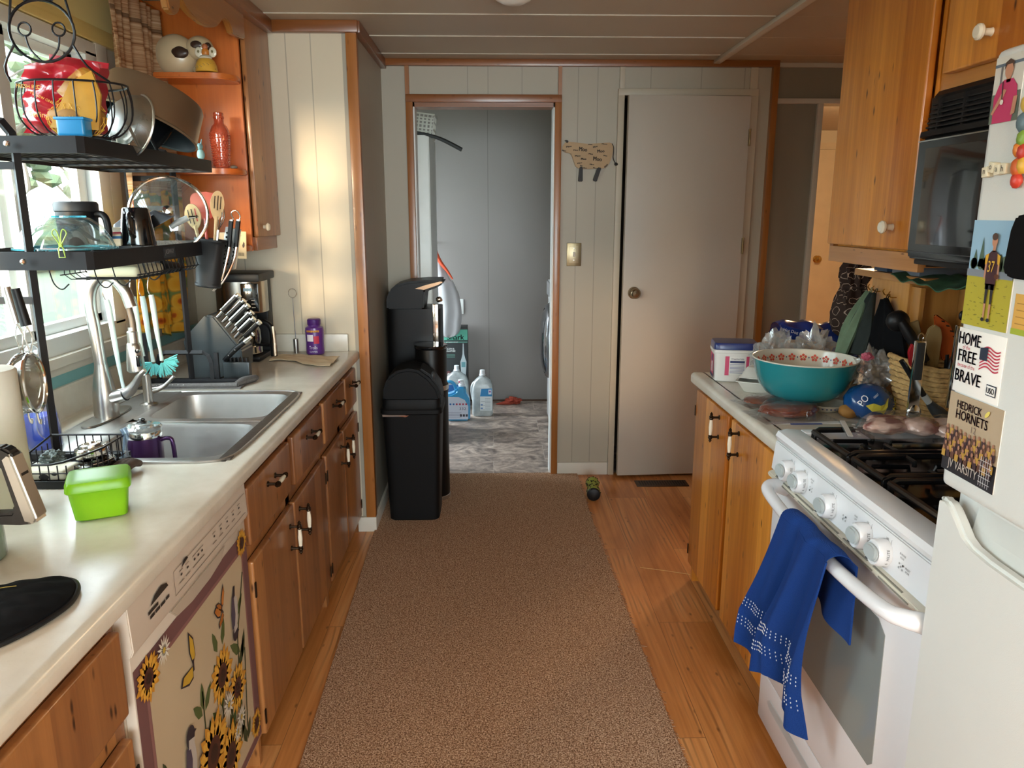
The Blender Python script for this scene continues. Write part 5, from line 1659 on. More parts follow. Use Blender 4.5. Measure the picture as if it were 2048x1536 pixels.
obj('handle_trim', B().tube([(-0.880, 3.028, 0.985), (-0.877, 3.028, 0.93), (-0.877, 3.028, 0.866)], 0.0075, chrome, 8), hd2)
mfr = solo('milk_frother', B().tube([(-0.845, 3.235, ZC + 0.001), (-0.845, 3.235, 0.90)], 0.011, steel, 12).tube([(-0.845, 3.235, 0.90), (-0.847, 3.235, 1.075)], 0.0014, chrome, 5)
           .tube([(-0.847 + 0.017 * math.cos(a * PI / 10), 3.235, 1.095 + 0.019 * math.sin(a * PI / 10)) for a in range(20)], 0.0010, chrome, 5, closed=True),
           'thin wire milk frother standing against the cream end wall', 'frother', (-0.845, 3.235, ZC))

# ---- vitamins
vb = thing('vitamin_bottle', 'purple gummy vitamin bottle by the end wall', 'bottle', (-0.755, 3.20, ZC))
pur = M('purple_plastic', '5d2f83', 0.3, coat=0.2)
obj('body', B().lathe((-0.755, 3.20, ZC), [(0, 0.001), (0.034, 0.001), (0.038, 0.006), (0.037, 0.05), (0.039, 0.10), (0.037, 0.115), (0.026, 0.122), (0.024, 0.128)], pur, 36), vb)
obj('cap', B().lathe((-0.755, 3.20, ZC + 0.126), [(0.027, 0), (0.028, 0.002), (0.028, 0.022), (0.024, 0.026), (0, 0.026)], M('deep_purple_cap', '4a2270', 0.35), 36), vb)
def cyl_text(b, c, r, y0, st, h, mat, wmax, a0=-PI / 2, lay=0.0006):
    """lettering wrapped on a vertical cylinder of radius r about c"""
    vv, ff, w0 = text_geo(st)
    k = h / 0.72; kx = wmax / w0 if wmax else k
    b.add([(c[0] + (r + lay) * math.cos(a0 + x * kx / r), c[1] + (r + lay) * math.sin(a0 + x * kx / r), y0 + y * k) for x, y in vv], ff, mat, False)
q = B()
cc = (-0.755, 3.20)
def cyl_patch(b, c, r, x0, x1, z0, z1, mat, lay, a0=-PI / 2, n=8):
    vs_ = []
    for i in range(n + 1):
        a = a0 + (x0 + (x1 - x0) * i / n) / r
        for z in (z0, z1):
            vs_.append((c[0] + (r + lay) * math.cos(a), c[1] + (r + lay) * math.sin(a), z))
    b.add(vs_, [(2 * i, 2 * i + 2, 2 * i + 3, 2 * i + 1) for i in range(n)], mat, True)
cyl_patch(q, cc, 0.0385, -0.028, 0.028, ZC + 0.098, ZC + 0.106, C('e0a040'), 0.0006)
cyl_patch(q, cc, 0.0385, -0.026, 0.002, ZC + 0.060, ZC + 0.088, C('e8e0e4'), 0.0006)
cyl_patch(q, cc, 0.0385, 0.004, 0.026, ZC + 0.050, ZC + 0.082, C('c8304a'), 0.0006)
cyl_text(q, cc, 0.0390, ZC + 0.100, 'ONE A DAY', 0.008, C('1d1436'), 0.050, lay=0.0010)
cyl_text(q, cc, 0.0385, ZC + 0.034, 'Trolls', 0.014, C('f0ecf4'), 0.034, lay=0.0010)
cyl_text(q, cc, 0.0385, ZC + 0.016, 'GUMMIES', 0.007, C('f0ecf4'), 0.034, lay=0.0010)
obj('label', q, vb, 'printed label')

# ---- paper sheet on the worktop
def sheet(u, v):
    x = -0.905 + 0.27 * u
    y0 = 3.035 - 0.06 * u - 0.13 * max(0, u - 0.4) + 0.02 * math.sin(u * 7)
    y1 = 3.145 - 0.02 * u + 0.02 * math.sin(u * 5)
    return (x, y0 + (y1 - y0) * v, ZC + 0.004 + 0.004 * abs(math.sin(u * 11 + v * 4)) + 0.003 * math.sin(v * 9) ** 2)
solo('paper_towel_sheet', B().slab(sheet, (0, 0, -0.0015), 1, 30, 12, M('cream_paper', 'e0cba8', 0.8)), 'crumpled cream paper sheet on the worktop in front of the vitamin bottle', 'paper', (-0.77, 3.07, ZC))

# ---- mat under the rack foot
towm = M('grey_knit_cloth', '6b6866', 0.95, var=0.35, vs=160, bump=0.8, bs=260)
def rope_towel(pts, r, label):
    q = B()
    for dz, k in ((0.0, 1.0), (0.008, 0.75)):
        q.tube([(p[0], p[1] + dz * .4, p[2] + dz) for p in pts], r * k, towm, 10, spl=4)
    return q
dm = thing('drying_mat', 'grey knitted drying cloth rolled under the far rack foot', 'cloth', (-1.0, 2.58, ZC))
q = B().slab(lambda u, v: (-1.21 + 0.35 * u, 2.535 + 0.10 * v, ZC + 0.0035 + 0.004 * math.sin(v * PI) * (1 if u > .97 else .2)), (0, 0, -0.003), 1, 20, 6, towm)
q.tube([(-1.19, 2.556, ZC + 0.008), (-1.10, 2.553, ZC + 0.009), (-0.98, 2.556, ZC + 0.009), (-0.875, 2.557, ZC + 0.011)], 0.009, towm, 10, spl=4)
q.tube([(-0.880, 2.556, ZC + 0.012), (-0.868, 2.60, ZC + 0.016), (-0.850, 2.650, ZC + 0.013), (-0.842, 2.67, ZC + 0.012)], [0.010, 0.014, 0.013, 0.008], towm, 10, spl=4)
dmo = obj('cloth', q, dm)
q = B()
for k in range(12):
    q.blob((-1.145 + 0.009 * (k % 6) + (0.045 if k > 5 else 0), 2.5465, ZC + 0.011 + 0.0025 * (k % 2)), (0.0018, 0.001, 0.0022), C('d8d8d4'), sub=1)
obj('stitches', q, dm, 'white stitched dots')

# ---- purple mug in the sink
pm = thing('insulated_mug', 'purple insulated mug with clear lid standing in the near sink bowl', 'mug', (-0.885, 1.865, ZC - 0.165))
mz = ZC - 0.164
mx, my = -0.892, 1.885
purM = M('metallic_purple', '4a2a5a', 0.25, 0.6, coat=0.3)
obj('body', B().lathe((mx, my, mz), [(0, 0.001), (0.038, 0.001), (0.041, 0.006), (0.0425, 0.15), (0.0425, 0.192)], purM, 40), pm)
obj('band', B().lathe((mx, my, mz + 0.192), [(0.0425, 0), (0.0430, 0.0), (0.0430, 0.016), (0.0420, 0.018)], chrome, 40), pm, 'bright steel band')
obj('lid', B().lathe((mx, my, mz + 0.208), [(0.0435, 0), (0.0445, 0.002), (0.0445, 0.008), (0.040, 0.013), (0.022, 0.014), (0.018, 0.018), (0, 0.018)], clear_mat('clear_lid_plastic', (0.9, 0.96, 0.96), 0.14, 0.06, 0.3, 'e4efee'), 40), pm, 'clear plastic lid')
obj('slider', B().box(mx - 0.012, my - 0.006, mz + 0.225, mx + 0.008, my + 0.006, mz + 0.232, blackG, 0.002).blob((mx - 0.001, my - 0.002, mz + 0.236), (0.009, 0.005, 0.004), blackG, sub=2), pm)
obj('handle', B().tube([(mx + 0.040, my, mz + 0.182), (mx + 0.058, my, mz + 0.186), (mx + 0.070, my, mz + 0.176), (mx + 0.072, my, mz + 0.11), (mx + 0.060, my, mz + 0.08), (mx + 0.040, my, mz + 0.076)], 0.0055, purM, 10, spl=5), pm)

# ---- sink caddy with scrubbers and jar lids
cx0, cx1, cy0, cy1 = -1.035, -0.865, 1.580, 1.735
cd = thing('wire_caddy', 'black wire sink caddy on the worktop left of the near sink bowl', 'caddy', (-0.95, 1.66, ZC))
q = B()
ztop = ZC + 0.062
rimp = [(cx0, cy0, ztop - .01), (-0.955, cy0, ztop - 0.008), (-0.925, cy0, ztop - 0.002), (cx1 - 0.01, cy0 + 0.03, ztop + 0.012), (cx1, cy0 + 0.05, ztop + 0.014), (cx1, cy1, ztop + 0.014), (cx0, cy1, ztop + 0.014)]
q.tube(rimp, 0.0025, wm, 6, closed=True)
for z in (ZC + 0.010, ZC + 0.034):
    q.tube([(cx0, cy0, z), (cx1, cy0, z), (cx1, cy1, z), (cx0, cy1, z)], 0.0017, wm, 5, closed=True)
for k in range(10):
    x = cx0 + (cx1 - cx0) * k / 9
    zt_ = ztop - 0.01 + (0.012 if x > -0.9 else 0)
    q.tube([(x, cy0, zt_), (x, cy0, ZC + 0.010), (x, cy1, ZC + 0.010), (x, cy1, ztop + 0.014)], 0.0015, wm, 5)
for k in range(8):
    y = cy0 + (cy1 - cy0) * k / 7
    q.tube([(cx0, y, ztop), (cx0, y, ZC + 0.010), (cx1, y, ZC + 0.010), (cx1, y, ztop + (0.0 if y < cy0 + .03 else .012))], 0.0015, wm, 5)
obj('wires', q, cd)
obj('tray', B().box(cx0 - 0.002, cy0 - 0.004, ZC + 0.001, cx1 + 0.004, cy1 + 0.002, ZC + 0.006, blackP, 0.002).box(cx0 - 0.002, cy0 - 0.006, ZC + 0.001, cx1 - 0.06, cy0 - 0.002, ZC + 0.018, blackP, 0.001), cd)
for k, (x, y, z, r, m, lbl) in enumerate(((-0.905, 1.668, 0.014, 0.044, blackG, 'larger black rimmed jar lid in the wire caddy, underneath'), (-0.908, 1.665, 0.048, 0.034, chrome, 'smaller chrome lid lying tilted on the black one in the caddy'))):
    q = B(); q.T = Matrix.Translation((x, y, ZC + z)) @ Matrix.Rotation(math.radians(-8), 4, 'Y')
    q.lathe((0, 0, 0), [(0, 0), (r, 0), (r + 0.002, 0.004), (r + .001, 0.018), (r * .9, 0.022), (r * .72, 0.022), (r * .70, 0.027), (r * .5, 0.029), (r * .48, 0.024), (0, 0.025)], m, 36)
    q.tube([(r * .93 * math.cos(a * PI / 16), r * .93 * math.sin(a * PI / 16), 0.020) for a in range(32)], 0.0018, chrome, 6, closed=True)
    solo('jar_lid', q, lbl, 'lid', (x, y, ZC + z), 'jar lids in the caddy')
solo('steel_scrubber', B().blob((-0.992, 1.655, ZC + 0.042), (0.026, 0.024, 0.020), M('scouring_steel', '5c6462', 0.5, 0.6, var=0.5, vs=90, bump=1.0, bs=300), 0.35, 14, 3, 4),
     'grey steel scrubber on the cow sponge in the caddy', 'scrubber', (-0.992, 1.655, ZC + 0.024))
spg = thing('sponge', 'white sponge with black cow patches lying in the front of the caddy', 'sponge', (-0.985, 1.62, ZC + 0.012))
obj('pad', B().box(-1.025, 1.592, ZC + 0.013, -0.935, 1.66, ZC + 0.036, M('white_foam', 'd5cfbb', 0.9, bump=0.5, bs=200), 0.008, 3), spg)
q = B(); fs_ = frame((0, 1.5915, 0), (1, 0, 0), (0, 0, 1))
for x, z, a, c in ((-1.01, ZC + .025, .008, .006), (-0.978, ZC + .022, .011, .007), (-0.955, ZC + .029, .006, .004)):
    q.ell(fs_, x, z, a, c, C('1c1c1c'), 2)
obj('patches', q, spg)
tr = thing('dish_cloth', 'brown grey knitted dish cloth folded over the sink corner by the caddy', 'cloth', (-0.855, 1.68, ZC))
q = B()
for k in range(3):
    q.tube([(-0.868 + 0.013 * k, 1.625 - 0.004 * k, ZC + 0.012), (-0.862 + 0.013 * k, 1.655, ZC + 0.017), (-0.852 + 0.011 * k, 1.685, ZC + 0.022), (-0.842 + 0.007 * k, 1.712, ZC + 0.018 - .003 * k)], [0.010, 0.0105, 0.0105, 0.008], M('brown_knit_cloth', '584c46', 0.95, var=0.4, vs=200, bump=0.9, bs=320), 10, spl=4)
obj('folds', q, tr)
sbr = thing('scrub_brush', 'clear blue handled brush standing in the caddy corner next to the purple mug', 'brush', (-0.868, 1.725, ZC + 0.01))
obj('handle', B().tube([(-0.868, 1.728, ZC + 0.02), (-0.866, 1.73, ZC + 0.05), (-0.861, 1.73, ZC + 0.075), (-0.866, 1.73, ZC + 0.092)], [0.010, 0.005, 0.007, 0.008], clear_mat('clear_blue_plastic', (0.75, 0.85, 0.95), 0.1, 0.1, 0.35, '8fb0d0'), 10, spl=4), sbr)
obj('bristles', B().lathe((-0.868, 1.728, ZC + 0.011), [(0, 0), (0.012, 0), (0.013, 0.012), (0, 0.014)], blackP, 16), sbr)

# ---- blue spray bottle
sbx, sby = -1.092, 1.665
spb = thing('spray_bottle', 'clear plastic bottle half full of blue liquid behind the caddy', 'bottle', (-1.105, 1.84, ZC))
sbx, sby = -1.140, 1.875
cb_ = clear_mat('bottle_plastic', (0.92, 0.96, 1.0), 0.08, 0.08, 0.12, 'dfe8ee')
prof = [(0.001, 0.001), (0.042, 0.001), (0.045, 0.008), (0.044, 0.06), (0.040, 0.09), (0.030, 0.14), (0.020, 0.175), (0.015, 0.195), (0.015, 0.205)]
obj('bottle', B().lathe((sbx, sby, ZC), prof, cb_, 32, 1.0, 0.8), spb)
obj('liquid', B().lathe((sbx, sby, ZC + 0.001), [(0.001, 0.002), (0.040, 0.002), (0.0425, 0.01), (0.042, 0.06), (0.038, 0.088), (0.0, 0.088)], M('blue_liquid', '1f52d8', 0.15, coat=0.4), 32, 1.0, 0.8), spb, 'bright blue liquid')
q = B()
for k in range(5):
    q.tube([(sbx + (0.017 - .001 * k) * math.cos(a * PI / 9), sby + (0.017 - .001 * k) * math.sin(a * PI / 9), ZC + 0.205 + 0.007 * k) for a in range(18)], 0.003, cb_, 6, closed=True)
q.blob((sbx, sby, ZC + 0.252), (0.015, 0.013, 0.013), cb_, 0.2)
obj('neck', q, spb)
obj('strap', B().tube([(sbx + 0.02, sby - 0.01, ZC + 0.19), (sbx + 0.035, sby - 0.02, ZC + 0.165), (sbx + 0.015, sby - 0.03, ZC + 0.13), (sbx + 0.010, sby - 0.036, ZC + 0.06), (sbx + 0.03, sby - 0.036, ZC + 0.03)], 0.0018, cb_, 6, spl=4), spb)

# ---- lime box
limeP = NT('translucent_lime_plastic'); 
limeP.link(limeP.mix(limeP.noise(limeP.obj(), 6, 3), lin('7fbf12'), lin('a6dc2c')), limeP.b.inputs['Base Color'])
limeP.fin(0.28, 0, 0.5); limeP.b.inputs['Subsurface Weight'].default_value = 0.0
_t = limeP.new('ShaderNodeBsdfTranslucent'); _t.inputs[0].default_value = lin('a8e01e') + (1,)
_m = limeP.new('ShaderNodeMixShader'); _m.inputs[0].default_value = 0.45
limeP.link(limeP.b.outputs[0], _m.inputs[1]); limeP.link(_t.outputs[0], _m.inputs[2]); limeP.link(_m.outputs[0], limeP.out.inputs[0])
limeP = limeP.m
gb = thing('food_box', 'translucent lime green lidded plastic box on the worktop edge', 'box', (-0.79, 1.43, ZC))
gT = Matrix.Translation((-0.778, 1.437, ZC + 0.001)) @ Matrix.Rotation(math.radians(24), 4, 'Z')
q = B(); q.T = gT
q.rings([[(p[0], p[1], z) for p in rrect(0, 0, a, c, 0.014, 48)] for a, c, z in ((0.040, 0.034, 0.0), (0.046, 0.040, 0.004), (0.052, 0.047, 0.056), (0.0535, 0.0485, 0.060), (0.051, 0.046, 0.060), (0.043, 0.037, 0.006))], limeP, cap1=True)
obj('tub', q, gb)
q = B(); q.T = gT
q.rings([[(p[0], p[1], z) for p in rrect(0, 0, a, c, 0.014, 48)] for a, c, z in ((0.056, 0.051, 0.061), (0.0575, 0.0525, 0.063), (0.0565, 0.0515, 0.076), (0.0535, 0.0485, 0.081), (0.046, 0.041, 0.0825), (0.030, 0.027, 0.083))], limeP)
obj('lid', q, gb)

# ---- paper towel roll, kettle, mitt
ptr = thing('paper_towel_roll', 'white paper towel roll standing at the left edge of the worktop', 'paper roll', (-0.985, 1.455, ZC))
q = B().lathe((-0.985, 1.455, ZC), [(0.02, 0.012), (0.055, 0.012), (0.058, 0.016), (0.058, 0.284), (0.055, 0.288), (0.02, 0.288)], M('embossed_paper', 'd8d2c2', 0.9, bump=0.6, bs=60), 40)
obj('sheets', q, ptr)
obj('core', B().lathe((-0.985, 1.455, ZC), [(0.060, 0.0005), (0.060, 0.006), (0.02, 0.010), (0.02, 0.285), (0.0, 0.285)], M('card_core', 'a08a68', 0.8), 30), ptr)
kt = thing('kettle', 'steel coffee pot with a black and brushed steel handle at the left picture edge', 'kettle', (-0.90, 1.22, ZC))
q = B().lathe((-0.905, 1.22, ZC), [(0, 0.001), (0.060, 0.001), (0.064, 0.006), (0.064, 0.04), (0.060, 0.12), (0.050, 0.175), (0.046, 0.19), (0.0, 0.195)], M('grey_green_glaze', '6d7a70', 0.2, coat=0.4), 40)
obj('body', q, kt)
q = B()
for w_, m_, off in ((0.012, blackP, 0.0),):
    q.prism([(-0.855, 1.015), (-0.845, 1.045), (-0.804, 1.049), (-0.790, 1.040), (-0.779, 1.000), (-0.764, 0.925), (-0.772, 0.914), (-0.794, 0.912), (-0.852, 0.914), (-0.852, 0.932), (-0.804, 0.934), (-0.798, 0.942), (-0.811, 1.015), (-0.819, 1.022)], 'y', 1.205, 1.232, blackP, 0.004)
hk = obj('handle', q, kt)
obj('handle_trim', B().prism([(-0.795, 1.040), (-0.788, 1.036), (-0.760, 0.923), (-0.766, 0.915), (-0.784, 0.918), (-0.807, 1.030)], 'y', 1.2015, 1.236, steel, 0.004), hk, 'brushed steel handle face')
mt = thing('oven_mitt', 'black quilted oven mitt lying on the near end of the worktop', 'oven mitt', (-0.72, 1.06, ZC))
blk = M('black_quilted_cotton', '0a0a0c', 0.9, spec=0.15, bump=0.4, bs=90)
OUT = [(-0.92, 0.98), (-0.90, 1.05), (-0.85, 1.085), (-0.78, 1.105), (-0.735, 1.130), (-0.700, 1.142), (-0.672, 1.134), (-0.652, 1.105), (-0.642, 1.065), (-0.648, 1.020), (-0.664, 0.975), (-0.690, 0.935), (-0.730, 0.905), (-0.79, 0.885), (-0.86, 0.90), (-0.91, 0.93)]
OUTC = catmull([(p[0], p[1], 0) for p in OUT], 5, True)
MC = Vector((-0.78, 1.01, 0))
def mitt(u, v):
    k = int(round(v * len(OUTC))) % len(OUTC)
    p = MC + (OUTC[k] - MC) * min(1, u * 1.02 if u < 0.98 else 1)
    d = math.sqrt(max(0.0, 1 - u ** 3))
    dist = math.hypot(p.x + 0.70, p.y - 1.14)
    quilt = 0.0022 * (abs(math.sin((p.x + p.y) * 75)) * abs(math.sin((p.x - p.y) * 75))) + 0.0018 * math.sin(dist * 160)
    return (p.x, p.y, ZC + 0.004 + (0.024 + quilt) * d)
q = B().grid(mitt, 26, len(OUTC), blk)
q.prism([(p.x, p.y) for p in OUTC], 'z', ZC + 0.001, ZC + 0.006, blk)
obj('palm', q, mt)
obj('piping', B().tube([(p.x, p.y, ZC + 0.006) for p in OUTC], 0.0042, blackP, 8, closed=True), mt)
obj('stitching', B().tube([(-0.775, 1.04, ZC + 0.0315), (-0.745, 1.065, ZC + 0.0315), (-0.725, 1.075, ZC + 0.030)], 0.0006, C('8a7a3c'), 4, spl=3), mt)

# ---- strainers hanging left of the rack post, wood corner shelf, card
for k, (x, y, r, lbl) in enumerate(((-0.945, 1.55, 0.050, 'steel ringed strainer with black grip hanging in front of the window'), (-0.985, 1.585, 0.050, 'mesh strainer with steel grip hanging behind the first strainer'))):
    t = thing('hanging_strainer', lbl, 'strainer', (x, y, 1.0), 'strainers hung in front of the window')
    zc_ = 1.082 - 0.008 * k
    q = B().tube([(x - 0.012, y, 1.275), (x, y, 1.20)], [0.0085, 0.0105], blackP if k == 0 else steel, 12)
    obj('grip', q, t)
    q = B().tube([(x, y, 1.20), (x + 0.006, y + .004, 1.175), (x + 0.002, y, zc_ + 0.062)], 0.0016, chrome, 6, spl=3).tube([(x, y, 1.20), (x - 0.004, y - .004, 1.175), (x + 0.001, y, zc_ + 0.062)], 0.0016, chrome, 6, spl=3)
    obj('stem', q, t)
    nrm = Vector((0.97, 0.22 - 0.2 * k, 0.05)).normalized()
    R5 = Matrix.Translation((x, y, zc_)) @ Vector((0, 0, 1)).rotation_difference(nrm).to_matrix().to_4x4()
    q = B(); q.T = R5
    q.tube([((r + .010) * math.cos(a * PI / 20), (r + .010) * math.sin(a * PI / 20), 0) for a in range(40)], 0.0042, chrome, 8, closed=True)
    obj('rim', q, t)
    q = B(); q.T = R5
    q.lathe((0, 0, 0), [(r + .006, 0), (r * .92, -0.022), (r * .6, -0.042), (0, -0.050)][::-1], meshM, 30)
    obj('mesh', q, t)
    obj('rest', B().tube([(x - 0.004, y, zc_ - 0.058), (x - 0.002, y, zc_ - 0.08), (x + 0.002, y, zc_ - 0.088), (x + 0.003, y, zc_ - 0.078)], 0.002, chrome, 6, spl=3), t)
solo('corner_bracket_shelf', B().prism([(-1.268, 1.40), (-1.05, 1.40), (-0.99, 1.43), (-0.965, 1.49), (-0.985, 1.55), (-1.05, 1.585), (-1.268, 1.60)], 'z', 1.278, 1.298, orangeH, 0.006),
     'round cornered brown wooden shelf at the left picture edge', 'shelf', (-1.1, 1.5, 1.28))

cardp = thing('sun_catcher', 'orange and green card propped in the window at the left edge', 'card', (-1.20, 1.80, 1.02))
q = B().slab(lambda u, v: (-1.215 + 0.03 * u, 1.70 + 0.10 * u, 1.023 + (0.17 - 0.09 * u) * v), (0.003, -0.001, 0), 1, 6, 6, C('e08a2c'))
obj('card', q, cardp)
q = B(); fcd = frame((-1.2115, 1.70, 1.023), (0.287, 0.958, 0), (0, 0, 1))
leaf(q, fcd, 0.01, 0.01, 0.10, 0.03, 1.2, C('b9cf3c'), 3); leaf(q, fcd, 0.05, 0.01, 0.07, 0.02, 1.0, C('e4c03a'), 4)
obj('print', q, cardp)

# ---- things on the corner shelves
cow = thing('cow_cookie_jar', 'large cream and brown spotted cow figurine on the upper corner shelf', 'figurine', (-1.10, 2.92, 1.907))
cwM = M('cow_cream_glaze', 'cdb690', 0.3, coat=0.3)
cwB = M('cow_brown_patch', '3d2a20', 0.35, coat=0.3)
z0 = 1.907
q = B().blob((-1.125, 2.925, z0 + 0.062), (0.075, 0.048, 0.074), cwM, 0.04, 3, 2, 4).blob((-1.035, 2.915, z0 + 0.088), (0.048, 0.038, 0.042), cwM, 0.03, 3, 3, 4)
q.tube([(-1.045, 2.90, z0 + 0.012), (-1.03, 2.89, z0 + 0.012), (-1.015, 2.885, z0 + 0.012)], [0.016, 0.017, 0.012], cwM, 12, spl=3)
obj('body', q, cow)
q = B().blob((-1.095, 2.882, z0 + 0.068), (0.030, 0.010, 0.020), cwB, 0.15, 5, 2).blob((-1.035, 2.880, z0 + 0.094), (0.020, 0.006, 0.013), cwB, 0.1, 5, 4).blob((-0.998, 2.888, z0 + 0.090), (0.012, 0.010, 0.013), cwB, 0.05, 5, 6)
obj('patches', q, cow)
fg = thing('honeybee_figurine', 'small yellow dotted fairy figurine in front of the cow on the upper corner shelf', 'figurine', (-1.0, 2.872, 1.906))
yel = M('yellow_dotted_glaze', 'd9a53c', 0.35, coat=0.3)
fxg, fyg = -1.002, 2.872
obj('skirt', B().lathe((fxg, fyg, z0), [(0, 0.001), (0.036, 0.001), (0.038, 0.004), (0.036, 0.022), (0.028, 0.040), (0.020, 0.046), (0, 0.047)], yel, 30), fg)
obj('face', B().blob((fxg, fyg, z0 + 0.085), (0.010, 0.010, 0.011), M('terracotta_face', 'b86a40', 0.5), 0.05).blob((fxg, fyg, z0 + 0.066), (0.013, 0.011, 0.016), M('orange_glaze', 'c87a2c', 0.4), 0.05), fg)
obj('collar', B().lathe((fxg, fyg, z0 + 0.046), [(0.020, 0), (0.022, 0.004), (0.016, 0.010), (0.010, 0.012)], crm, 24), fg)
for s in (-1, 1):
    q = B().blob((fxg + s * 0.024, fyg + 0.004, z0 + 0.068), (0.014, 0.004, 0.017), crm, 0.05)
    q.blob((fxg + s * 0.024, fyg - 0.001, z0 + 0.070), (0.004, 0.002, 0.005), M('olive_spot', '7a7048', 0.5), sub=2)
    obj('wing', q, fg)
q = B()
for k in range(20):
    a = -PI * (0.1 + 0.8 * ((k * 0.37) % 1)); zz = 0.010 + 0.030 * ((k * 0.61) % 1)
    rr = 0.0375 - 0.012 * max(0, (zz - 0.018) / 0.022)
    q.blob((fxg + rr * math.cos(a), fyg + rr * math.sin(a), z0 + zz), (0.0016, 0.0016, 0.0016), cwB, sub=1)
obj('dots', q, fg)
pb = thing('glass_bottle', 'pink pressed glass bottle on the middle corner shelf', 'bottle', (-0.98, 2.895, 1.583))
pk = clear_mat('pink_glass', (0.88, 0.48, 0.38), 0.12, 0.05, 0.50, 'c25a40')
q = B().lathe((-0.982, 2.895, 1.583), [(0, 0.002), (0.024, 0.002), (0.0265, 0.008), (0.028, 0.04), (0.0325, 0.085), (0.034, 0.115), (0.032, 0.132), (0.0255, 0.147), (0.0185, 0.153), (0.0165, 0.158), (0.0165, 0.172), (0.019, 0.174), (0.019, 0.179), (0.0165, 0.182), (0.0175, 0.187), (0.0175, 0.192), (0.015, 0.194)], pk, 32)
bo_ = obj('body', q, pb)
q = B()
for j in range(14):
    zz = 0.012 + 0.0085 * j
    rr = 0.0275 + 0.0065 * min(1, zz / .10)
    if zz > 0.120: rr = 0.0335 - 0.003 * (zz - .120) / .02
    for k in range(22):
        a = 2 * PI * (k + 0.5 * (j % 2)) / 22
        if math.sin(a) < 0.3:
            q.blob((-0.982 + rr * math.cos(a), 2.895 + rr * math.sin(a), 1.583 + zz), (0.0030, 0.0030, 0.0030), pk, sub=1)
obj('hobnails', q, bo_)
sb2 = solo('pebble', B().blob((-0.942, 2.90, 1.5885), (0.013, 0.010, 0.006), M('grey_pebble', '5f5852', 0.7), 0.1), 'small dark grey stone right of the pink bottle', 'stone', (-0.942, 2.90, 1.583))
cupz = 1.306
tcp = thing('teacup', 'white teacup with orange inside on the lowest corner shelf', 'cup', (-0.985, 2.90, cupz))
obj('cup', B().lathe((-0.990, 2.900, cupz + 0.004), [(0, 0), (0.016, 0.0), (0.030, 0.018), (0.036, 0.045), (0.034, 0.045), (0.028, 0.020), (0, 0.006)], crm, 30), tcp)
obj('handle', B().tube([(-0.958, 2.89, cupz + 0.042), (-0.938, 2.885, cupz + 0.044), (-0.930, 2.885, cupz + 0.030), (-0.945, 2.888, cupz + 0.014), (-0.960, 2.892, cupz + 0.012)], 0.0035, crm, 8, spl=4), tcp)
obj('saucer', B().lathe((-0.985, 2.900, cupz), [(0, 0.001), (0.03, 0.001), (0.05, 0.006), (0.05, 0.008), (0.03, 0.004), (0, 0.004)], crm, 32), tcp)
tgc = thing('hang_tag', 'cream cardboard packaging card with a barcode hanging from the lowest corner shelf', 'tag', (-0.905, 2.845, 1.27))
q = B(); q.T = Matrix.Translation((-0.921, 2.838, 1.262)) @ Matrix.Rotation(math.radians(3), 4, 'Y')
q.box(-0.020, -0.001, 0.0, 0.020, 0.001, 0.098, M('cream_card', 'd8bd92', 0.6), 0.0008)
fd = frame((0, -0.0012, 0), (1, 0, 0), (0, 0, 1))
for k in range(9):
    q.rect(fd, -0.012 + 0.0027 * k, 0.010, -0.0108 + 0.0027 * k, 0.022, C('3a2a1c'), 1)
q.poly(fd, [(0.008, 0.038), (0.014, 0.046), (0.014, 0.056), (0.010, 0.062), (0.008, 0.055), (0.005, 0.048)], C('3a2014'), 1)
q.rect(fd, -0.010, 0.050, -0.004, 0.0515, C('7a6040'), 1); q.rect(fd, -0.012, 0.082, 0.004, 0.0835, C('7a6040'), 1)
obj('card', q, tgc)
# ================================================================ RIGHT SIDE
base_unit(1.893, 2.765, None, [(1.905, 2.325), (2.365, 2.750)],
          'bright honey pine base cabinet with two tall doors, right of the aisle beside the stove', [(2.245, 0.722), (2.452, 0.718)], side=1, xf=0.762, zt=0.80, mat=pineR, xb=1.365)
rc = thing('counter_top', 'short cream laminate counter top between the stove and the closet', 'worktop', (1.06, 2.33, ZC))
q = B()
roll(q, 0.745, 1.890, 2.778, -1, lam)
q.box(0.79, 1.890, ZC - 0.038, 1.378, 2.778, ZC, lam)
obj('top', q, rc)
solo('wall_panel', B().box(1.366, 1.10, ZC, 1.379, 2.46, 1.285, plyM), 'varnished plywood panel on the wall behind the stove', 'panel', (1.37, 1.8, ZC))

# ---- stove
sv = thing('gas_stove', 'white freestanding gas range with five knobs and black grates', 'stove', (1.05, 1.505, 0))
sy0, sy1 = 1.125, 1.885
q = B().box(0.765, sy0, 0.03, 1.36, sy1, 0.80, enamel, 0.003)
q.box(0.80, sy0 + .02, 0.0, 1.33, sy1 - .02, 0.03, blackP)
obj('body', q, sv)
q = B().box(0.741, sy0 + 0.002, 0.190, 0.764, sy1 - 0.002, 0.742, enamel, 0.006)
od = obj('oven_door', q, sv)
screen = NT('dotted_oven_glass')
vv2 = screen.obj((1, 1, 1), False)
vo2 = screen.new('ShaderNodeTexVoronoi'); screen.link(screen.obj((1, 300, 300), False), vo2.inputs['Vector']); vo2.inputs['Randomness'].default_value = 0.0
screen.link(screen.mix(screen.math('GREATER_THAN', vo2.outputs['Distance'], 0.42), lin('24282a'), lin('8c9290')), screen.b.inputs['Base Color'])
screen = screen.fin(0.12, 0, 0.6, 0.3)
q = B()
Pw = [(1.745, 0.375), (1.745, 0.650), (1.735, 0.660), (1.310, 0.660), (1.282, 0.640), (1.275, 0.365), (1.290, 0.350), (1.735, 0.362)]
q.prism(Pw, 'x', 0.7395, 0.745, screen)
obj('window', q, od, 'dotted grey oven window')
q = B()
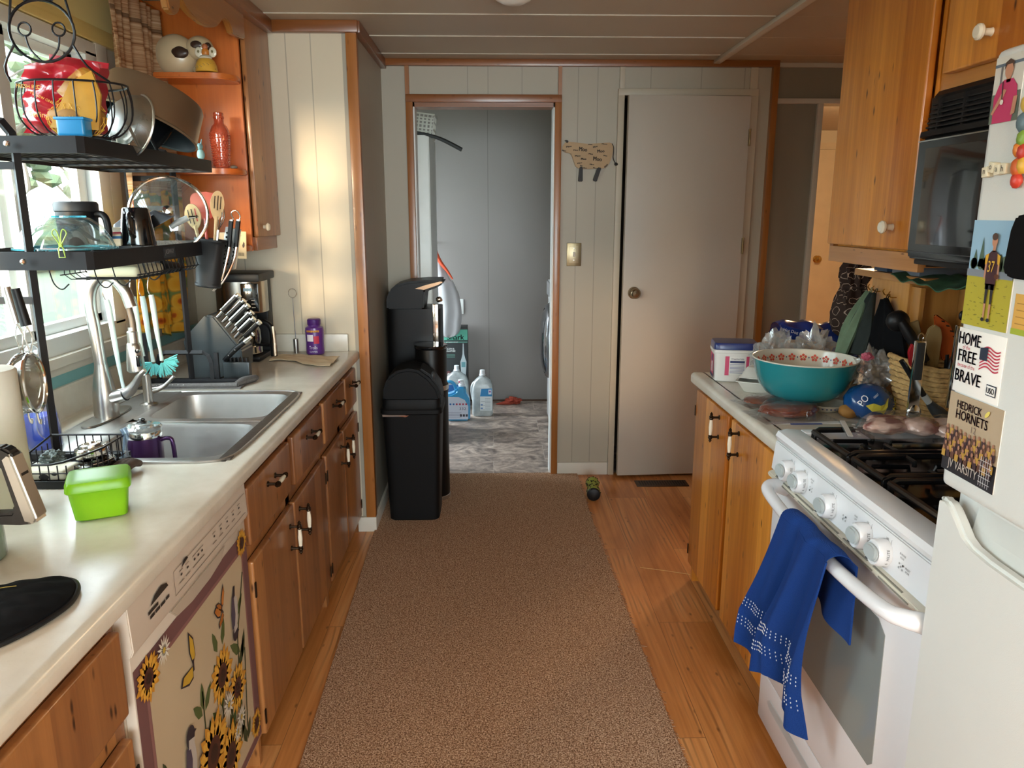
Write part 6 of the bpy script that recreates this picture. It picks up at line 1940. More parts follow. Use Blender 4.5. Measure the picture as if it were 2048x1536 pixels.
q.prism([(0.764, 0.742), (0.733, 0.742), (0.722, 0.752), (0.722, 0.760), (0.742, 0.768), (0.764, 0.768)], 'y', sy0 + 0.002, sy1 - 0.002, M('almond_vent_trim', 'ddd6c6', 0.3, coat=0.2), 0.002)
for k in range(5):
    y0_ = 1.19 + 0.128 * k
    for z_, o_ in ((0.7560, 0.0), (0.7615, 0.03)):
        q.box(0.7205 + (0.0045 if o_ else 0.0), y0_ + o_, z_ - 0.0014, 0.735, y0_ + 0.105 + o_, z_ + 0.0014, M('vent_slot_shadow', '8f8c80', 0.6))
obj('vent_trim', q, od, 'almond trim strip with vent slots')
q = B()
hpts = [(0.742, 1.800, 0.742), (0.715, 1.797, 0.752), (0.688, 1.780, 0.756), (0.675, 1.74, 0.752), (0.668, 1.60, 0.746), (0.666, 1.45, 0.744), (0.668, 1.30, 0.746), (0.675, 1.18, 0.752), (0.690, 1.146, 0.755), (0.715, 1.134, 0.752), (0.742, 1.132, 0.742)]
q.tube(hpts, [0.020, 0.018, 0.016, 0.0145, 0.014, 0.014, 0.014, 0.0145, 0.016, 0.018, 0.020], enamel, 18, spl=5)
obj('handle', q, od, 'long curved white door handle')
q = B().box(0.745, sy0 + 0.002, 0.035, 0.764, sy1 - 0.002, 0.182, enamel, 0.006)
sd = obj('drawer', q, sv, 'lower storage drawer')
obj('handle', B().prism([(1.82, 0.120), (1.80, 0.136), (1.21, 0.136), (1.19, 0.120), (1.21, 0.108), (1.80, 0.108)], 'x', 0.7435, 0.748, M('recess_grey', 'b9bcbc', 0.35), 0.001), sd)
# control fascia, slanted
q = B()
q.prism([(0.764, 0.768), (0.731, 0.768), (0.738, 0.844), (0.764, 0.846)], 'y', sy0, sy1, enamel, 0.002)
cpn = obj('control_panel', q, sv)
fn = Vector((-(0.844 - 0.768), 0, 0.007)).normalized()
FCS = frame((0.7305, 0, 0.768), (0, -1, 0), (0.007, 0, 0.076))
kM = M('knob_grey', 'b4bbba', 0.3, coat=0.2)
KN = [1.766, 1.687, 1.535, 1.378, 1.303]
q = B()
dpr = C('4a4c4e')
for y in KN:
    u = -y
    q.rect(FCS, u + 0.0145, 0.052, u + 0.0155, 0.064, dpr, 1)
    q.text(FCS, 'OFF', u + 0.0, 0.061, 0.004, dpr, 2)
for y, s1, s2 in ((1.640, 'FRONT', 'LEFT'), (1.470, '', ''), (1.425, 'REAR', 'LEFT'), (1.245, 'BURNER', 'REAR')):
    u = -y
    if s1:
        q.text(FCS, s1, u, 0.054, 0.004, dpr, 2)
        q.text(FCS, s2, u, 0.048, 0.004, dpr, 2)
    for i, (a, c) in enumerate(((-.006, .036), (.006, .036), (-.006, .028), (.006, .028), (0, .032))):
        q.ell(FCS, u + a, c, .0022 if i != (2 if y > 1.5 else 1) else .003, .0022, dpr if i == (2 if y > 1.5 else 1) else C('9a9c9c'), 2, 10)
q.text(FCS, 'RIGHT', -1.222, 0.036, 0.004, dpr, 2); q.text(FCS, 'REAR', -1.222, 0.030, 0.004, dpr, 2)
q.rect(FCS, -sy1 + .03, 0.0745, -sy0 - .03, 0.0752, C('8a8c8e'), 1)
obj('lettering', q, cpn)
for k, y in enumerate(KN):
    q = B()
    rotk = Vector((0, 0, 1)).rotation_difference(fn).to_matrix().to_4x4()
    q.T = Matrix.Translation((0.734, y, 0.800)) @ rotk
    q.lathe((0, 0, 0), [(0.0265, 0.0), (0.0275, 0.002), (0.0262, 0.018), (0.0235, 0.024), (0, 0.0245)], enamel, 36)
    q.prism([(p[0], p[1]) for p in rrect(0, 0, 0.0155, 0.0235, 0.015, 32)], 'z', 0.023, 0.032, kM, 0.003)
    q.box(-0.0205, 0.012, 0.0235, -0.0185, 0.020, 0.0255, dpr)
    kn = obj('knob', q, sv, 'white and grey control knob')
    q = B()
    a0 = math.atan2(0, 1)
    q.T = Matrix.Translation((0.734, y, 0.800)) @ rotk
    for j, st in enumerate(('LITE', 'HI', '6', '4')):
        vv, ff, w0 = text_geo(st)
        a_c = -PI / 2 + (0.35 - j * 0.40)
        kx = 0.0055 / 0.72
        q.add([(0.0276 * math.cos(a_c + x_ * kx / 0.0275), 0.0276 * math.sin(a_c + x_ * kx / 0.0275), 0.009 + y_ * kx) for x_, y_ in vv], ff, dpr)
    obj('lettering', q, kn)
# cook top
q = B()
q.prism([(0.741, 0.846), (0.736, 0.858), (0.742, 0.870), (0.765, 0.875), (0.800, 0.872), (0.806, 0.862), (0.806, 0.846)][::-1], 'y', sy0, sy1, enamel, smooth=True)
q.box(0.80, sy1 - 0.035, 0.846, 1.35, sy1, 0.874, enamel, 0.004)
q.box(0.80, sy0, 0.846, 1.35, sy0 + 0.035, 0.874, enamel, 0.004)
q.box(1.325, sy0, 0.846, 1.364, sy1, 0.90, enamel, 0.004)
obj('top_frame', q, sv, 'white enamel rim of the cooktop')
topb = M('stained_black_enamel', '1c1714', 0.14, var=0.5, vs=14, coat=0.5)
obj('cooktop', B().box(0.803, sy0 + 0.03, 0.846, 1.33, sy1 - 0.03, 0.857, topb), sv, 'stained black cooktop')
castM = M('black_cast_grate', '0e0e10', 0.22, var=0.2, coat=0.4)
for gi, (a, c) in enumerate(((1.640, 1.848), (1.478, 1.628), (1.165, 1.466))):
    q = B()
    zt_ = 0.884
    for x in (0.818, 1.30):
        q.tube([(x, a + 0.004, zt_ - 0.006), (x, c - 0.004, zt_ - 0.006)], 0.0075, castM, 8)
    for y in (a + 0.007, c - 0.007):
        q.tube([(0.818, y, 0.858), (0.818, y, zt_ - 0.008), (0.830, y, zt_), (1.288, y, zt_), (1.30, y, zt_ - 0.008), (1.30, y, 0.858)], 0.0075, castM, 8)
    mid = (a + c) / 2
    for cxx in (0.935, 1.18):
        for (dx, dy) in ((1, 0), (-1, 0), (0, 1), (0, -1)):
            L = 0.11 if dx else (c - a) / 2 - 0.01
            p1 = (cxx + dx * L, mid + dy * L, zt_)
            p0 = (cxx + dx * 0.030, mid + dy * 0.030, zt_ - 0.002)
            q.tube([p1, p0, (p0[0], p0[1], zt_ - 0.012)], 0.0055, castM, 6)
    obj('grate', q, sv)
for (x, y) in ((0.935, 1.745), (1.18, 1.745), (0.935, 1.315), (1.18, 1.315)):
    obj('burner', B().lathe((x, y, 0.857), [(0, 0.018), (0.030, 0.018), (0.034, 0.014), (0.034, 0.010), (0.040, 0.009), (0.042, 0.0)], castM, 30), sv)

# ---- blue towel over the oven handle
tw = thing('hand_towel', 'royal blue kitchen towel with rows of white stitches over the oven handle', 'towel', (0.66, 1.45, 0.74))
def tow_mat():
    t = NT('royal_blue_waffle_towel')
    w = t.new('ShaderNodeTexVoronoi'); t.link(t.obj((1, 170, 170), False), w.inputs['Vector']); w.inputs['Randomness'].default_value = 0.3
    f = w.outputs['Distance']
    t.link(t.mix(f, lin('234f9e'), lin('0f3172')), t.b.inputs['Base Color'])
    t.bump(t.math('SUBTRACT', 1, f), 0.0025, 0.9)
    return t.fin(0.9, 0, 0.2)
twM = tow_mat()
def tfold(u, s, k):
    return (0.022 * math.sin(u * 2 * PI * 2.2 + s * 1.0) + 0.008 * math.sin(u * 2 * PI * 5.1 + 1 + s)) * k
def tow_front(u, v):
    # u across (0 = far side, 1 = near side), v down
    yt0, yt1 = 1.578, 1.335
    yb0, yb1 = 1.700, 1.43
    k = min(1, v * 1.3)
    y = (yt0 + (yt1 - yt0) * u) * (1 - k) + (yb0 + (yb1 - yb0) * u) * k
    zb = 0.330 - 0.060 * u + (0.02 if u < .2 else 0)
    zb = 0.375 + (0.300 - 0.375) * max(0, (u - 0.55) / 0.45) - 0.035 * math.sin(min(1, u / 0.5) * PI) * 0.6
    ztop = 0.765
    z = ztop + (zb - ztop) * v
    x = 0.644 - tfold(u, v * 2, 0.22 + v * 0.9) - 0.012 * v + 0.010 * math.sin(v * 5 + u * 3) * v
    if u > 0.62:
        x += 0.03 * (u - 0.62) / 0.38 * v
    return (x, y, z)
q = B().slab(tow_front, (0.004, 0, 0), 1, 60, 60, twM)
fo_ = obj('front_flap', q, tw)
def tow_top(u, v):
    p = tow_front(u, 0)
    a = PI * v
    return (0.664 - 0.0235 * math.cos(a) + (p[0] - 0.640) * (1 - v), p[1] - 0.01 * v, 0.763 + 0.003 * math.sin(u * 9) + 0.018 * math.sin(a))
q = B().slab(tow_top, (0.0, 0, -0.0015), 1, 40, 14, twM)
obj('fold', q, tw)
def tow_back(u, v):
    y = 1.50 - 0.185 * u + 0.0 * v
    z = 0.765 + (0.600 + 0.03 * (1 - u) - 0.765) * v
    return (0.688 + 0.008 * math.sin(u * 8) * v - 0.006 * v, y, z)
q = B().slab(tow_back, (0.004, 0, 0), 1, 30, 30, twM)
obj('back_flap', q, tw)
q = B()
wst = C('d9dde4')
for row, v0 in enumerate((0.66, 0.685, 0.71, 0.80, 0.825, 0.85)):
    for k in range(44):
        u = (k + 0.5) / 44
        p = tow_front(u, v0); 
        q.blob((p[0] - 0.0012, p[1], p[2]), (0.0012, 0.0021, 0.0024), wst, sub=1)
obj('stitches', q, fo_, 'white stitch rows')

# ---- fridge
fr = thing('refrigerator', 'white top freezer refrigerator at the right picture edge', 'refrigerator', (1.03, 0.76, 0))
fy0, fy1 = 0.36, 1.112
obj('body', B().box(0.765, fy0, 0.03, 1.37, fy1 - 0.004, 1.625, fridgeM, 0.006).box(0.80, fy0 + 0.02, 0.0, 1.33, fy1 - 0.02, 0.03, blackP), fr)
q = B().box(0.700, fy0, 1.008, 0.760, fy1, 1.642, fridgeM, 0.014, 4)
fdr = obj('freezer_door', q, fr)
# lower door with a scooped handle recess along its top
q = B()
P = [(fy1, 0.055), (fy1, 0.982), (1.108, 0.988), (1.092, 0.990), (1.078, 0.984), (1.058, 0.968), (1.040, 0.952), (1.020, 0.944), (0.98, 0.940), (fy0, 0.935), (fy0, 0.055)]
q.prism(P[::-1], 'x', 0.700, 0.722, fridgeM, 0.006)
q.box(0.722, fy0, 0.055, 0.760, fy1, 0.905, fridgeM, 0.003)
q.box(0.735, fy0, 0.90, 0.760, fy1, 0.996, fridgeM, 0.003)
ldr = obj('lower_door', q, fr)
obj('handle_recess', B().prism([(0.735, 0.905), (0.7225, 0.935), (0.728, 0.955), (0.7345, 0.99)], 'y', fy0 + 0.01, 1.06, M('recess_shade_grey', 'c4c8c4', 0.3)), ldr, 'scooped handle recess')
def magnet(name, label, cat, y0, y1, z0, z1, th=0.0012, tilt=0.0, rad=0.002, mat=None, group=None):
    t = thing(name, label, cat, (0.700, (y0 + y1) / 2, z0), group)
    o = obj('card', B().box(0.700 - th, min(y0, y1), z0, 0.6999, max(y0, y1), z1, mat or C('e8e6e0'), min(rad, th * 0.45)), t)
    return t, frame((0.700 - th, (y0 + y1) / 2, (z0 + z1) / 2), (0, -1, 0), (0, 0, 1))
skin, hair = C('b88468'), C('4a3428')
# photo 1
t, F = magnet('photo_print', 'photo of a person in a pink shirt with a medal on the freezer door', 'photo', 1.103, 1.044, 1.543, 1.630)
w, h = 0.0295, 0.0435
q = B()
q.rect(F, -w, -h, w, h, C('c9c7bd'), 1); q.rect(F, -w, -h, w, -0.005, C('5f6a5c'), 2); q.rect(F, -w, 0.030, w, 0.034, C('5c6a78'), 2); q.rect(F, -w * .55, -.01, -w * .42, 0.030, C('6a6a6a'), 2)
q.poly(F, [(-0.022, -h), (-0.024, -0.01), (-0.016, 0.006), (-0.006, 0.012), (0.012, 0.012), (0.022, 0.002), (0.024, -0.012), (0.018, -h)], C('b8305e'), 3)
q.poly(F, [(-0.026, -0.030), (-0.022, -0.032), (-0.004, -0.012), (0.002, -0.002), (-0.004, 0.0)], skin, 4)
q.poly(F, [(0.016, -0.036), (0.024, -0.034), (0.026, -0.012), (0.018, -0.012)], skin, 4)
q.rect(F, -0.002, 0.008, 0.007, 0.018, skin, 3); q.ell(F, 0.0025, 0.024, 0.0085, 0.0115, skin, 4); q.poly(F, [(-0.007, 0.024), (-0.006, 0.034), (0.003, 0.038), (0.011, 0.034), (0.012, 0.024), (0.008, 0.031), (-0.002, 0.031)], hair, 5)
q.poly(F, [(-0.008, 0.010), (-0.006, 0.010), (-0.004, -0.014), (-0.006, -0.014)], C('20222a'), 5); q.ell(F, -0.004, -0.017, 0.0035, 0.0035, C('d8d4cc'), 6)
obj('picture', q, t)
# letter beads
for k, (ch, y, z) in enumerate((('n', 1.086, 1.478), ('o', 1.073, 1.4835), ('a', 1.060, 1.480), ('h', 1.048, 1.481))):
    t = thing('letter_bead', ('cream letter magnet with an n, leftmost of the word', 'cream letter magnet with an o', 'cream letter magnet with an a', 'cream letter magnet with an h, rightmost of the word')[k], 'magnet', (0.70, y, z), 'letter magnets on the freezer door')
    q = B(); q.T = Matrix.Translation((0.695, y, z)) @ Matrix.Rotation((-.12, .18, -.1, .08)[k], 4, 'X')
    q.box(-0.005, -0.0065, -0.0070, 0.005, 0.0065, 0.0070, M('ivory_bead', 'd9d0b4', 0.4), 0.0012)
    obj('block', q, t)
    obj('lettering', B().text(frame((0.6898, y, z), (0, -1, 0), (0, 0, 1)), ch, 0, 0, 0.0085, C('2a2620'), 1), t)
t = thing('fruit_magnet', 'raised fruit basket magnet cut by the right picture edge', 'magnet', (0.695, 1.030, 1.47))
for k, (dy, dz, r, c) in enumerate(((0.012, 0.085, .012, 'd8a83a'), (-0.004, 0.090, .014, 'd0b050'), (-0.01, 0.066, .015, '5a7078'), (-0.004, 0.044, .013, '7a9a3a'), (0.002, 0.026, .013, 'b03428'), (-0.012, 0.03, .012, 'd0782a'), (0.008, 0.008, .013, 'd8a83a'), (-0.008, 0.006, .015, 'c8602a'), (-0.006, -0.012, .012, 'c03a2a'))):
    obj('fruit', B().blob((0.694, 1.018 - dy * .6, 1.475 + dz * 0.95), (0.006, r * .8, r * .85), M('fruit_' + c, c, 0.4), 0.1), t)
# player photo
t, F = magnet('photo_print', 'photo of a football player in jersey 37 standing on grass', 'photo', 1.106, 1.006, 1.262, 1.412)
w, h = 0.050, 0.075
q = B()
q.rect(F, -w, -0.005, w, h, C('8fb4cc'), 1); q.rect(F, -w, -h, w, -0.002, C('a9a02c'), 2)
rnd = random.Random(2)
for k in range(16):
    x = rnd.uniform(-w + .008, w - .008); q.ell(F, x, 0.014, 0.007, rnd.uniform(.008, .016), C('50604c'), 3, 9)
for xx in (-0.022, -0.036, 0.034):
    q.poly(F, [(xx - .007, .01), (xx, .052 if xx == -.022 else .035), (xx + .007, .01)], C('48604e'), 3)
q.rect(F, -w, -0.004, w, 0.006, C('7a828c'), 4)
for k in range(60):
    x = rnd.uniform(-w + .004, w - .006); z_ = rnd.uniform(-h + .003, -0.012); q.rect(F, x, z_, x + rnd.uniform(.002, .006), z_ + .0008, C('6f6e1e'), 3)
x0_ = 0.006
for s in (-1, 1):
    q.poly(F, [(x0_ + s * .002, -.012), (x0_ + s * .009, -.012), (x0_ + s * .008, -.040), (x0_ + s * .004, -.040)], C('1c181c'), 6)
    q.poly(F, [(x0_ + s * .0035, -.040), (x0_ + s * .008, -.040), (x0_ + s * .007, -.060), (x0_ + s * .004, -.060)], skin, 6)
    q.ell(F, x0_ + s * .006, -.0625, .0038, .0028, C('16161a'), 7, 10)
    q.poly(F, [(x0_ + s * .009, .030), (x0_ + s * .016, .027), (x0_ + s * .0155, .014), (x0_ + s * .011, .016)], C('d0a028'), 7)
    q.poly(F, [(x0_ + s * .0115, .016), (x0_ + s * .0155, .015), (x0_ + s * .0155, -.006), (x0_ + s * .0125, -.006)], skin, 6)
q.poly(F, [(x0_ - .011, -.014), (x0_ - .012, .028), (x0_ - .004, .034), (x0_ + .004, .034), (x0_ + .012, .028), (x0_ + .011, -.014)], C('3c1a22'), 6)
q.rect(F, x0_ - .010, -.020, x0_ + .010, -.012, C('1c181c'), 6)
q.text(F, '37', x0_, 0.012, 0.016, C('d8b030'), 9, w=0.014)
q.rect(F, x0_ - .003, .032, x0_ + .003, .040, skin, 6); q.ell(F, x0_, .047, .0058, .0085, skin, 7); q.ell(F, x0_, .053, .0062, .005, hair, 8)
q.ell(F, x0_ + .013, -.001, .005, .0035, C('5a3018'), 8)
obj('picture', q, t)
t = thing('pot_holder', 'black cloth hanging on the freezer door at the right picture edge', 'pot holder', (0.695, 0.95, 1.33))
obj('cloth', B().prism([(1.012, 1.340), (1.018, 1.350), (1.013, 1.400), (1.006, 1.418), (0.987, 1.421), (0.90, 1.421), (0.90, 1.335), (0.997, 1.337)], 'x', 0.688, 0.699, blk, 0.003), t)
t, F = magnet('note_card', 'small yellow and green note card at the right picture edge', 'note', 0.998, 0.93, 1.263, 1.317, mat=C('d9a850'))
q = B().rect(F, -.034, -.027, .034, -.019, C('9aa82e'), 1)
for k in range(4):
    q.rect(F, -.028, .014 - .009 * k, .02, .0152 - .009 * k, C('a87c34'), 1)
obj('print', q, t)
t, F = magnet('card_magnet', 'white card magnet reading HOME of the FREE because of the BRAVE with a flag', 'magnet', 1.109, 1.003, 1.160, 1.256)
q = B(); nv = C('1c2438'); rd = C('b8324a')
q.text(F, 'HOME', -.0245, .0335, .0185, nv, 2, w=.050, bold=.0005)
q.text(F, 'of the', -.030, .0205, .006, rd, 2, w=.017); q.text(F, 'FREE', -.0255, .0075, .0185, nv, 2, w=.042, bold=.0005)
q.text(F, 'because of the', -.0255, -.0065, .006, rd, 2, w=.040); q.text(F, 'BRAVE', -.0185, -.0225, .0185, nv, 2, w=.060, bold=.0005)
for k in range(7):
    P0 = []
    for j in range(13):
        x = .004 + .042 * j / 12; P0.append((x, .0255 - .0058 * k * .8 + .0035 * math.sin(j / 12 * 2 * PI - .5) + .004 * j / 12))
    q.poly(F, P0 + [(a, c - .0022) for a, c in P0[::-1]], rd, 2)
q.poly(F, [(.003, .026), (.020, .029), (.020, .009), (.003, .0095)], nv, 3)
q.rect(F, .026, -.038, .048, -.022, nv, 2); q.rect(F, .0275, -.0365, .0465, -.0235, C('e8e6e0'), 3); q.text(F, 'USO', .037, -.030, .0085, nv, 4, w=.016, bold=.0004)
obj('print', q, t)
t, F = magnet('photo_print', 'brown team photo titled HEDRICK HORNETS with rows of players', 'photo', 1.110, 0.986, 1.036, 1.158)
w, h = 0.062, 0.061
q = B()
q.rect(F, -w, -h, w, h, C('a9967c'), 1); q.rect(F, -w, -h, w, -.020, C('1e1c22'), 2)
mar = C('4c3440')
q.text(F, 'HEDRICK', -.012, .046, .0125, mar, 3, w=.058, bold=.0003); q.text(F, 'HORNETS', -.004, .031, .0150, mar, 3, w=.074, bold=.0003)
q.ell(F, .030, .047, .007, .003, C('d8c860'), 4, 12, .8); q.text(F, '12', 0.004, .016, .010, C('7a6a60'), 3)
for row in range(5):
    for k in range(11):
        x = -.056 + .0108 * k + .003 * (row % 2); z_ = .006 - .0085 * row + .002 * math.sin(k)
        q.rect(F, x - .0042, z_ - .012, x + .0042, z_ - .001, (C('5a3a2c'), C('b08a3c'), C('3a2428'))[(k + row) % 3], 4 + row)
        q.ell(F, x, z_ + .0015, .0026, .0034, C('9c7058'), 5 + row, 8)
for k in range(5):
    q.rect(F, .034, -.050 + .008 * k, .060, -.0492 + .008 * k, C('c8c8c8'), 12); q.rect(F, .036 + .005 * k, -.055, .0368 + .005 * k, -.012, C('c8c8c8'), 12)
q.text(F, 'JV VARSITY', -.004, -.046, .014, C('b8afa4'), 12, w=.070)
obj('picture', q, t)

# ---- microwave hood
mw = thing('microwave', 'black over the range microwave with slatted vent grille', 'microwave', (1.20, 1.50, 1.29))
my0, my1 = 1.125, 1.880
q = B().box(1.045, my0, 1.300, 1.375, my1, 1.690, blackP, 0.004)
obj('body', q, mw)
q = B().prism([(1.045, 1.310), (1.030, 1.316), (1.026, 1.332), (1.026, 1.590), (1.045, 1.592)], 'y', my0, my1, blackG, 0.003)
mdr = obj('door', q, mw, 'glossy black door')
obj('trim_line', B().box(1.0245, my0, 1.5880, 1.030, my1, 1.5910, chrome).box(1.0245, my0, 1.3305, 1.030, my1, 1.3325, M('dim_silver', '6c6c70', 0.3, 0.8)), mdr)
obj('window', B().box(1.0248, 1.35, 1.350, 1.028, my1 - 0.035, 1.572, M('microwave_dark_glass', '101114', 0.05, coat=0.8), 0.001), mdr)
q = B().box(1.040, my0, 1.592, 1.050, my1, 1.612, blackP)
for k in range(6):
    z_ = 1.618 + 0.0105 * k
    q.box(1.031 + 0.0018 * k, my0 + 0.01, z_, 1.050, my1 - 0.012, z_ + 0.0042, blackP, 0.001)
for k in range(8):
    y = my0 + 0.02 + 0.0975 * k
    q.box(1.035, y, 1.612, 1.050, y + 0.006, 1.682, blackP)
q.prism([(1.028, 1.612), (1.0265, 1.600), (1.035, 1.596), (1.05, 1.60)], 'y', my0, my1, blackP)
q.prism([(1.046, 1.684), (1.040, 1.690), (1.05, 1.702), (1.08, 1.702)], 'y', my0, my1 - 0.02, blackP)
obj('vent_grille', q, mw)

# ---- upper cabinets right
uc = thing('wall_cabinet', 'tall knotty honey pine wall cabinet between the hall opening and the microwave', 'cabinet', (1.21, 2.13, 1.28))
q = B().box(1.075, 1.885, 1.290, 1.378, 2.395, 2.168, pineR, 0.002)
obj('body', q, uc)
q = B().box(1.060, 1.885, 1.278, 1.078, 2.398, 1.325, pine('pale_pine_rail', 'y', 'cf9560', 'a06a3c', '6a3c1c', board=0.3), 0.002)
q.box(1.060, 2.372, 1.325, 1.078, 2.398, 2.168, trimW, 0.001)
q.box(1.060, 1.885, 2.10, 1.078, 2.372, 2.168, pineR)
q.box(1.062, 1.885, 1.325, 1.078, 1.90, 2.1, pineR)
obj('face_frame', q, uc)
q = B().box(1.038, 1.903, 1.332, 1.059, 2.368, 2.120, pineR, 0.005, 3)
udr = obj('door', q, uc)
def rknob(x, y, z, par):
    q = B().lathe((x, y, z), [(0.0, -0.034), (0.012, -0.0335), (0.0165, -0.029), (0.0165, -0.024), (0.013, -0.020), (0.007, -0.017), (0.0075, -0.004), (0.009, 0.0)], porcel, 24, axis='x')
    k = obj('knob', q, par, 'white porcelain knob')
    q = B().lathe((x, y, z), [(0.0125, -0.0345), (0.0135, -0.0338)], M('knob_green_line', '6b7a5c', 0.4), 24, axis='x')
    return k
rknob(1.038, 1.985, 1.388, udr)
uc2 = thing('wall_cabinet', 'shorter knotty pine wall cabinet above the microwave', 'cabinet', (1.21, 1.5, 1.70))
q = B().box(1.075, 1.115, 1.705, 1.378, 1.880, 2.168, pineR, 0.002)
obj('body', q, uc2)
q = B().box(1.062, 1.115, 1.692, 1.078, 1.880, 1.760, pine('pale_pine_rail_bright', 'y', 'd99a4c', 'ab6c2c', '6a3c1c', board=0.3), 0.002)
q.box(1.062, 1.845, 1.76, 1.078, 1.880, 2.168, pineR, 0.001).box(1.062, 1.115, 2.10, 1.078, 1.845, 2.168, pineR).box(1.062, 1.50, 1.76, 1.078, 1.53, 2.168, pineR)
obj('face_frame', q, uc2)
for (a, c) in ((1.535, 1.838), (1.125, 1.495)):
    dd3 = obj('door', B().box(1.038, a, 1.735, 1.061, c, 2.130, pineR, 0.005, 3), uc2)
    rknob(1.038, 1.670 if a > 1.5 else 1.45, 1.790, dd3)
solo('cabinet_gap_shade', B().box(1.080, 1.8805, 1.292, 1.37, 1.8845, 2.168, dark_in), 'dark strip painted as shade in the gap between the two right wall cabinets', 'board', (1.2, 1.882, 1.292))  # dark sheet standing in for the shade between the cabinets

# ---- shelf box under the cabinet
bxx = thing('hook_shelf', 'honey wood shelf box with brass cup hooks under the tall wall cabinet', 'shelf', (1.29, 2.28, 0.98))
hp = pine('hook_shelf_pine', 'z', 'cf9550', 'a56e30', '6a3e18', board=0.3, knots=0.3)
hpy = pine('hook_shelf_pine_flat', 'y', 'c98f50', '9a642c', '6a3e18', board=0.3, knots=0.3)
obj('top', B().box(1.185, 2.06, 1.228, 1.365, 2.475, 1.248, hpy, 0.002), bxx)
obj('front_panel', B().box(1.215, 2.190, ZC + 0.002, 1.230, 2.410, 1.228, hp, 0.001), bxx)
obj('side_panel', B().box(1.230, 2.190, ZC + 0.002, 1.365, 2.204, 1.228, plyM).box(1.222, 2.140, ZC + 0.002, 1.236, 2.192, 1.215, hp, 0.001), bxx)
for (y, z) in ((2.385, 1.186), (2.355, 1.184), (2.290, 1.180), (2.255, 1.176)):
    obj('hook', B().tube([(1.216, y, z), (1.200, y, z), (1.194, y, z + 0.004), (1.190, y, z + 0.012), (1.194, y, z + 0.018)], 0.0016, brass, 6, spl=3), bxx)
solo('cloth_stack', B().box(1.20, 2.12, 1.249, 1.34, 2.27, 1.276, M('grey_fabric_box', '6c7078', 0.7), 0.003), 'grey folded box lying on the hook shelf', 'box', (1.27, 2.2, 1.249))
q = B().box(1.20, 2.30, 1.249, 1.33, 2.38, 1.272, M('navy_book', '2a3f58', 0.5), 0.002)
solo('book', q, 'dark blue book end on the hook shelf left of the grey box', 'book', (1.26, 2.34, 1.249))
def gcl(u, v):
    x = 1.155 + 0.12 * v
    y = 2.19 - 0.42 * u
    return (x, y, 1.258 - 0.020 * math.sin(u * PI) * (1 - v) + 0.004 * math.sin(u * 30 + v * 5) - 0.010 * (1 - v) * (1 + math.sin(u * 13)) * .5)
solo('green_place_mat', B().slab(gcl, (0, 0, -0.003), 1, 40, 10, M('green_woven_cloth', '2f5236', 0.8, var=0.6, vs=60)), 'dark green woven cloth drooping from under the tall wall cabinet', 'cloth', (1.2, 2.0, 1.25))

# ---- pot holders on hooks
def hangcloth(name, label, pts_top, pts_bot, w0, w1, mat, rootloc, th=0.010, pat=None):
    t = thing(name, label, 'pot holder', rootloc, 'pot holders on the brass hooks')
    a, c = Vector(pts_top), Vector(pts_bot)
    d = (c - a).normalized()
    side_ = Vector((0.25, -0.95, 0)); side_ = (side_ - d * side_.dot(d)).normalized()
    nrm_ = d.cross(side_)
    def f(u, v):
        w_ = w0 + (w1 - w0) * min(1, v * 1.6)
        p = a + (c - a) * v + side_ * ((u - 0.5) * w_) + nrm_ * (0.006 * math.sin(u * 9 + v * 4) + 0.012 * math.sin(v * 3))
        return tuple(p)
    q = B().slab(f, tuple(nrm_), th, 14, 24, mat)
    obj('pad', q, t)
    obj('loop', B().tube([a + Vector((0.0, 0.004, 0.002)), a + Vector((0.004, 0.002, 0.014)), a + Vector((0.004, -0.006, 0.014)), a + Vector((0, -0.006, 0.0))], 0.0015, mat, 5, spl=3), t)
sage = M('sage_print_cotton', '667a60', 0.85, var=0.35, vs=30)
hangcloth('pot_holder', 'sage green printed pot holder hanging at a slant on the left hooks', (1.192, 2.372, 1.180), (1.105, 2.34, 0.985), 0.02, 0.055, sage, (1.15, 2.36, 0.98), 0.008)
hangcloth('pot_holder', 'black and green pot holder behind the sage one', (1.196, 2.350, 1.178), (1.140, 2.31, 0.990), 0.02, 0.09, M('black_print_cotton', '1c2420', 0.85, var=0.5, vs=40), (1.17, 2.33, 0.98), 0.010)
hangcloth('pot_holder', 'black pot holder hanging on the right pair of hooks', (1.194, 2.272, 1.170), (1.200, 2.20, 0.99), 0.02, 0.12, blk, (1.2, 2.25, 0.98), 0.012)

# ---- quatrefoil bag
def quat_mat():
    t = NT('brown_quatrefoil_print')
    v = t.obj((24, 24, 24), False)
    sp3 = t.new('ShaderNodeSeparateXYZ'); t.link(v, sp3.inputs[0])
    def cosn(a): return t.math('COSINE', t.math('MULTIPLY', a, 2 * PI))
    a1 = t.math('ADD', cosn(sp3.outputs['Y']), cosn(sp3.outputs['Z']))
    s = t.math('ABSOLUTE', t.math('ADD', a1, t.math('MULTIPLY', t.math('MULTIPLY', cosn(sp3.outputs['Y']), cosn(sp3.outputs['Z'])), 0.6)))
    ln = t.math('LESS_THAN', s, 0.17)
    t.link(t.mix(ln, lin('3a2c26'), lin('b39a86')), t.b.inputs['Base Color'])
    return t.fin(0.85, 0, 0.15)
qm = quat_mat()
qb = thing('fabric_bag_holder', 'brown quatrefoil print fabric bag hanging behind the hook shelf', 'bag', (1.26, 2.66, 0.96))
q = B()
rs = []
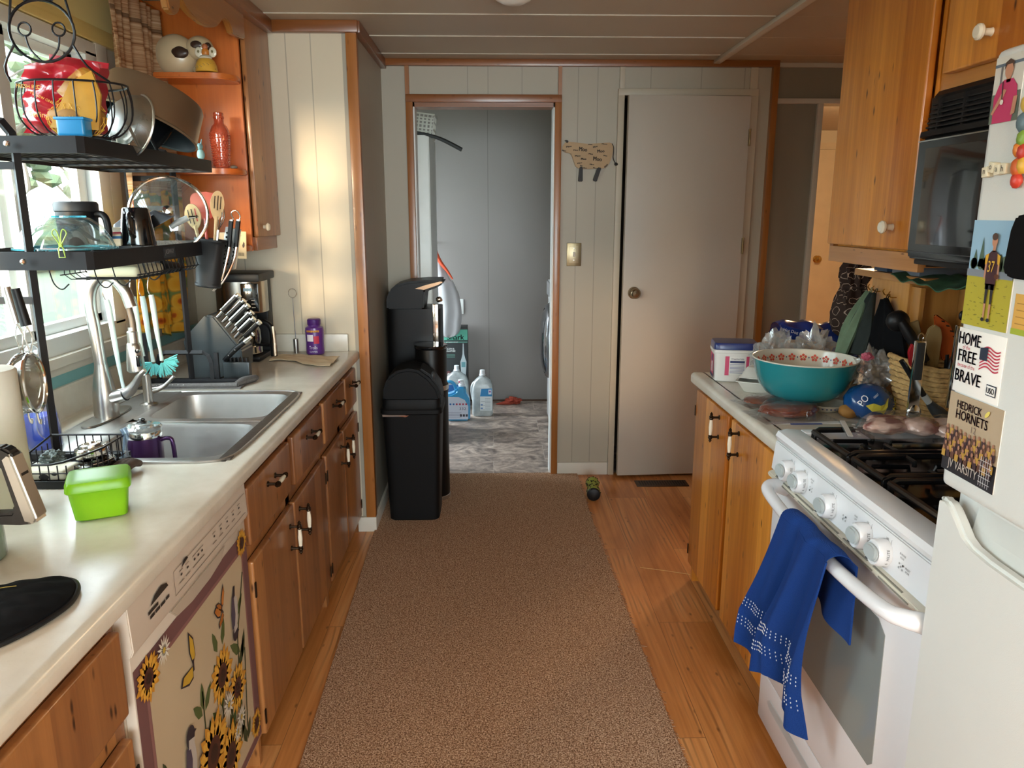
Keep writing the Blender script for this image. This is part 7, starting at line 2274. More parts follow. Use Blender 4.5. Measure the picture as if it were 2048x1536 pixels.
for (z, r, wob) in ((0.962, 0.018, 0), (0.975, 0.048, .05), (1.02, 0.068, .06), (1.08, 0.072, .05), (1.13, 0.058, .10), (1.160, 0.040, .25), (1.175, 0.036, .3), (1.20, 0.046, .25), (1.235, 0.044, .3), (1.262, 0.030, .35), (1.275, 0.012, .1)):
    rs.append([(1.285 + r * (1 + wob * math.sin(9 * k * 2 * PI / 48 + z * 40)) * math.cos(2 * PI * k / 48), 2.68 + r * 0.9 * (1 + wob * math.sin(9 * k * 2 * PI / 48 + z * 40)) * math.sin(2 * PI * k / 48), z) for k in range(48)])
q.rings(rs, qm)
obj('body', q, qb)
q = B()
q.tube([(1.285 + 0.042 * math.cos(a * PI / 10), 2.68 + 0.038 * math.sin(a * PI / 10), 1.168) for a in range(20)], 0.005, qm, 6, closed=True)
q.prism([(2.62, 1.165), (2.605, 1.10), (2.625, 1.112), (2.64, 1.16)], 'x', 1.228, 1.232, qm)
obj('tie', q, qb)

# ================= things on the right counter
# detergent tub
tb = thing('detergent_tub', 'white laundry tub with a dark blue lid at the far end of the right counter', 'tub', (0.86, 2.64, ZC))
TT = Matrix.Translation((0.862, 2.655, ZC)) @ Matrix.Rotation(math.radians(-9), 4, 'Z')
tw_ = M('white_tub_plastic', 'dcdad4', 0.35)
q = B(); q.T = TT
q.rings([[(p[0], p[1], z) for p in rrect(0, 0, a, c, 0.02, 48)] for a, c, z in ((0.066, 0.052, 0.001), (0.070, 0.056, 0.005), (0.074, 0.060, 0.104), (0.078, 0.064, 0.106), (0.078, 0.064, 0.116))], tw_)
obj('body', q, tb)
q = B(); q.T = TT
q.rings([[(p[0], p[1], z) for p in rrect(0, 0, a, c, 0.02, 48)] for a, c, z in ((0.0765, 0.0625, 0.117), (0.0765, 0.0625, 0.134), (0.073, 0.059, 0.140), (0.060, 0.047, 0.1405))], M('navy_lid', '1c2f6e', 0.3, coat=0.2))
obj('lid', q, tb, 'dark blue lid')
q = B(); q.T = TT
pk_, nvy = C('c8466a'), C('26305c')
f1 = frame((-0.005, -0.0600, 0), (1, 0, 0), (0, 0, 1))
q.rect(f1, -0.026, 0.030, 0.052, 0.092, C('e4e2dc'), 1); q.rect(f1, -0.032, 0.026, -0.018, 0.094, pk_, 2); q.rect(f1, 0.040, 0.026, 0.050, 0.094, pk_, 2)
q.rect(f1, -0.015, 0.070, 0.035, 0.078, nvy, 2)
for k in range(7):
    q.rect(f1, -0.015, 0.034 + .005 * k, 0.035, 0.0362 + .005 * k, C('7c80a0'), 2)
q.text(f1, 'WeatherSafe', 0.010, 0.085, 0.006, nvy, 3, w=.044)
f2 = frame((-0.0732, 0, 0), (0, -1, 0), (0, 0, 1))
q.rect(f2, -0.040, 0.020, 0.040, 0.096, pk_, 1); q.rect(f2, -0.015, 0.03, 0.020, 0.07, C('e4e2dc'), 2); q.ell(f2, 0.0, 0.078, 0.014, 0.014, nvy, 3); q.rect(f2, -0.04, 0.012, 0.04, 0.024, nvy, 2)
q.text(f2, 'OXI', 0.002, 0.05, 0.014, C('c83a6a'), 3, rot=PI / 2)
obj('label', q, tb, 'pink and navy printed label')
# foam takeout box
tk = thing('takeout_box', 'white foam takeout box, partly open, in front of the tub', 'box', (0.90, 2.46, ZC))
foam = M('white_foam_box', 'd9d6cc', 0.6)
q = B(); q.T = Matrix.Translation((0.898, 2.470, ZC)) @ Matrix.Rotation(math.radians(-28), 4, 'Z')
q.rings([[(p[0], p[1], z) for p in rrect(0, 0, a, a, 0.012, 40)] for a, z in ((0.045, 0.001), (0.048, 0.004), (0.066, 0.036), (0.072, 0.037), (0.072, 0.040), (0.065, 0.040), (0.047, 0.008))], foam)
obj('tray', q, tk)
q = B(); q.T = Matrix.Translation((0.910, 2.480, ZC + 0.043)) @ Matrix.Rotation(math.radians(-28), 4, 'Z') @ Matrix.Rotation(math.radians(-5), 4, 'X')
q.rings([[(p[0], p[1], z) for p in rrect(0, 0, a, a, 0.012, 40)] for a, z in ((0.071, 0.0), (0.072, 0.003), (0.066, 0.006), (0.050, 0.034), (0.046, 0.037))], foam)
obj('lid', q, tk)

# turquoise bowl
bw = thing('mixing_bowl', 'large turquoise enamel bowl with red flowers around its white inside', 'bowl', (0.950, 2.25, 0.866))
tq = M('turquoise_enamel', '1f7f86', 0.22, var=0.06, coat=0.5, vs=5)
wi = M('white_enamel_inside', 'd8d4c4', 0.2, coat=0.4)
cb = (0.950, 2.25, 0.866)
outp = [(0, 0.001), (0.062, 0.001), (0.085, 0.006), (0.110, 0.022), (0.130, 0.048), (0.142, 0.080), (0.149, 0.112), (0.153, 0.128)]
obj('outside', B().lathe(cb, outp, tq, 64), bw)
inp = [(0.151, 0.128), (0.146, 0.110), (0.139, 0.080), (0.127, 0.050), (0.107, 0.026), (0.083, 0.010), (0.06, 0.006), (0, 0.006)]
ins = obj('inside', B().lathe(cb, inp, wi, 64), bw)
obj('rim', B().tube([(cb[0] + 0.1525 * math.cos(a * PI / 32), cb[1] + 0.1525 * math.sin(a * PI / 32), cb[2] + 0.128) for a in range(64)], 0.0022, wi, 8, closed=True), bw, 'white rolled rim')
q = B()
flr, lfo, dbl = C('c8482c'), C('c88a2c'), C('34406a')
def inner_pt(a, h_):
    for (r0, h0), (r1, h1) in zip(inp[:-1], inp[1:]):
        if h1 <= h_ <= h0:
            t_ = (h_ - h1) / (h0 - h1) if h0 != h1 else 0
            return r1 + (r0 - r1) * t_ - 0.0012
    return 0.14
def wrap_ell(b, a, h_, rx, rz, mat, lay=0):
    P = []
    for k in range(9):
        an = 2 * PI * k / 9
        hh = h_ + rz * math.sin(an); aa = a + rx * math.cos(an) / 0.145
        r = inner_pt(aa, hh) - 0.0005 * lay
        P.append((cb[0] + r * math.cos(aa), cb[1] + r * math.sin(aa), cb[2] + hh))
    b.add(P, [tuple(range(9))], mat)
for k in range(26):
    a = 2 * PI * k / 26
    for j in range(5):
        an = 2 * PI * j / 5 + 0.3
        wrap_ell(q, a + 0.0075 * math.cos(an) / 0.145, 0.104 + 0.0075 * math.sin(an), 0.0042, 0.0042, flr)
    wrap_ell(q, a, 0.104, 0.0025, 0.0025, lfo, 1)
    wrap_ell(q, a + PI / 26, 0.104, 0.0022, 0.0026, dbl)
for k in range(9):
    a = 2 * PI * k / 9 + 0.2
    for j in range(4):
        wrap_ell(q, a + 0.07 * j, 0.062 + 0.008 * math.sin(j * 2), 0.009, 0.0045, (dbl, lfo, C('6a8a3c'), flr)[j], 1)
obj('flowers', q, ins, 'red flower border')
# small patterned bowl under it
sb3 = thing('patterned_bowl', 'small white and blue patterned bowl under the turquoise bowl', 'bowl', (1.02, 2.19, ZC))
obj('body', B().lathe((1.005, 2.205, ZC), [(0, 0.001), (0.035, 0.001), (0.040, 0.004), (0.058, 0.018), (0.066, 0.025), (0.063, 0.0255), (0.055, 0.018), (0, 0.006)], wi, 40), sb3)
q = B()
for k in range(30):
    a = 2 * PI * k / 30
    r = 0.056
    q.blob((1.005 + r * math.cos(a), 2.205 + r * math.sin(a), ZC + 0.0155), (0.003, 0.003, 0.0028), dbl, sub=1)
obj('pattern', q, sb3)

# ham packs
film = clear_mat('vacuum_film', (0.97, 0.97, 0.98), 0.06, 0.06, 0.02, 'e6e8ea')
def vac_pack(name, label, cx, cy, z0, rx, ry, rz, col, rot, seed, cat='meat', lumps=1, zip_=True, rootz=None):
    t = thing(name, label, cat, (cx, cy, rootz or z0))
    T_ = Matrix.Translation((cx, cy, z0)) @ Matrix.Rotation(rot, 4, 'Z')
    mm = M(name + '_meat' + str(seed), col, 0.28, var=0.5, vs=22, coat=0.5)
    for i in range(lumps):
        off = (i - (lumps - 1) / 2) * rx * 1.15
        q = B(); q.T = T_
        q.blob((off, 0.006 * math.sin(i * 2.1), rz * 0.95 + 0.002), (rx / (lumps * 0.62 if lumps > 1 else 1), ry * (0.95 - 0.1 * (i % 2)), rz), mm, 0.16, 7, seed + i, 4)
        obj('meat', q, t)
    q = B(); q.T = T_
    from mathutils import noise as nz
    def f(u, v, up=True):
        x = (u - 0.5) * 2 * rx * 1.30; y = (v - 0.5) * 2 * ry * 1.30
        d = max(0.0, 1 - (x / (rx * 1.08)) ** 2 - (y / (ry * 1.08)) ** 2)
        z = 0.003 + (2 * rz + 0.004) * min(1, d * 2.2) ** 0.55 if up else 0.0015
        z += 0.002 * nz.noise(Vector((u * 9, v * 9, seed))) if up else 0
        return (x, y, z)
    q.grid(lambda u, v: f(u, v), 36, 30, film)
    q.grid(lambda u, v: f(u, v, False), 2, 2, film)
    fo2 = obj('film', q, t)
    return t, T_
vac_pack('ham_pack', 'vacuum packed smoked meat nearest the counter edge in front of the turquoise bowl', 0.868, 2.135, ZC + 0.001, 0.088, 0.062, 0.020, '75301a', 0.15, 3)
vac_pack('ham_pack', 'smaller vacuum packed smoked meat lying behind the nearer one, by the takeout box', 0.845, 2.29, ZC + 0.001, 0.062, 0.045, 0.010, '80442c', 0.25, 8)
q = B().box(0.790, 2.05, ZC + 0.0005, 1.0, 2.075, ZC + 0.002, C('e4e4e2')).box(0.84, 2.045, ZC + 0.0008, 0.93, 2.052, ZC + 0.0024, C('2a3f8a'))
solo('package_strip', q, 'white and blue edge of a package on the counter next to the stove', 'wrapper', (0.88, 2.06, ZC))

# bread, clear bags
brd = thing('bun_bag', 'blue hot dog bun bag lying behind the turquoise bowl', 'bread bag', (1.16, 2.70, ZC))
bl1 = M('royal_blue_film', '16307a', 0.25, var=0.25, vs=16, coat=0.5)
def bfilm(u, v):
    from mathutils import noise as nz
    x = 1.03 + 0.29 * u
    a = PI * v * 1.0
    r = 0.062 + 0.010 * nz.noise(Vector((u * 5, v * 5, 2))) + 0.006 * math.sin(u * 20)
    e = 0.45 + 0.55 * math.sin(PI * min(1, max(0, u * 0.85 + 0.15))) ** 0.5
    return (x, 2.72 - r * 1.15 * math.cos(a) * e, 0.965 + 0.022 * (1 - u) + r * math.sin(a) * e - 0.0)
q = B().grid(bfilm, 40, 24, bl1)
obj('film', q, brd)
bun = M('golden_bun', 'c08a48', 0.6, var=0.15)
for k in range(3):
    obj('bun', B().blob((1.10 + 0.07 * k, 2.70, 0.945), (0.034, 0.062, 0.03), bun, 0.04), brd)
q = B(); F4 = frame((0, 2.6365, 0), (1, 0, 0), (0, 0, 1))
q.T = Matrix.Translation((1.075, 2.655, 1.012)) @ Matrix.Rotation(math.radians(14), 4, 'Y')
fx4 = frame((0, -0.0, 0), (1, 0, 0), (0, 0, 1))
q.prism([(-0.055, 0.012), (0.060, 0.012), (0.062, -0.016), (-0.045, -0.018)], 'y', 0.0005, 0.003, bl1)
q.text(fx4, 'Hot Dog Buns', 0.004, -0.003, 0.011, C('e4e8f0'), 1, w=0.090)
obj('lettering', q, brd)
obj('tray', B().box(1.02, 2.64, ZC + 0.001, 1.32, 2.77, 0.93, M('clear_bread_tray', 'b9b4ac', 0.4), 0.01), brd)
q = B()
for k, (x, y, z, rx, ry, rz) in enumerate(((1.225, 2.585, 0.905, 0.06, 0.05, 0.055),)):
    q.blob((x, y, z), (rx, ry, rz), bl1, 0.35, 8, 3, 4)
solo('snack_bag', q, 'crumpled dark blue bag between the bun bag and the pot holders', 'bag', (1.225, 2.585, ZC))
crF = clear_mat('crinkled_film', (0.93, 0.93, 0.93), 0.09, 0.14, 0.25, 'd6d4d0')
for k, (x, y, z, rx, ry, rz, lbl) in enumerate(((0.975, 2.54, 0.935, 0.070, 0.05, 0.085, 'crinkled clear plastic bag on the left behind the turquoise bowl'), (1.085, 2.50, 0.945, 0.065, 0.05, 0.090, 'crinkled clear plastic bag on the right, in front of the bun bag'))):
    q = B().blob((x, y, z), (rx, ry, rz), crF, 0.65, 11, 5 + k * 9, 4, flatb=ZC + 0.002)
    solo('clear_bag', q, lbl, 'plastic bag', (x, y, ZC), 'crinkled clear bags')
# potato bag
pt = thing('potato_bag', 'blue and yellow potato bag printed GROWN in IDAHO beside the turquoise bowl', 'bag', (1.10, 2.115, ZC))
bl2 = M('idaho_blue_film', '17467e', 0.22, var=0.2, vs=12, coat=0.5)
pc = Vector((1.087, 2.108, ZC + 0.050))
q = B().blob(pc, (0.068, 0.060, 0.052), bl2, 0.10, 5, 4, 4, flatb=ZC + 0.001)
obj('film', q, pt)
q = B()
def surf_patch(b, c, R, cx, cz, pts, mat, lay=0.004):
    """outline laid on the camera-facing side of an ellipsoid"""
    P = []
    for (u, v) in pts:
        x, z = u, v
        k = max(0.02, 1 - (x / (R[0] * 1.12)) ** 2 - (z / (R[2] * 1.15)) ** 2)
        P.append((c.x + x * 0.96, c.y - (R[1] + lay) * math.sqrt(k) - 0.004 - 0.3 * x * 0, c.z + z))
    b.add(P, [tuple(range(len(P)))], mat)
Rr = (0.068, 0.060, 0.052)
surf_patch(q, pc, Rr, 0, 0, [(-.040, .004), (-.020, .012), (0.0, .006), (.012, .010), (.020, .022), (.026, .026), (.022, .002), (.014, -.020), (.002, -.014), (-.022, -.012)], C('c9b83a'), 0.008)
def surf_text(b, c, R, st, cx, cz, h_, w, rot, mat, lay=0.010):
    vv, ff, w0 = text_geo(st)
    kx, k = w / w0, h_ / 0.72
    P = []
    for X, Y in vv:
        x0, y0 = X * kx, Y * k
        x = cx + x0 * math.cos(rot) - y0 * math.sin(rot); z = cz + x0 * math.sin(rot) + y0 * math.cos(rot)
        kk = max(0.02, 1 - (x / (R[0] * 1.12)) ** 2 - (z / (R[2] * 1.15)) ** 2)
        P.append((c.x + x * 0.96, c.y - (R[1] + lay) * math.sqrt(kk) - 0.004, c.z + z))
    b.add(P, ff, mat)
surf_text(q, pc, Rr, 'PO', -.045, .018, .016, .030, 1.0, C('e8ecee'))
surf_text(q, pc, Rr, 'GROWN', .022, .006, .008, .036, 1.25, C('0e2438'), .017)
surf_text(q, pc, Rr, 'IDAHO', .042, .002, .015, .050, 1.25, C('d8c840'), .018)
surf_text(q, pc, Rr, 'GREAT', -.012, .032, .005, .018, .6, C('e8ecee'))
obj('print', q, pt)
q = B().blob((1.135, 2.185, 0.965), (0.055, 0.045, 0.058), crF, 0.6, 10, 21, 4)
q.blob((1.10, 2.165, 1.012), (0.016, 0.012, 0.012), M('pink_tie', 'b8566a', 0.4), 0.4)
obj('clear_top', q, pt, 'crinkled clear top of the bag')
q = B().blob((1.035, 2.11, ZC + 0.022), (0.03, 0.026, 0.021), pot_m, 0.1)
solo('potato', q, 'loose brown potato at the left foot of the blue potato bag', 'potato', (1.035, 2.11, ZC))

# ---- woven basket with utensils
kx_, ky_ = 1.256, 2.088
bk = thing('utensil_basket', 'oval woven seagrass basket full of cooking utensils behind the stove end', 'basket', (kx_, ky_, ZC))
sg = M('seagrass_rope', 'b8945e', 0.85, var=0.5, vs=120, bump=0.6, bs=220)
q = B()
def basket_r(t_):
    return 0.074 + 0.018 * t_
N_ = 12
for j in range(N_):
    t_ = j / (N_ - 1)
    pts_ = []
    for k in range(48):
        a = 2 * PI * k / 48
        lift = 0.030 * max(0, -math.cos(a)) ** 2 * t_
        r = basket_r(t_)
        pts_.append((kx_ + r * 1.12 * math.cos(a) - 0.02 * t_ * max(0, -math.cos(a)), ky_ + r * 0.86 * math.sin(a), ZC + 0.008 + 0.150 * t_ + lift + 0.0012 * math.sin(k * 3 + j)))
    q.tube(pts_, [0.0078 + 0.0014 * math.sin(k * 2.4 + j) for k in range(48)], sg, 8, closed=True)
obj('coils', q, bk)
obj('base', B().lathe((kx_, ky_, ZC + 0.004), [(0, 0), (0.077, 0), (0.077, 0.01), (0, 0.01)], sg, 30, 1.1, 0.85), bk)
def utensil(name, label, cat, pts, rads, mat, head=None, hmat=None):
    t = thing(name, label, cat, pts[0], 'utensils in the woven basket')
    obj('handle', B().tube(pts, rads, mat, 10, spl=3), t)
    if head:
        obj('head', head, t)
    return t
def flat_head(P, y0, y1, mat, bev=0.003):
    return B().prism(P, 'y', y0, y1, mat, bev)
woodu = M('worn_olive_wood', '9a8358', 0.6, var=0.15)
utensil('ladle', 'thick black handled ladle leaning left in the woven basket', 'ladle', [(1.205, 2.05, 1.02), (1.16, 2.06, 1.09), (1.135, 2.07, 1.13)], [0.013, 0.016, 0.012], blackP, B().blob((1.137, 2.09, 1.128), (0.032, 0.026, 0.030), blackP, 0.05))
utensil('serving_spoon', 'red edged serving spoon low at the left of the basket', 'spoon', [(1.20, 2.03, 0.98), (1.175, 2.035, 1.02)], 0.006, M('red_nylon', 'a8202c', 0.35), flat_head([(1.150, 1.075), (1.143, 1.05), (1.150, 1.015), (1.172, 0.995), (1.185, 1.02), (1.170, 1.06)], 2.03, 2.037, MATS['red_nylon']))
utensil('turner', 'pale wooden turner with square end in the basket', 'turner', [(1.225, 2.08, 0.98), (1.20, 2.085, 1.06)], 0.006, woodu, flat_head([(1.160, 1.120), (1.195, 1.133), (1.218, 1.060), (1.190, 1.050)], 2.085, 2.091, woodu))
utensil('wooden_spoon', 'olive grey wooden spoon standing upright in the middle of the basket', 'spoon', [(1.235, 2.06, 0.97), (1.228, 2.065, 1.04)], 0.007, woodu, flat_head([(1.203, 1.085), (1.210, 1.112), (1.226, 1.122), (1.245, 1.112), (1.252, 1.085), (1.250, 1.00), (1.215, 1.00)], 2.058, 2.066, woodu, 0.003))
tiger = M('orange_nylon', 'b8521c', 0.4)
og = utensil('turner', 'orange turner with black tiger stripes at the right of the basket', 'turner', [(1.30, 2.10, 0.98), (1.295, 2.10, 1.03)], 0.006, blackP, flat_head([(1.243, 1.140), (1.250, 1.146), (1.290, 1.120), (1.318, 1.080), (1.318, 1.02), (1.285, 1.01), (1.262, 1.06)], 2.098, 2.104, tiger))
q = B()
F5 = frame((0, 2.0978, 0), (1, 0, 0), (0, 0, 1))
for (x, z) in ((1.265, 1.128), (1.280, 1.115), (1.293, 1.100), (1.303, 1.084), (1.308, 1.066)):
    q.poly(F5, [(x, z), (x + .010, z - .001), (x + .012, z - .006), (x + .002, z - .004)], C('16120e'), 1)
obj('stripes', q, og)
for k, (x0, x1, z1) in enumerate(((1.30, 1.322, 1.08), (1.265, 1.285, 1.06), (1.29, 1.300, 1.07))):
    utensil('spatula', ('dark brown spatula handle at the right rim of the basket', 'black spatula handle low in the middle of the basket', 'plum brown spatula handle behind the tiger turner')[k], 'spatula', [(x0, 2.03 + .01 * k, 0.97), (x1, 2.035 + .01 * k, z1)], 0.006, M(('dark_brown_nylon', 'black_nylon', 'plum_nylon')[k], ('2c1a16', '15151a', '3a1e22')[k], 0.4))
# grey and steel tools leaning outside the basket
tn = thing('kitchen_tongs', 'steel tongs with grey grips standing closed against the front of the basket', 'tongs', (1.135, 1.965, 0.88))
obj('grip', B().box(1.126, 1.960, 0.985, 1.150, 1.975, 1.088, M('charcoal_rubber', '2e3336', 0.5), 0.004), tn)
obj('arm', B().box(1.1235, 1.962, 0.90, 1.1525, 1.973, 1.092, chrome, 0.003), tn)
obj('scallop', B().blob((1.141, 1.966, 0.893), (0.020, 0.010, 0.026), chrome, 0.06), tn)
obj('ring', B().tube([(1.134, 1.967, 1.090), (1.130, 1.967, 1.104), (1.138, 1.967, 1.112), (1.146, 1.967, 1.104), (1.142, 1.967, 1.090)], 0.002, chrome, 6, spl=3), tn)
bs2 = thing('basting_brush', 'grey and black basting brush leaning diagonally across the basket front', 'brush', (1.20, 1.97, 0.87))
obj('handle', B().tube([(1.102, 1.985, 1.035), (1.14, 1.985, 0.985), (1.175, 1.98, 0.935)], [0.007, 0.0085, 0.0075], blackP, 10, spl=3), bs2)
obj('collar', B().tube([(1.172, 1.98, 0.939), (1.190, 1.978, 0.917)], 0.009, M('pale_grey_plastic', 'aab0ae', 0.4), 12), bs2)
obj('head', B().tube([(1.188, 1.978, 0.919), (1.215, 1.975, 0.892), (1.245, 1.972, 0.878)], [0.010, 0.018, 0.012], M('charcoal_rubber', '2e3336', 0.5), 12, spl=3), bs2)
tn2 = thing('kitchen_tongs', 'tall tongs with charcoal grips and a black ring at the right of the basket', 'tongs', (1.262, 1.98, 0.90))
obj('grip', B().box(1.238, 1.968, 0.975, 1.262, 1.985, 1.125, MATS['charcoal_rubber'], 0.004), tn2)
obj('arm', B().box(1.235, 1.970, 0.905, 1.265, 1.983, 1.132, chrome, 0.003), tn2)
obj('ring', B().tube([(1.250, 1.976, 1.132), (1.248, 1.976, 1.150)], 0.002, chrome, 6).blob((1.246, 1.976, 1.158), (0.008, 0.006, 0.013), blackP, 0.02), tn2)

# ---- raw meat pack on the grates
mt2 = thing('chicken_pack', 'clear vacuum pack of pale and dark raw meat lying on the rear burner grates', 'meat', (1.05, 1.80, 0.893))
T_ = Matrix.Translation((1.045, 1.765, 0.893)) @ Matrix.Rotation(-0.30, 4, 'Z')
def two_tone(name, c1, c2, lo=0.45, hi=0.55):
    if name in MATS: return MATS[name]
    t = NT(name)
    n = t.noise(t.obj((1, 1, 1)), 17, 2, 0.4, 0.5)
    n2 = t.noise(t.obj((1, 1, 1)), 60, 3, 0.6)
    col = t.ramp(n, [(lo, lin(c1)), (hi, lin(c2))])
    col = t.mix(t.math('MULTIPLY', n2, 0.3), col, lin('d8b8a4'))
    t.link(col, t.b.inputs['Base Color'])
    MATS[name] = t.fin(0.25, 0, 0.5, 0.5)
    return MATS[name]
rawM = two_tone('raw_poultry', '6e2228', 'e2bfae', 0.43, 0.55)
for i, (ox, oy, rx, ry, rz, rr) in enumerate(((-0.075, -0.012, 0.058, 0.036, 0.019, 0.3), (-0.055, 0.028, 0.062, 0.030, 0.018, -0.3), (0.0, 0.0, 0.045, 0.045, 0.021, 0.6), (0.060, 0.020, 0.060, 0.036, 0.020, 0.2), (0.075, -0.026, 0.050, 0.032, 0.018, -0.2))):
    q = B(); q.T = T_ @ Matrix.Translation((ox, oy, rz)) @ Matrix.Rotation(rr, 4, 'Z')
    q.blob((0, 0, 0), (rx, ry, rz), rawM, 0.14, 6, i + 2, 4)
    obj('meat', q, mt2)
q = B(); q.T = T_
def packf(u, v, up):
    from mathutils import noise as nz
    x = -0.175 + 0.335 * u; y = (v - 0.5) * 0.155
    w = 1.0
    d = max(0.0, 1 - ((x - 0.0) / 0.145) ** 2 - (y / 0.073) ** 2)
    z = (0.002 + 0.044 * min(1, d * 2.5) ** 0.5 * (1 - 0.22 * math.exp(-((x - 0.03) / 0.02) ** 2)) + 0.0015 * nz.noise(Vector((u * 12, v * 8, 1)))) if up else 0.0005
    return (x, y, z)
q.grid(lambda u, v: packf(u, v, True), 46, 26, film)
q.grid(lambda u, v: packf(u, v, False), 2, 2, film)
obj('film', q, mt2)
q = B(); q.T = T_
q.box(-0.172, -0.074, 0.0025, -0.160, 0.074, 0.0035, C('d8d8d4'))
for k in range(4):
    q.box(-0.148, -0.06 + 0.032 * k, 0.003, -0.140, -0.052 + 0.032 * k, 0.0036, C('c4c4c0'))
obj('zip_strip', q, mt2)
# ================================================================ BACK AND LAUNDRY
# ---- trash cans
def rr_can(b, cx, cy, prof, mat, n=48, r=0.03):
    b.rings([[(p[0], p[1], z) for p in rrect(cx, cy, a, c, r, n)] for a, c, z in prof], mat)
    return b
tc1 = thing('trash_can', 'black swing lid trash can in front of the other bins', 'trash can', (-0.375, 3.47, 0))
binM = M('ribbed_black_plastic', '070708', 0.55, spec=0.25, var=0.12, bump=0.25, bs=120)
obj('body', rr_can(B(), -0.375, 3.475, ((0.112, 0.105, 0.010), (0.117, 0.110, 0.015), (0.133, 0.125, 0.50), (0.136, 0.128, 0.545)), binM), tc1)
q = B()
rr_can(q, -0.375, 3.475, ((0.138, 0.130, 0.530), (0.143, 0.135, 0.535), (0.143, 0.135, 0.552), (0.135, 0.127, 0.562), (0.133, 0.124, 0.60)), binM)
lidp = [(-0.130, 0.56), (-0.126, 0.64), (-0.108, 0.695), (-0.065, 0.728), (-0.01, 0.740), (0.035, 0.732), (0.085, 0.695), (0.122, 0.645), (0.136, 0.60), (0.136, 0.56)]
q.prism([(x - 0.375, z) for x, z in lidp], 'y', 3.365, 3.585, binM, 0.012, True)
ld1 = obj('lid', q, tc1)
obj('flap', B().prism([(-0.335, 0.738), (-0.282, 0.702), (-0.248, 0.652), (-0.236, 0.600), (-0.250, 0.600), (-0.29, 0.680), (-0.335, 0.722)], 'y', 3.40, 3.55, blackP, 0.006, True), ld1)
obj('finger_slot', B().blob((-0.276, 3.41, 0.700), (0.010, 0.016, 0.018), M('slot_grey', '3c4042', 0.4), 0.02), ld1)
obj('bag_edge', B().box(-0.505, 3.346, 0.522, -0.40, 3.349, 0.531, C('8a7468')).prism([(-0.43, 0.526), (-0.385, 0.527), (-0.40, 0.520)], 'y', 3.344, 3.347, C('b06a48')), tc1, 'strip of bin bag peeking out')
tc2 = thing('trash_can', 'tall black domed sensor trash can at the back of the corner', 'trash can', (-0.40, 3.89, 0))
glb = M('satin_black_steel', '060607', 0.4, spec=0.3)
q = B()
rr_can(q, -0.398, 3.895, ((0.138, 0.118, 0.006), (0.138, 0.118, 0.96)), glb, r=0.06)
obj('body', q, tc2)
q = B()
dome = [(-0.135, 0.955), (-0.134, 1.01), (-0.118, 1.052), (-0.085, 1.080), (-0.03, 1.095), (0.06, 1.103), (0.135, 1.103), (0.150, 1.096), (0.148, 1.082), (0.11, 1.062), (0.06, 1.045), (0.05, 0.955)]
q.prism([(x - 0.395, z) for x, z in dome], 'y', 3.778, 4.0, glb, 0.010, True)
ld2 = obj('lid', q, tc2)
obj('lid_band', B().prism([(-0.385, 1.062), (-0.33, 1.080), (-0.26, 1.097), (-0.245, 1.094), (-0.27, 1.080), (-0.34, 1.056)], 'y', 3.770, 3.778, M('warm_steel', 'a88a70', 0.25, 1.0), 0.001), ld2, 'brushed metal lid edge')
obj('sensor', B().blob((-0.268, 3.80, 1.005), (0.016, 0.012, 0.014), chrome, 0.2), tc2)
obj('chrome_strip', B().box(-0.300, 3.766, 0.78, -0.272, 3.782, 0.985, chrome, 0.004), tc2)
tc3 = thing('trash_can', 'slim black round trash can with steel rim right of the tall one', 'trash can', (-0.306, 3.688, 0))
q = B().lathe((-0.306, 3.688, 0), [(0, 0.01), (0.078, 0.01), (0.081, 0.016), (0.081, 0.56), (0.083, 0.565), (0.083, 0.60), (0.079, 0.605), (0.077, 0.62), (0.077, 0.775), (0.073, 0.79), (0, 0.795)], glb, 40)
obj('body', q, tc3)
obj('rim', B().lathe((-0.306, 3.688, 0.575), [(0.0835, 0), (0.0850, 0.004), (0.0850, 0.020), (0.0835, 0.024)], steel, 40), tc3, 'steel rim')
obj('foot_ring', B().lathe((-0.306, 3.688, 0.0), [(0.078, 0.009), (0.083, 0.011), (0.083, 0.028), (0.080, 0.030)], steel, 40), tc3)
obj('lid', B().lathe((-0.306, 3.688, 0.780), [(0.079, 0), (0.082, 0.004), (0.082, 0.014), (0.078, 0.018), (0, 0.020)], blackG, 40), tc3)

# ---- switch plate
sw = thing('light_switch', 'brushed bronze light switch plate on the back wall beside the doorway', 'switch', (0.427, 4.02, 1.155))
q = B().box(0.389, 4.020, 1.155, 0.465, 4.029, 1.275, M('antique_nickel', '8f8468', 0.3, 0.9), 0.003)
obj('plate', q, sw)
obj('inset', B().box(0.403, 4.0175, 1.170, 0.451, 4.021, 1.260, M('antique_nickel_light', 'a89c80', 0.35, 0.8), 0.001), sw)
obj('toggle', B().box(0.4215, 4.008, 1.205, 0.4325, 4.02, 1.228, white, 0.002), sw)
for z in (1.185, 1.246):
    obj('screw', B().lathe((0.427, 4.0175, z), [(0, -0.002), (0.0035, -0.0015), (0.0035, 0.001)], steel, 10, axis='y'), sw)

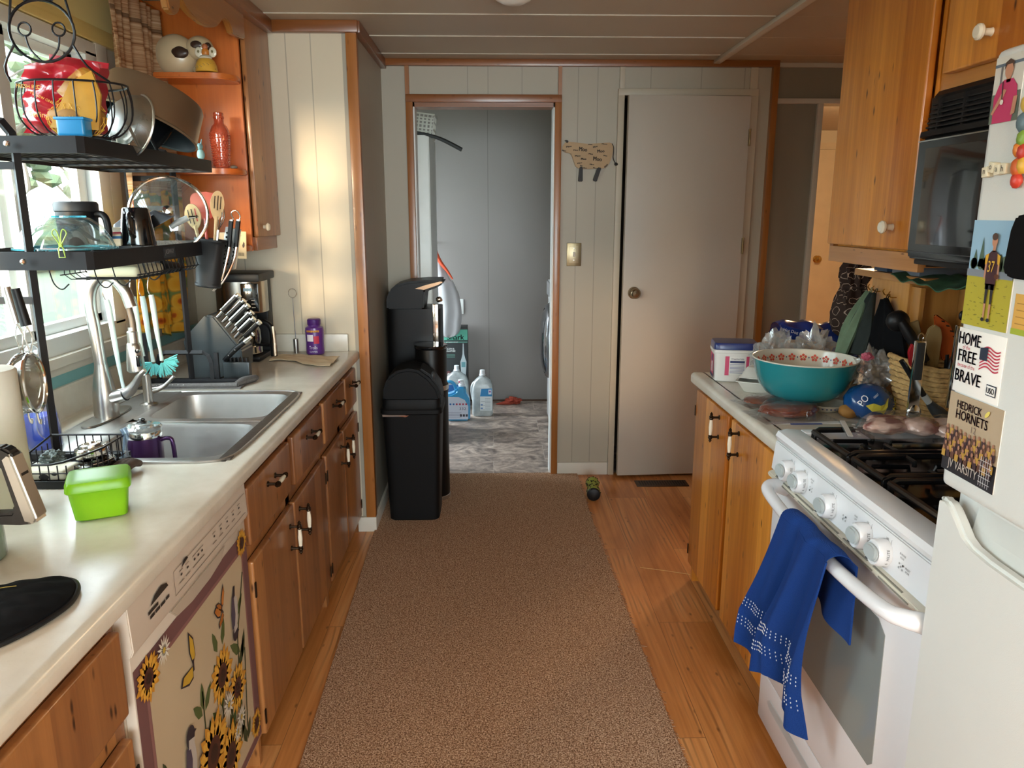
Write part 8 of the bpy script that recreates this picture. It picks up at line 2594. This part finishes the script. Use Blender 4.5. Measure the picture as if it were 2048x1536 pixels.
# ---- cow plaque
cp_ = thing('cow_plaque', 'tan wooden cow plaque printed with Moo words, on the back wall', 'wall plaque', (0.50, 4.02, 1.60))
def pxc(zx, zy):   # plaque drawing frame (0..1997, 0..1536) to wall metres
    return (0.334 + zx * 0.0001755 + 0.0, 1.841 - zy * 0.0001745)
body = [(130, 500), (160, 440), (200, 390), (250, 350), (310, 350), (480, 365), (650, 385), (880, 410), (1100, 395), (1350, 380), (1500, 372), (1570, 395), (1605, 450), (1610, 560), (1590, 700), (1560, 830), (1510, 950), (1450, 1030), (1370, 1090), (1100, 1110), (900, 1115), (700, 1110), (580, 1085), (520, 1030), (480, 930), (440, 820), (390, 700), (330, 665), (240, 655), (170, 625), (125, 570)]
q = B().prism([pxc(*p) for p in body], 'y', 4.008, 4.024, M('aged_tan_paint', 'b3946a', 0.5, var=0.15, vs=20), 0.003)
bd_ = obj('body', q, cp_)
q = B(); FW = frame((0, 4.0078, 0), (1, 0, 0), (0, 0, 1)); ink = C('1d1712')
for (zx, zy, h_, w_, r_) in ((320, 485, 60, 150, .15), (520, 585, 45, 130, 0), (735, 560, 150, 230, -.1), (1085, 490, 50, 130, .25), (1250, 610, 110, 200, .05), (960, 690, 50, 120, -.1), (580, 745, 60, 150, .05), (1385, 740, 45, 100, -.1), (755, 830, 80, 150, 0), (1160, 830, 150, 250, -.1), (645, 945, 45, 130, .2), (1000, 985, 50, 120, -.05), (185, 600, 45, 110, -.15), (800, 1085, 40, 100, 0), (1090, 1085, 40, 110, -.1), (1410, 1020, 70, 120, .9), (940, 430, 35, 110, 0), (1350, 415, 40, 150, -.1), (690, 1020, 50, 60, 0)):
    x, z = pxc(zx, zy)
    q.text(FW, 'Moo', x, z, h_ * .000175 * .8, ink, 1, w=w_ * .0001755, rot=r_, bold=.0009)
obj('lettering', q, bd_)
dkm = M('blackened_wood', '17120f', 0.55)
obj('ear', B().prism([pxc(*p) for p in [(190, 315), (250, 305), (300, 330), (295, 375), (255, 390), (235, 350)]], 'y', 4.000, 4.012, dkm, 0.001), cp_)
for P in ([(640, 1050), (735, 1050), (740, 1470), (605, 1470)], [(1165, 1065), (1280, 1080), (1150, 1475), (1035, 1440)]):
    obj('leg', B().prism([pxc(*p) for p in P], 'y', 4.004, 4.022, dkm, 0.003), cp_)
tp = [(1570, 400), (1620, 500), (1625, 650), (1615, 780), (1650, 890), (1690, 950)]
obj('tail', B().tube([(pxc(*p)[0], 4.012, pxc(*p)[1]) for p in tp], 0.0022, dkm, 6, spl=4).blob((pxc(1708, 975)[0], 4.012, pxc(1708, 975)[1]), (0.009, 0.005, 0.008), dkm, 0.1), cp_)

# ---- floor things
kg = thing('chew_toy', 'lime green dotted dog chew toy with a black end on the floor by the rug', 'dog toy', (0.51, 3.66, 0))
kgM = M('lime_rubber', '9aa83a', 0.5)
c0, c1 = Vector((0.522, 3.80, 0.036)), Vector((0.505, 3.615, 0.036))
q = B().tube([c0 + (c1 - c0) * t_ for t_ in (0, .05, .18, .36, .55, .75, .92, 1.0)], [0.022, 0.032, 0.035, 0.026, 0.024, 0.031, 0.035, 0.030], kgM, 24)
obj('body', q, kg)
obj('end_cap', B().tube([c0 + (c1 - c0) * t_ for t_ in (0.97, 1.0, 1.04, 1.06)], [0.0345, 0.0345, 0.030, 0.012], blackP, 24), kg, 'black rubber end')
q = B()
rnd = random.Random(5)
for k in range(46):
    t_ = rnd.uniform(0.05, 0.92); a = rnd.uniform(0, PI)
    rr_ = 0.0 
    for (ta, ra), (tb_, rb_) in zip(((0, .022), (.05, .032), (.18, .035), (.36, .026), (.55, .024), (.75, .031), (.92, .035)), ((.05, .032), (.18, .035), (.36, .026), (.55, .024), (.75, .031), (.92, .035), (1.0, .030))):
        if ta <= t_ <= tb_: rr_ = ra + (rb_ - ra) * (t_ - ta) / (tb_ - ta)
    p = c0 + (c1 - c0) * t_
    q.blob((p.x + rr_ * math.cos(a), p.y, p.z + rr_ * math.sin(a)), (0.0045, 0.0045, 0.0045), C('2f3418'), sub=1)
obj('dots', q, kg)
vt = thing('floor_vent', 'brown slotted floor register in front of the closet door', 'vent', (0.91, 3.86, 0))
vm = M('brown_register', '4a3626', 0.45, 0.4)
q = B().box(0.765, 3.815, 0.0, 1.045, 3.905, 0.005, vm, 0.002)
obj('frame', q, vt)
q = B()
for k in range(18):
    q.box(0.785 + 0.014 * k, 3.828, 0.0045, 0.791 + 0.014 * k, 3.892, 0.0062, C('140e0a'))
obj('slots', q, vt)
for k, (a, c, lbl) in enumerate((((0.60, 2.87), (0.795, 2.80), 'longer straw coloured broom bristle on the wood floor'), ((0.80, 3.68), (0.81, 3.80), 'short broom bristle near the floor register'))):
    solo('broom_bristle', B().tube([(a[0], a[1], 0.0015), ((a[0] + c[0]) / 2, (a[1] + c[1]) / 2, 0.003), (c[0], c[1], 0.0015)], 0.0011, C('d8b070'), 5, spl=3), lbl, 'straw', (a[0], a[1], 0), 'loose broom bristles')

# ---- ceiling light of the kitchen
kl = thing('ceiling_lamp', 'white round ceiling lamp at the top edge of the picture', 'lamp', (0.075, 2.80, CEIL))
obj('base', B().lathe((0.075, 2.80, CEIL), [(0.0, -0.012), (0.075, -0.012), (0.078, 0.0)], white, 36), kl)
obj('diffuser', B().lathe((0.075, 2.80, CEIL - 0.012), [(0, -0.040), (0.035, -0.038), (0.060, -0.026), (0.070, -0.008), (0.070, 0.0)], M('milk_glass', 'e8e6dc', 0.25, coat=0.3), 36), kl)
kl2 = dup(kl, (0.1, -0.9, CEIL), 0, 'white round ceiling lamp over the near end of the room', None)

# ---- laundry room
lc_ = M('cabinet_laminate', 'e4e8e6', 0.4)
fz = thing('tall_cabinet', 'tall pale grey cabinet just inside the laundry doorway', 'cabinet', (-0.66, 4.85, 0))
q = B().box(-0.96, 4.60, 0.02, -0.363, 5.08, 1.868, lc_, 0.004).box(-0.94, 4.62, 0, -0.38, 5.06, 0.03, blackP)
obj('body', q, fz)
obj('door', B().box(-0.955, 4.592, 0.06, -0.368, 4.60, 1.86, lc_, 0.002), fz)
lb_ = thing('laundry_basket', 'white plastic slotted basket tilted on top of the tall cabinet', 'basket', (-0.52, 4.75, 1.87))
wp = M('white_basket_plastic', 'cfd0c6', 0.4)
TB = Matrix.Translation((-0.50, 4.78, 1.885)) @ Matrix.Rotation(math.radians(7), 4, 'Y')
q = B(); q.T = TB
for k in range(13):
    x = -0.15 + 0.024 * k
    q.box(x - 0.003, -0.10, 0.0, x + 0.003, -0.096, 0.125, wp)
    q.box(x - 0.003, 0.096, 0.0, x + 0.003, 0.10, 0.125, wp)
for k in range(8):
    y = -0.09 + 0.0255 * k
    q.box(0.146, y - 0.003, 0.0, 0.150, y + 0.003, 0.125, wp)
for z in (0.0, 0.042, 0.084, 0.122):
    q.box(-0.152, -0.103, z - 0.004, 0.152, -0.095, z + 0.004, wp); q.box(-0.152, 0.095, z - 0.004, 0.152, 0.103, z + 0.004, wp)
    q.box(0.145, -0.10, z - 0.004, 0.153, 0.10, z + 0.004, wp)
q.box(-0.15, -0.10, -0.002, 0.15, 0.10, 0.002, wp)
obj('lattice', q, lb_)
solo('shelf_mat', B().box(-0.90, 4.63, 1.869, -0.37, 4.95, 1.878, blackP, 0.002), 'flat black mat between the tall cabinet and the white basket', 'mat', (-0.6, 4.8, 1.869))
hsz = solo('drain_hose', B().tube([(-0.44, 4.615, 1.884), (-0.36, 4.605, 1.866), (-0.30, 4.605, 1.848), (-0.235, 4.605, 1.818), (-0.175, 4.605, 1.787)], [0.008, 0.010, 0.011, 0.012, 0.012], M('dark_grey_hose', '2c2e30', 0.5), 10, spl=4),
           'dark grey hose sticking out to the right of the tall cabinet top', 'hose', (-0.36, 4.61, 1.79))
pbg = thing('trash_bag', 'white plastic bag with orange drawstrings hanging in the laundry room', 'plastic bag', (-0.33, 5.50, 0.52))
wf = M('thin_white_film', 'c4c5c9', 0.35, var=0.1, coat=0.3)
def bagp(u, v):
    from mathutils import noise as nz
    a = 2 * PI * u
    z = 1.13 - 0.59 * v
    w = 0.012 + 0.088 * min(1, v * 2.2) ** 0.8 * (1 if v < 0.85 else math.sqrt(max(0.0, 1 - ((v - 0.85) / 0.15) ** 2)) * 0.95 + 0.05)
    x = -0.395 + 0.065 * min(1, v * 1.6) + w * math.cos(a) * (1 + 0.15 * nz.noise(Vector((v * 5, math.cos(a) * 2, 1))))
    y = 5.52 + w * 0.7 * math.sin(a) + 0.010 * math.sin(a * 6 + v * 3) * v
    return (x, y, z + 0.03 * math.cos(a) * (-1 if v < .3 else 0))
q = B().grid(bagp, 48, 40, wf)
obj('film', q, pbg)
orn = M('orange_drawstring', 'd0502e', 0.45)
q = B().tube([(-0.415, 5.50, 1.225), (-0.408, 5.49, 1.16), (-0.372, 5.47, 1.09), (-0.325, 5.455, 1.03), (-0.285, 5.45, 0.97)], [0.012, 0.018, 0.014, 0.010, 0.005], orn, 8, spl=4)
q.tube([(-0.415, 5.52, 1.225), (-0.42, 5.53, 1.15), (-0.395, 5.53, 1.10)], [0.010, 0.012, 0.008], orn, 8, spl=4)
obj('drawstring', q, pbg, 'orange drawstring')
obj('peg', B().tube([(-0.42, 5.745, 1.222), (-0.42, 5.50, 1.222)], 0.005, steel, 8), pbg)
ou = thing('wall_outlet', 'white electrical outlet on the laundry back wall', 'outlet', (-0.255, 5.74, 0.68))
obj('plate', B().box(-0.290, 5.742, 0.682, -0.222, 5.7495, 0.796, vinyl, 0.002), ou)
q = B(); FO = frame((0, 5.7418, 0), (1, 0, 0), (0, 0, 1))
for z in (0.715, 0.762):
    q.rect(FO, -0.264, z - .007, -0.261, z + .007, C('3a3632'), 1); q.rect(FO, -0.252, z - .007, -0.249, z + .007, C('3a3632'), 1); q.ell(FO, -0.2565, z - .013, .003, .003, C('3a3632'), 1, 8)
obj('slots', q, ou)
# product box
xb_ = thing('mop_box', 'tall black and mint Shark steam mop carton against the laundry back wall', 'carton', (-0.275, 5.66, 0))
mint, blk2 = C('5cb8a0'), M('carton_black', '1a2022', 0.5)
obj('carton', B().box(-0.365, 5.60, 0.0, -0.190, 5.72, 0.605, blk2, 0.002), xb_)
q = B(); FX = frame((0, 5.5995, 0), (1, 0, 0), (0, 0, 1))
q.rect(FX, -0.365, 0.505, -0.190, 0.585, mint, 1); q.rect(FX, -0.365, 0.487, -0.190, 0.494, C('5c9c8c'), 1)
q.text(FX, 'Shark', -0.279, 0.528, 0.040, C('10181a'), 3, w=0.128, bold=.0012)
q.text(FX, 'STEAM MOP', -0.305, 0.4905, 0.008, C('dfe8e4'), 3, w=0.09)
q.text(FX, 'CLEAN &', -0.320, 0.440, 0.014, C('dfe6e4'), 3, w=0.062); q.text(FX, 'SANITIZE', -0.317, 0.423, 0.014, C('dfe6e4'), 3, w=0.070)
for k in range(3):
    q.rect(FX, -0.352, 0.395 - .010 * k, -0.285, 0.398 - .010 * k, C('5c8c80'), 1)
q.poly(FX, [(-0.240, 0.24), (-0.246, 0.34), (-0.236, 0.37), (-0.229, 0.40), (-0.226, 0.48), (-0.220, 0.48), (-0.217, 0.40), (-0.210, 0.37), (-0.200, 0.34), (-0.206, 0.24)], C('a8b4b8'), 2)
q.rect(FX, -0.238, 0.30, -0.208, 0.34, C('5a8a90'), 3)
q.ell(FX, -0.335, 0.25, 0.018, 0.022, C('6a3c40'), 2); q.ell(FX, -0.335, 0.245, 0.010, 0.012, C('c8c0bc'), 3)
obj('print', q, xb_)
# jugs
jugM = clear_mat('cloudy_jug_plastic', (0.80, 0.86, 0.86), 0.08, 0.3, 0.45, 'd5dcdc')
def jug(name, label, x, y, w, d, hgt, body, cap, hole=True, capr=0.022):
    t = thing(name, label, 'jug', (x, y, 0))
    prof = ((0.90, 0.90, 0.002), (1.0, 1.0, 0.012), (1.0, 1.0, hgt * 0.52), (0.96, 0.96, hgt * 0.64), (0.78, 0.80, hgt * 0.76), (0.42, 0.5, hgt * 0.84), (0.30, 0.36, hgt * 0.86), (0.30, 0.36, hgt * 0.88))
    rs = []
    for (a, c, z) in prof:
        rs.append([(p[0], p[1], z) for p in rrect(x, y, w * a, d * c, min(w, d) * 0.5, 40)])
    obj('body', B().rings(rs, body), t)
    obj('cap', B().lathe((x, y, hgt * 0.88), [(capr, 0), (capr, hgt * 0.02), (capr * .86, hgt * 0.025), (capr * .8, hgt * 0.115), (0, hgt * 0.12)], cap, 24), t)
    return t
wcap = M('white_cap', 'dadfe2', 0.4)
j1 = jug('detergent_jug', 'clear jug with a blue and white label and a white cap, rightmost of the jugs', -0.078, 5.33, 0.074, 0.052, 0.335, jugM, wcap)
obj('handle', B().tube([(-0.108, 5.325, 0.255), (-0.142, 5.32, 0.235), (-0.152, 5.32, 0.19), (-0.145, 5.32, 0.13), (-0.135, 5.32, 0.10)], 0.013, jugM, 10, spl=4), j1)
obj('liquid', B().rings([[(p[0], p[1], z) for p in rrect(-0.078, 5.33, 0.068 * a, 0.046 * a, 0.03, 36)] for a, z in ((0.9, 0.008), (1, 0.016), (1, 0.125))], clear_mat('pale_liquid', (0.7, 0.75, 0.76), 0.05, 0.1, 0.35, 'b9c4c6')), j1)
q = B(); FJ = frame((0, 5.2772, 0), (1, 0, 0), (0, 0, 1))
q.rect(FJ, -0.095, 0.045, -0.010, 0.205, C('dfe6e8'), 1); q.poly(FJ, [(-0.095, 0.150), (-0.010, 0.150), (-0.010, 0.208), (-0.086, 0.205)], C('2f86c0'), 2); q.rect(FJ, -0.035, 0.165, -0.014, 0.200, C('d8e4ec'), 3); q.ell(FJ, -0.0245, 0.185, .007, .007, C('8a5aa0'), 4, 12)
for k in range(9):
    q.rect(FJ, -0.090 + (.03 if k % 3 else 0), 0.052 + .010 * k, -0.020, 0.055 + .010 * k, C('9aa4aa'), 2)
q.rect(FJ, -0.091, 0.085, -0.075, 0.092, C('2f6ab0'), 3); q.rect(FJ, -0.091, 0.060, -0.075, 0.067, C('2f6ab0'), 3)
obj('label', q, j1)
j2 = jug('detergent_jug', 'clear jug with a blue label standing behind the blue bottle', -0.270, 5.50, 0.088, 0.055, 0.335, jugM, wcap)
q = B(); FJ2 = frame((0, 5.4445, 0), (1, 0, 0), (0, 0, 1))
q.rect(FJ2, -0.345, 0.10, -0.235, 0.20, C('1f5c9c'), 1); q.text(FJ2, 'OS', -0.262, 0.165, 0.030, C('dfe8f0'), 2, w=0.045)
obj('label', q, j2)
j3 = thing('softener_bottle', 'bright blue handled bottle with a white spout, nearest of the laundry bottles', 'bottle', (-0.235, 5.20, 0))
blb = M('sky_blue_plastic', '2f97c8', 0.3, coat=0.2)
q = B()
q.prism([(-0.325, 0.002), (-0.172, 0.002), (-0.164, 0.02), (-0.164, 0.13), (-0.170, 0.165), (-0.190, 0.200), (-0.196, 0.245), (-0.250, 0.245), (-0.262, 0.215), (-0.29, 0.20), (-0.33, 0.19), (-0.335, 0.02)], 'y', 5.155, 5.245, blb, 0.012)
obj('body', q, j3)
obj('handle', B().tube([(-0.262, 5.20, 0.215), (-0.272, 5.20, 0.255), (-0.300, 5.20, 0.275), (-0.33, 5.20, 0.265), (-0.345, 5.20, 0.22)], 0.012, blb, 10, spl=4), j3)
obj('spout', B().lathe((-0.222, 5.20, 0.245), [(0.024, 0), (0.024, 0.012), (0.018, 0.016), (0.016, 0.034), (0, 0.036)], wcap, 20).blob((-0.225, 5.192, 0.288), (0.020, 0.012, 0.008), wcap, 0.1).blob((-0.238, 5.19, 0.278), (0.006, 0.005, 0.009), M('pink_trigger', 'd0607a', 0.4), 0.1), j3)
q = B(); FJ3 = frame((0, 5.1545, 0), (1, 0, 0), (0, 0, 1))
q.poly(FJ3, [(-0.330, 0.015), (-0.178, 0.015), (-0.176, 0.11), (-0.200, 0.155), (-0.240, 0.175), (-0.330, 0.178)], C('cdd4e2'), 1)
for k, c in enumerate(('2f6ab0', '2f6ab0', 'b03a5a', 'b03a5a', 'b03a5a', 'b03a5a')):
    q.ell(FJ3, -0.300 + 0.022 * k, 0.125, .007, .007, C(c), 2, 12)
for k in range(4):
    q.rect(FJ3, -0.325, 0.030 + .011 * k, -0.225, 0.033 + .011 * k, C('8a90a8'), 2)
for k in range(3):
    q.rect(FJ3, -0.235 + 0.020 * k, 0.035, -0.220 + 0.020 * k, 0.052, C('3a3c48'), 3)
q.text(FJ3, '332', -0.215, 0.092, 0.020, C('4a5070'), 2, w=.046)
obj('label', q, j3)
ssb = thing('small_spray_bottle', 'small clear spray bottle with a grey label standing before the mop carton', 'bottle', (-0.222, 5.57, 0))
rag = solo('red_rag', B().blob((0.150, 5.66, 0.022), (0.055, 0.045, 0.028), M('brick_red_cotton', '9c3f2c', 0.9, var=0.2), 0.5, 8, 6, 4, flatb=0.002).tube([(0.13, 5.64, 0.014), (0.08, 5.63, 0.012), (0.02, 5.625, 0.006)], [0.02, 0.014, 0.004], MATS['brick_red_cotton'], 8, spl=4),
           'crumpled brick red rag on the laundry floor', 'rag', (0.14, 5.66, 0))
obj('body', B().lathe((-0.222, 5.57, 0), [(0, 0.001), (0.022, 0.001), (0.024, 0.006), (0.024, 0.14), (0.012, 0.17), (0.010, 0.19), (0, 0.19)], clearP, 24), ssb)
obj('nozzle', B().lathe((-0.222, 5.57, 0.19), [(0.011, 0), (0.011, 0.02), (0.005, 0.03), (0.004, 0.06), (0, 0.062)], wcap, 16), ssb)
# washer, front toward the left
ws = thing('washing_machine', 'white front loading washer with a dark round door, right side of the laundry', 'washer', (0.72, 4.95, 0))
obj('body', B().box(0.385, 4.62, 0.02, 1.05, 5.28, 0.985, enamel, 0.010).box(0.42, 4.65, 0, 1.02, 5.25, 0.03, blackP), ws)
obj('control_panel', B().box(0.374, 4.63, 0.885, 0.388, 5.27, 0.975, M('silver_panel', 'a9acb0', 0.3, 0.4), 0.003), ws)
wdm = M('smoked_door_glass', '26282c', 0.08, coat=0.8)
q = B().lathe((0.385, 4.95, 0.605), [(0.0, -0.080), (0.10, -0.076), (0.18, -0.060), (0.225, -0.036), (0.245, -0.012), (0.245, 0.0)], wdm, 44, axis='x')
wdo = obj('door', q, ws, 'dark round door')
obj('door_ring', B().lathe((0.385, 4.95, 0.605), [(0.215, -0.046), (0.232, -0.040), (0.252, -0.012), (0.252, 0.0)], M('grey_chrome_ring', '8a8d92', 0.2, 0.9), 44, axis='x'), wdo)
ll = thing('ceiling_lamp', 'small white ceiling fixture of the laundry room', 'lamp', (-0.10, 5.0, CEIL))
obj('base', B().lathe((-0.105, 5.0, CEIL), [(0, -0.030), (0.03, -0.028), (0.07, -0.010), (0.075, 0.0)], white, 28), ll)
obj('socket', B().lathe((-0.105, 5.0, CEIL - 0.085), [(0, -0.012), (0.004, -0.012), (0.005, 0.0), (0.012, 0.010), (0.026, 0.026), (0.027, 0.034), (0.008, 0.04), (0.006, 0.06)], white, 20), ll)
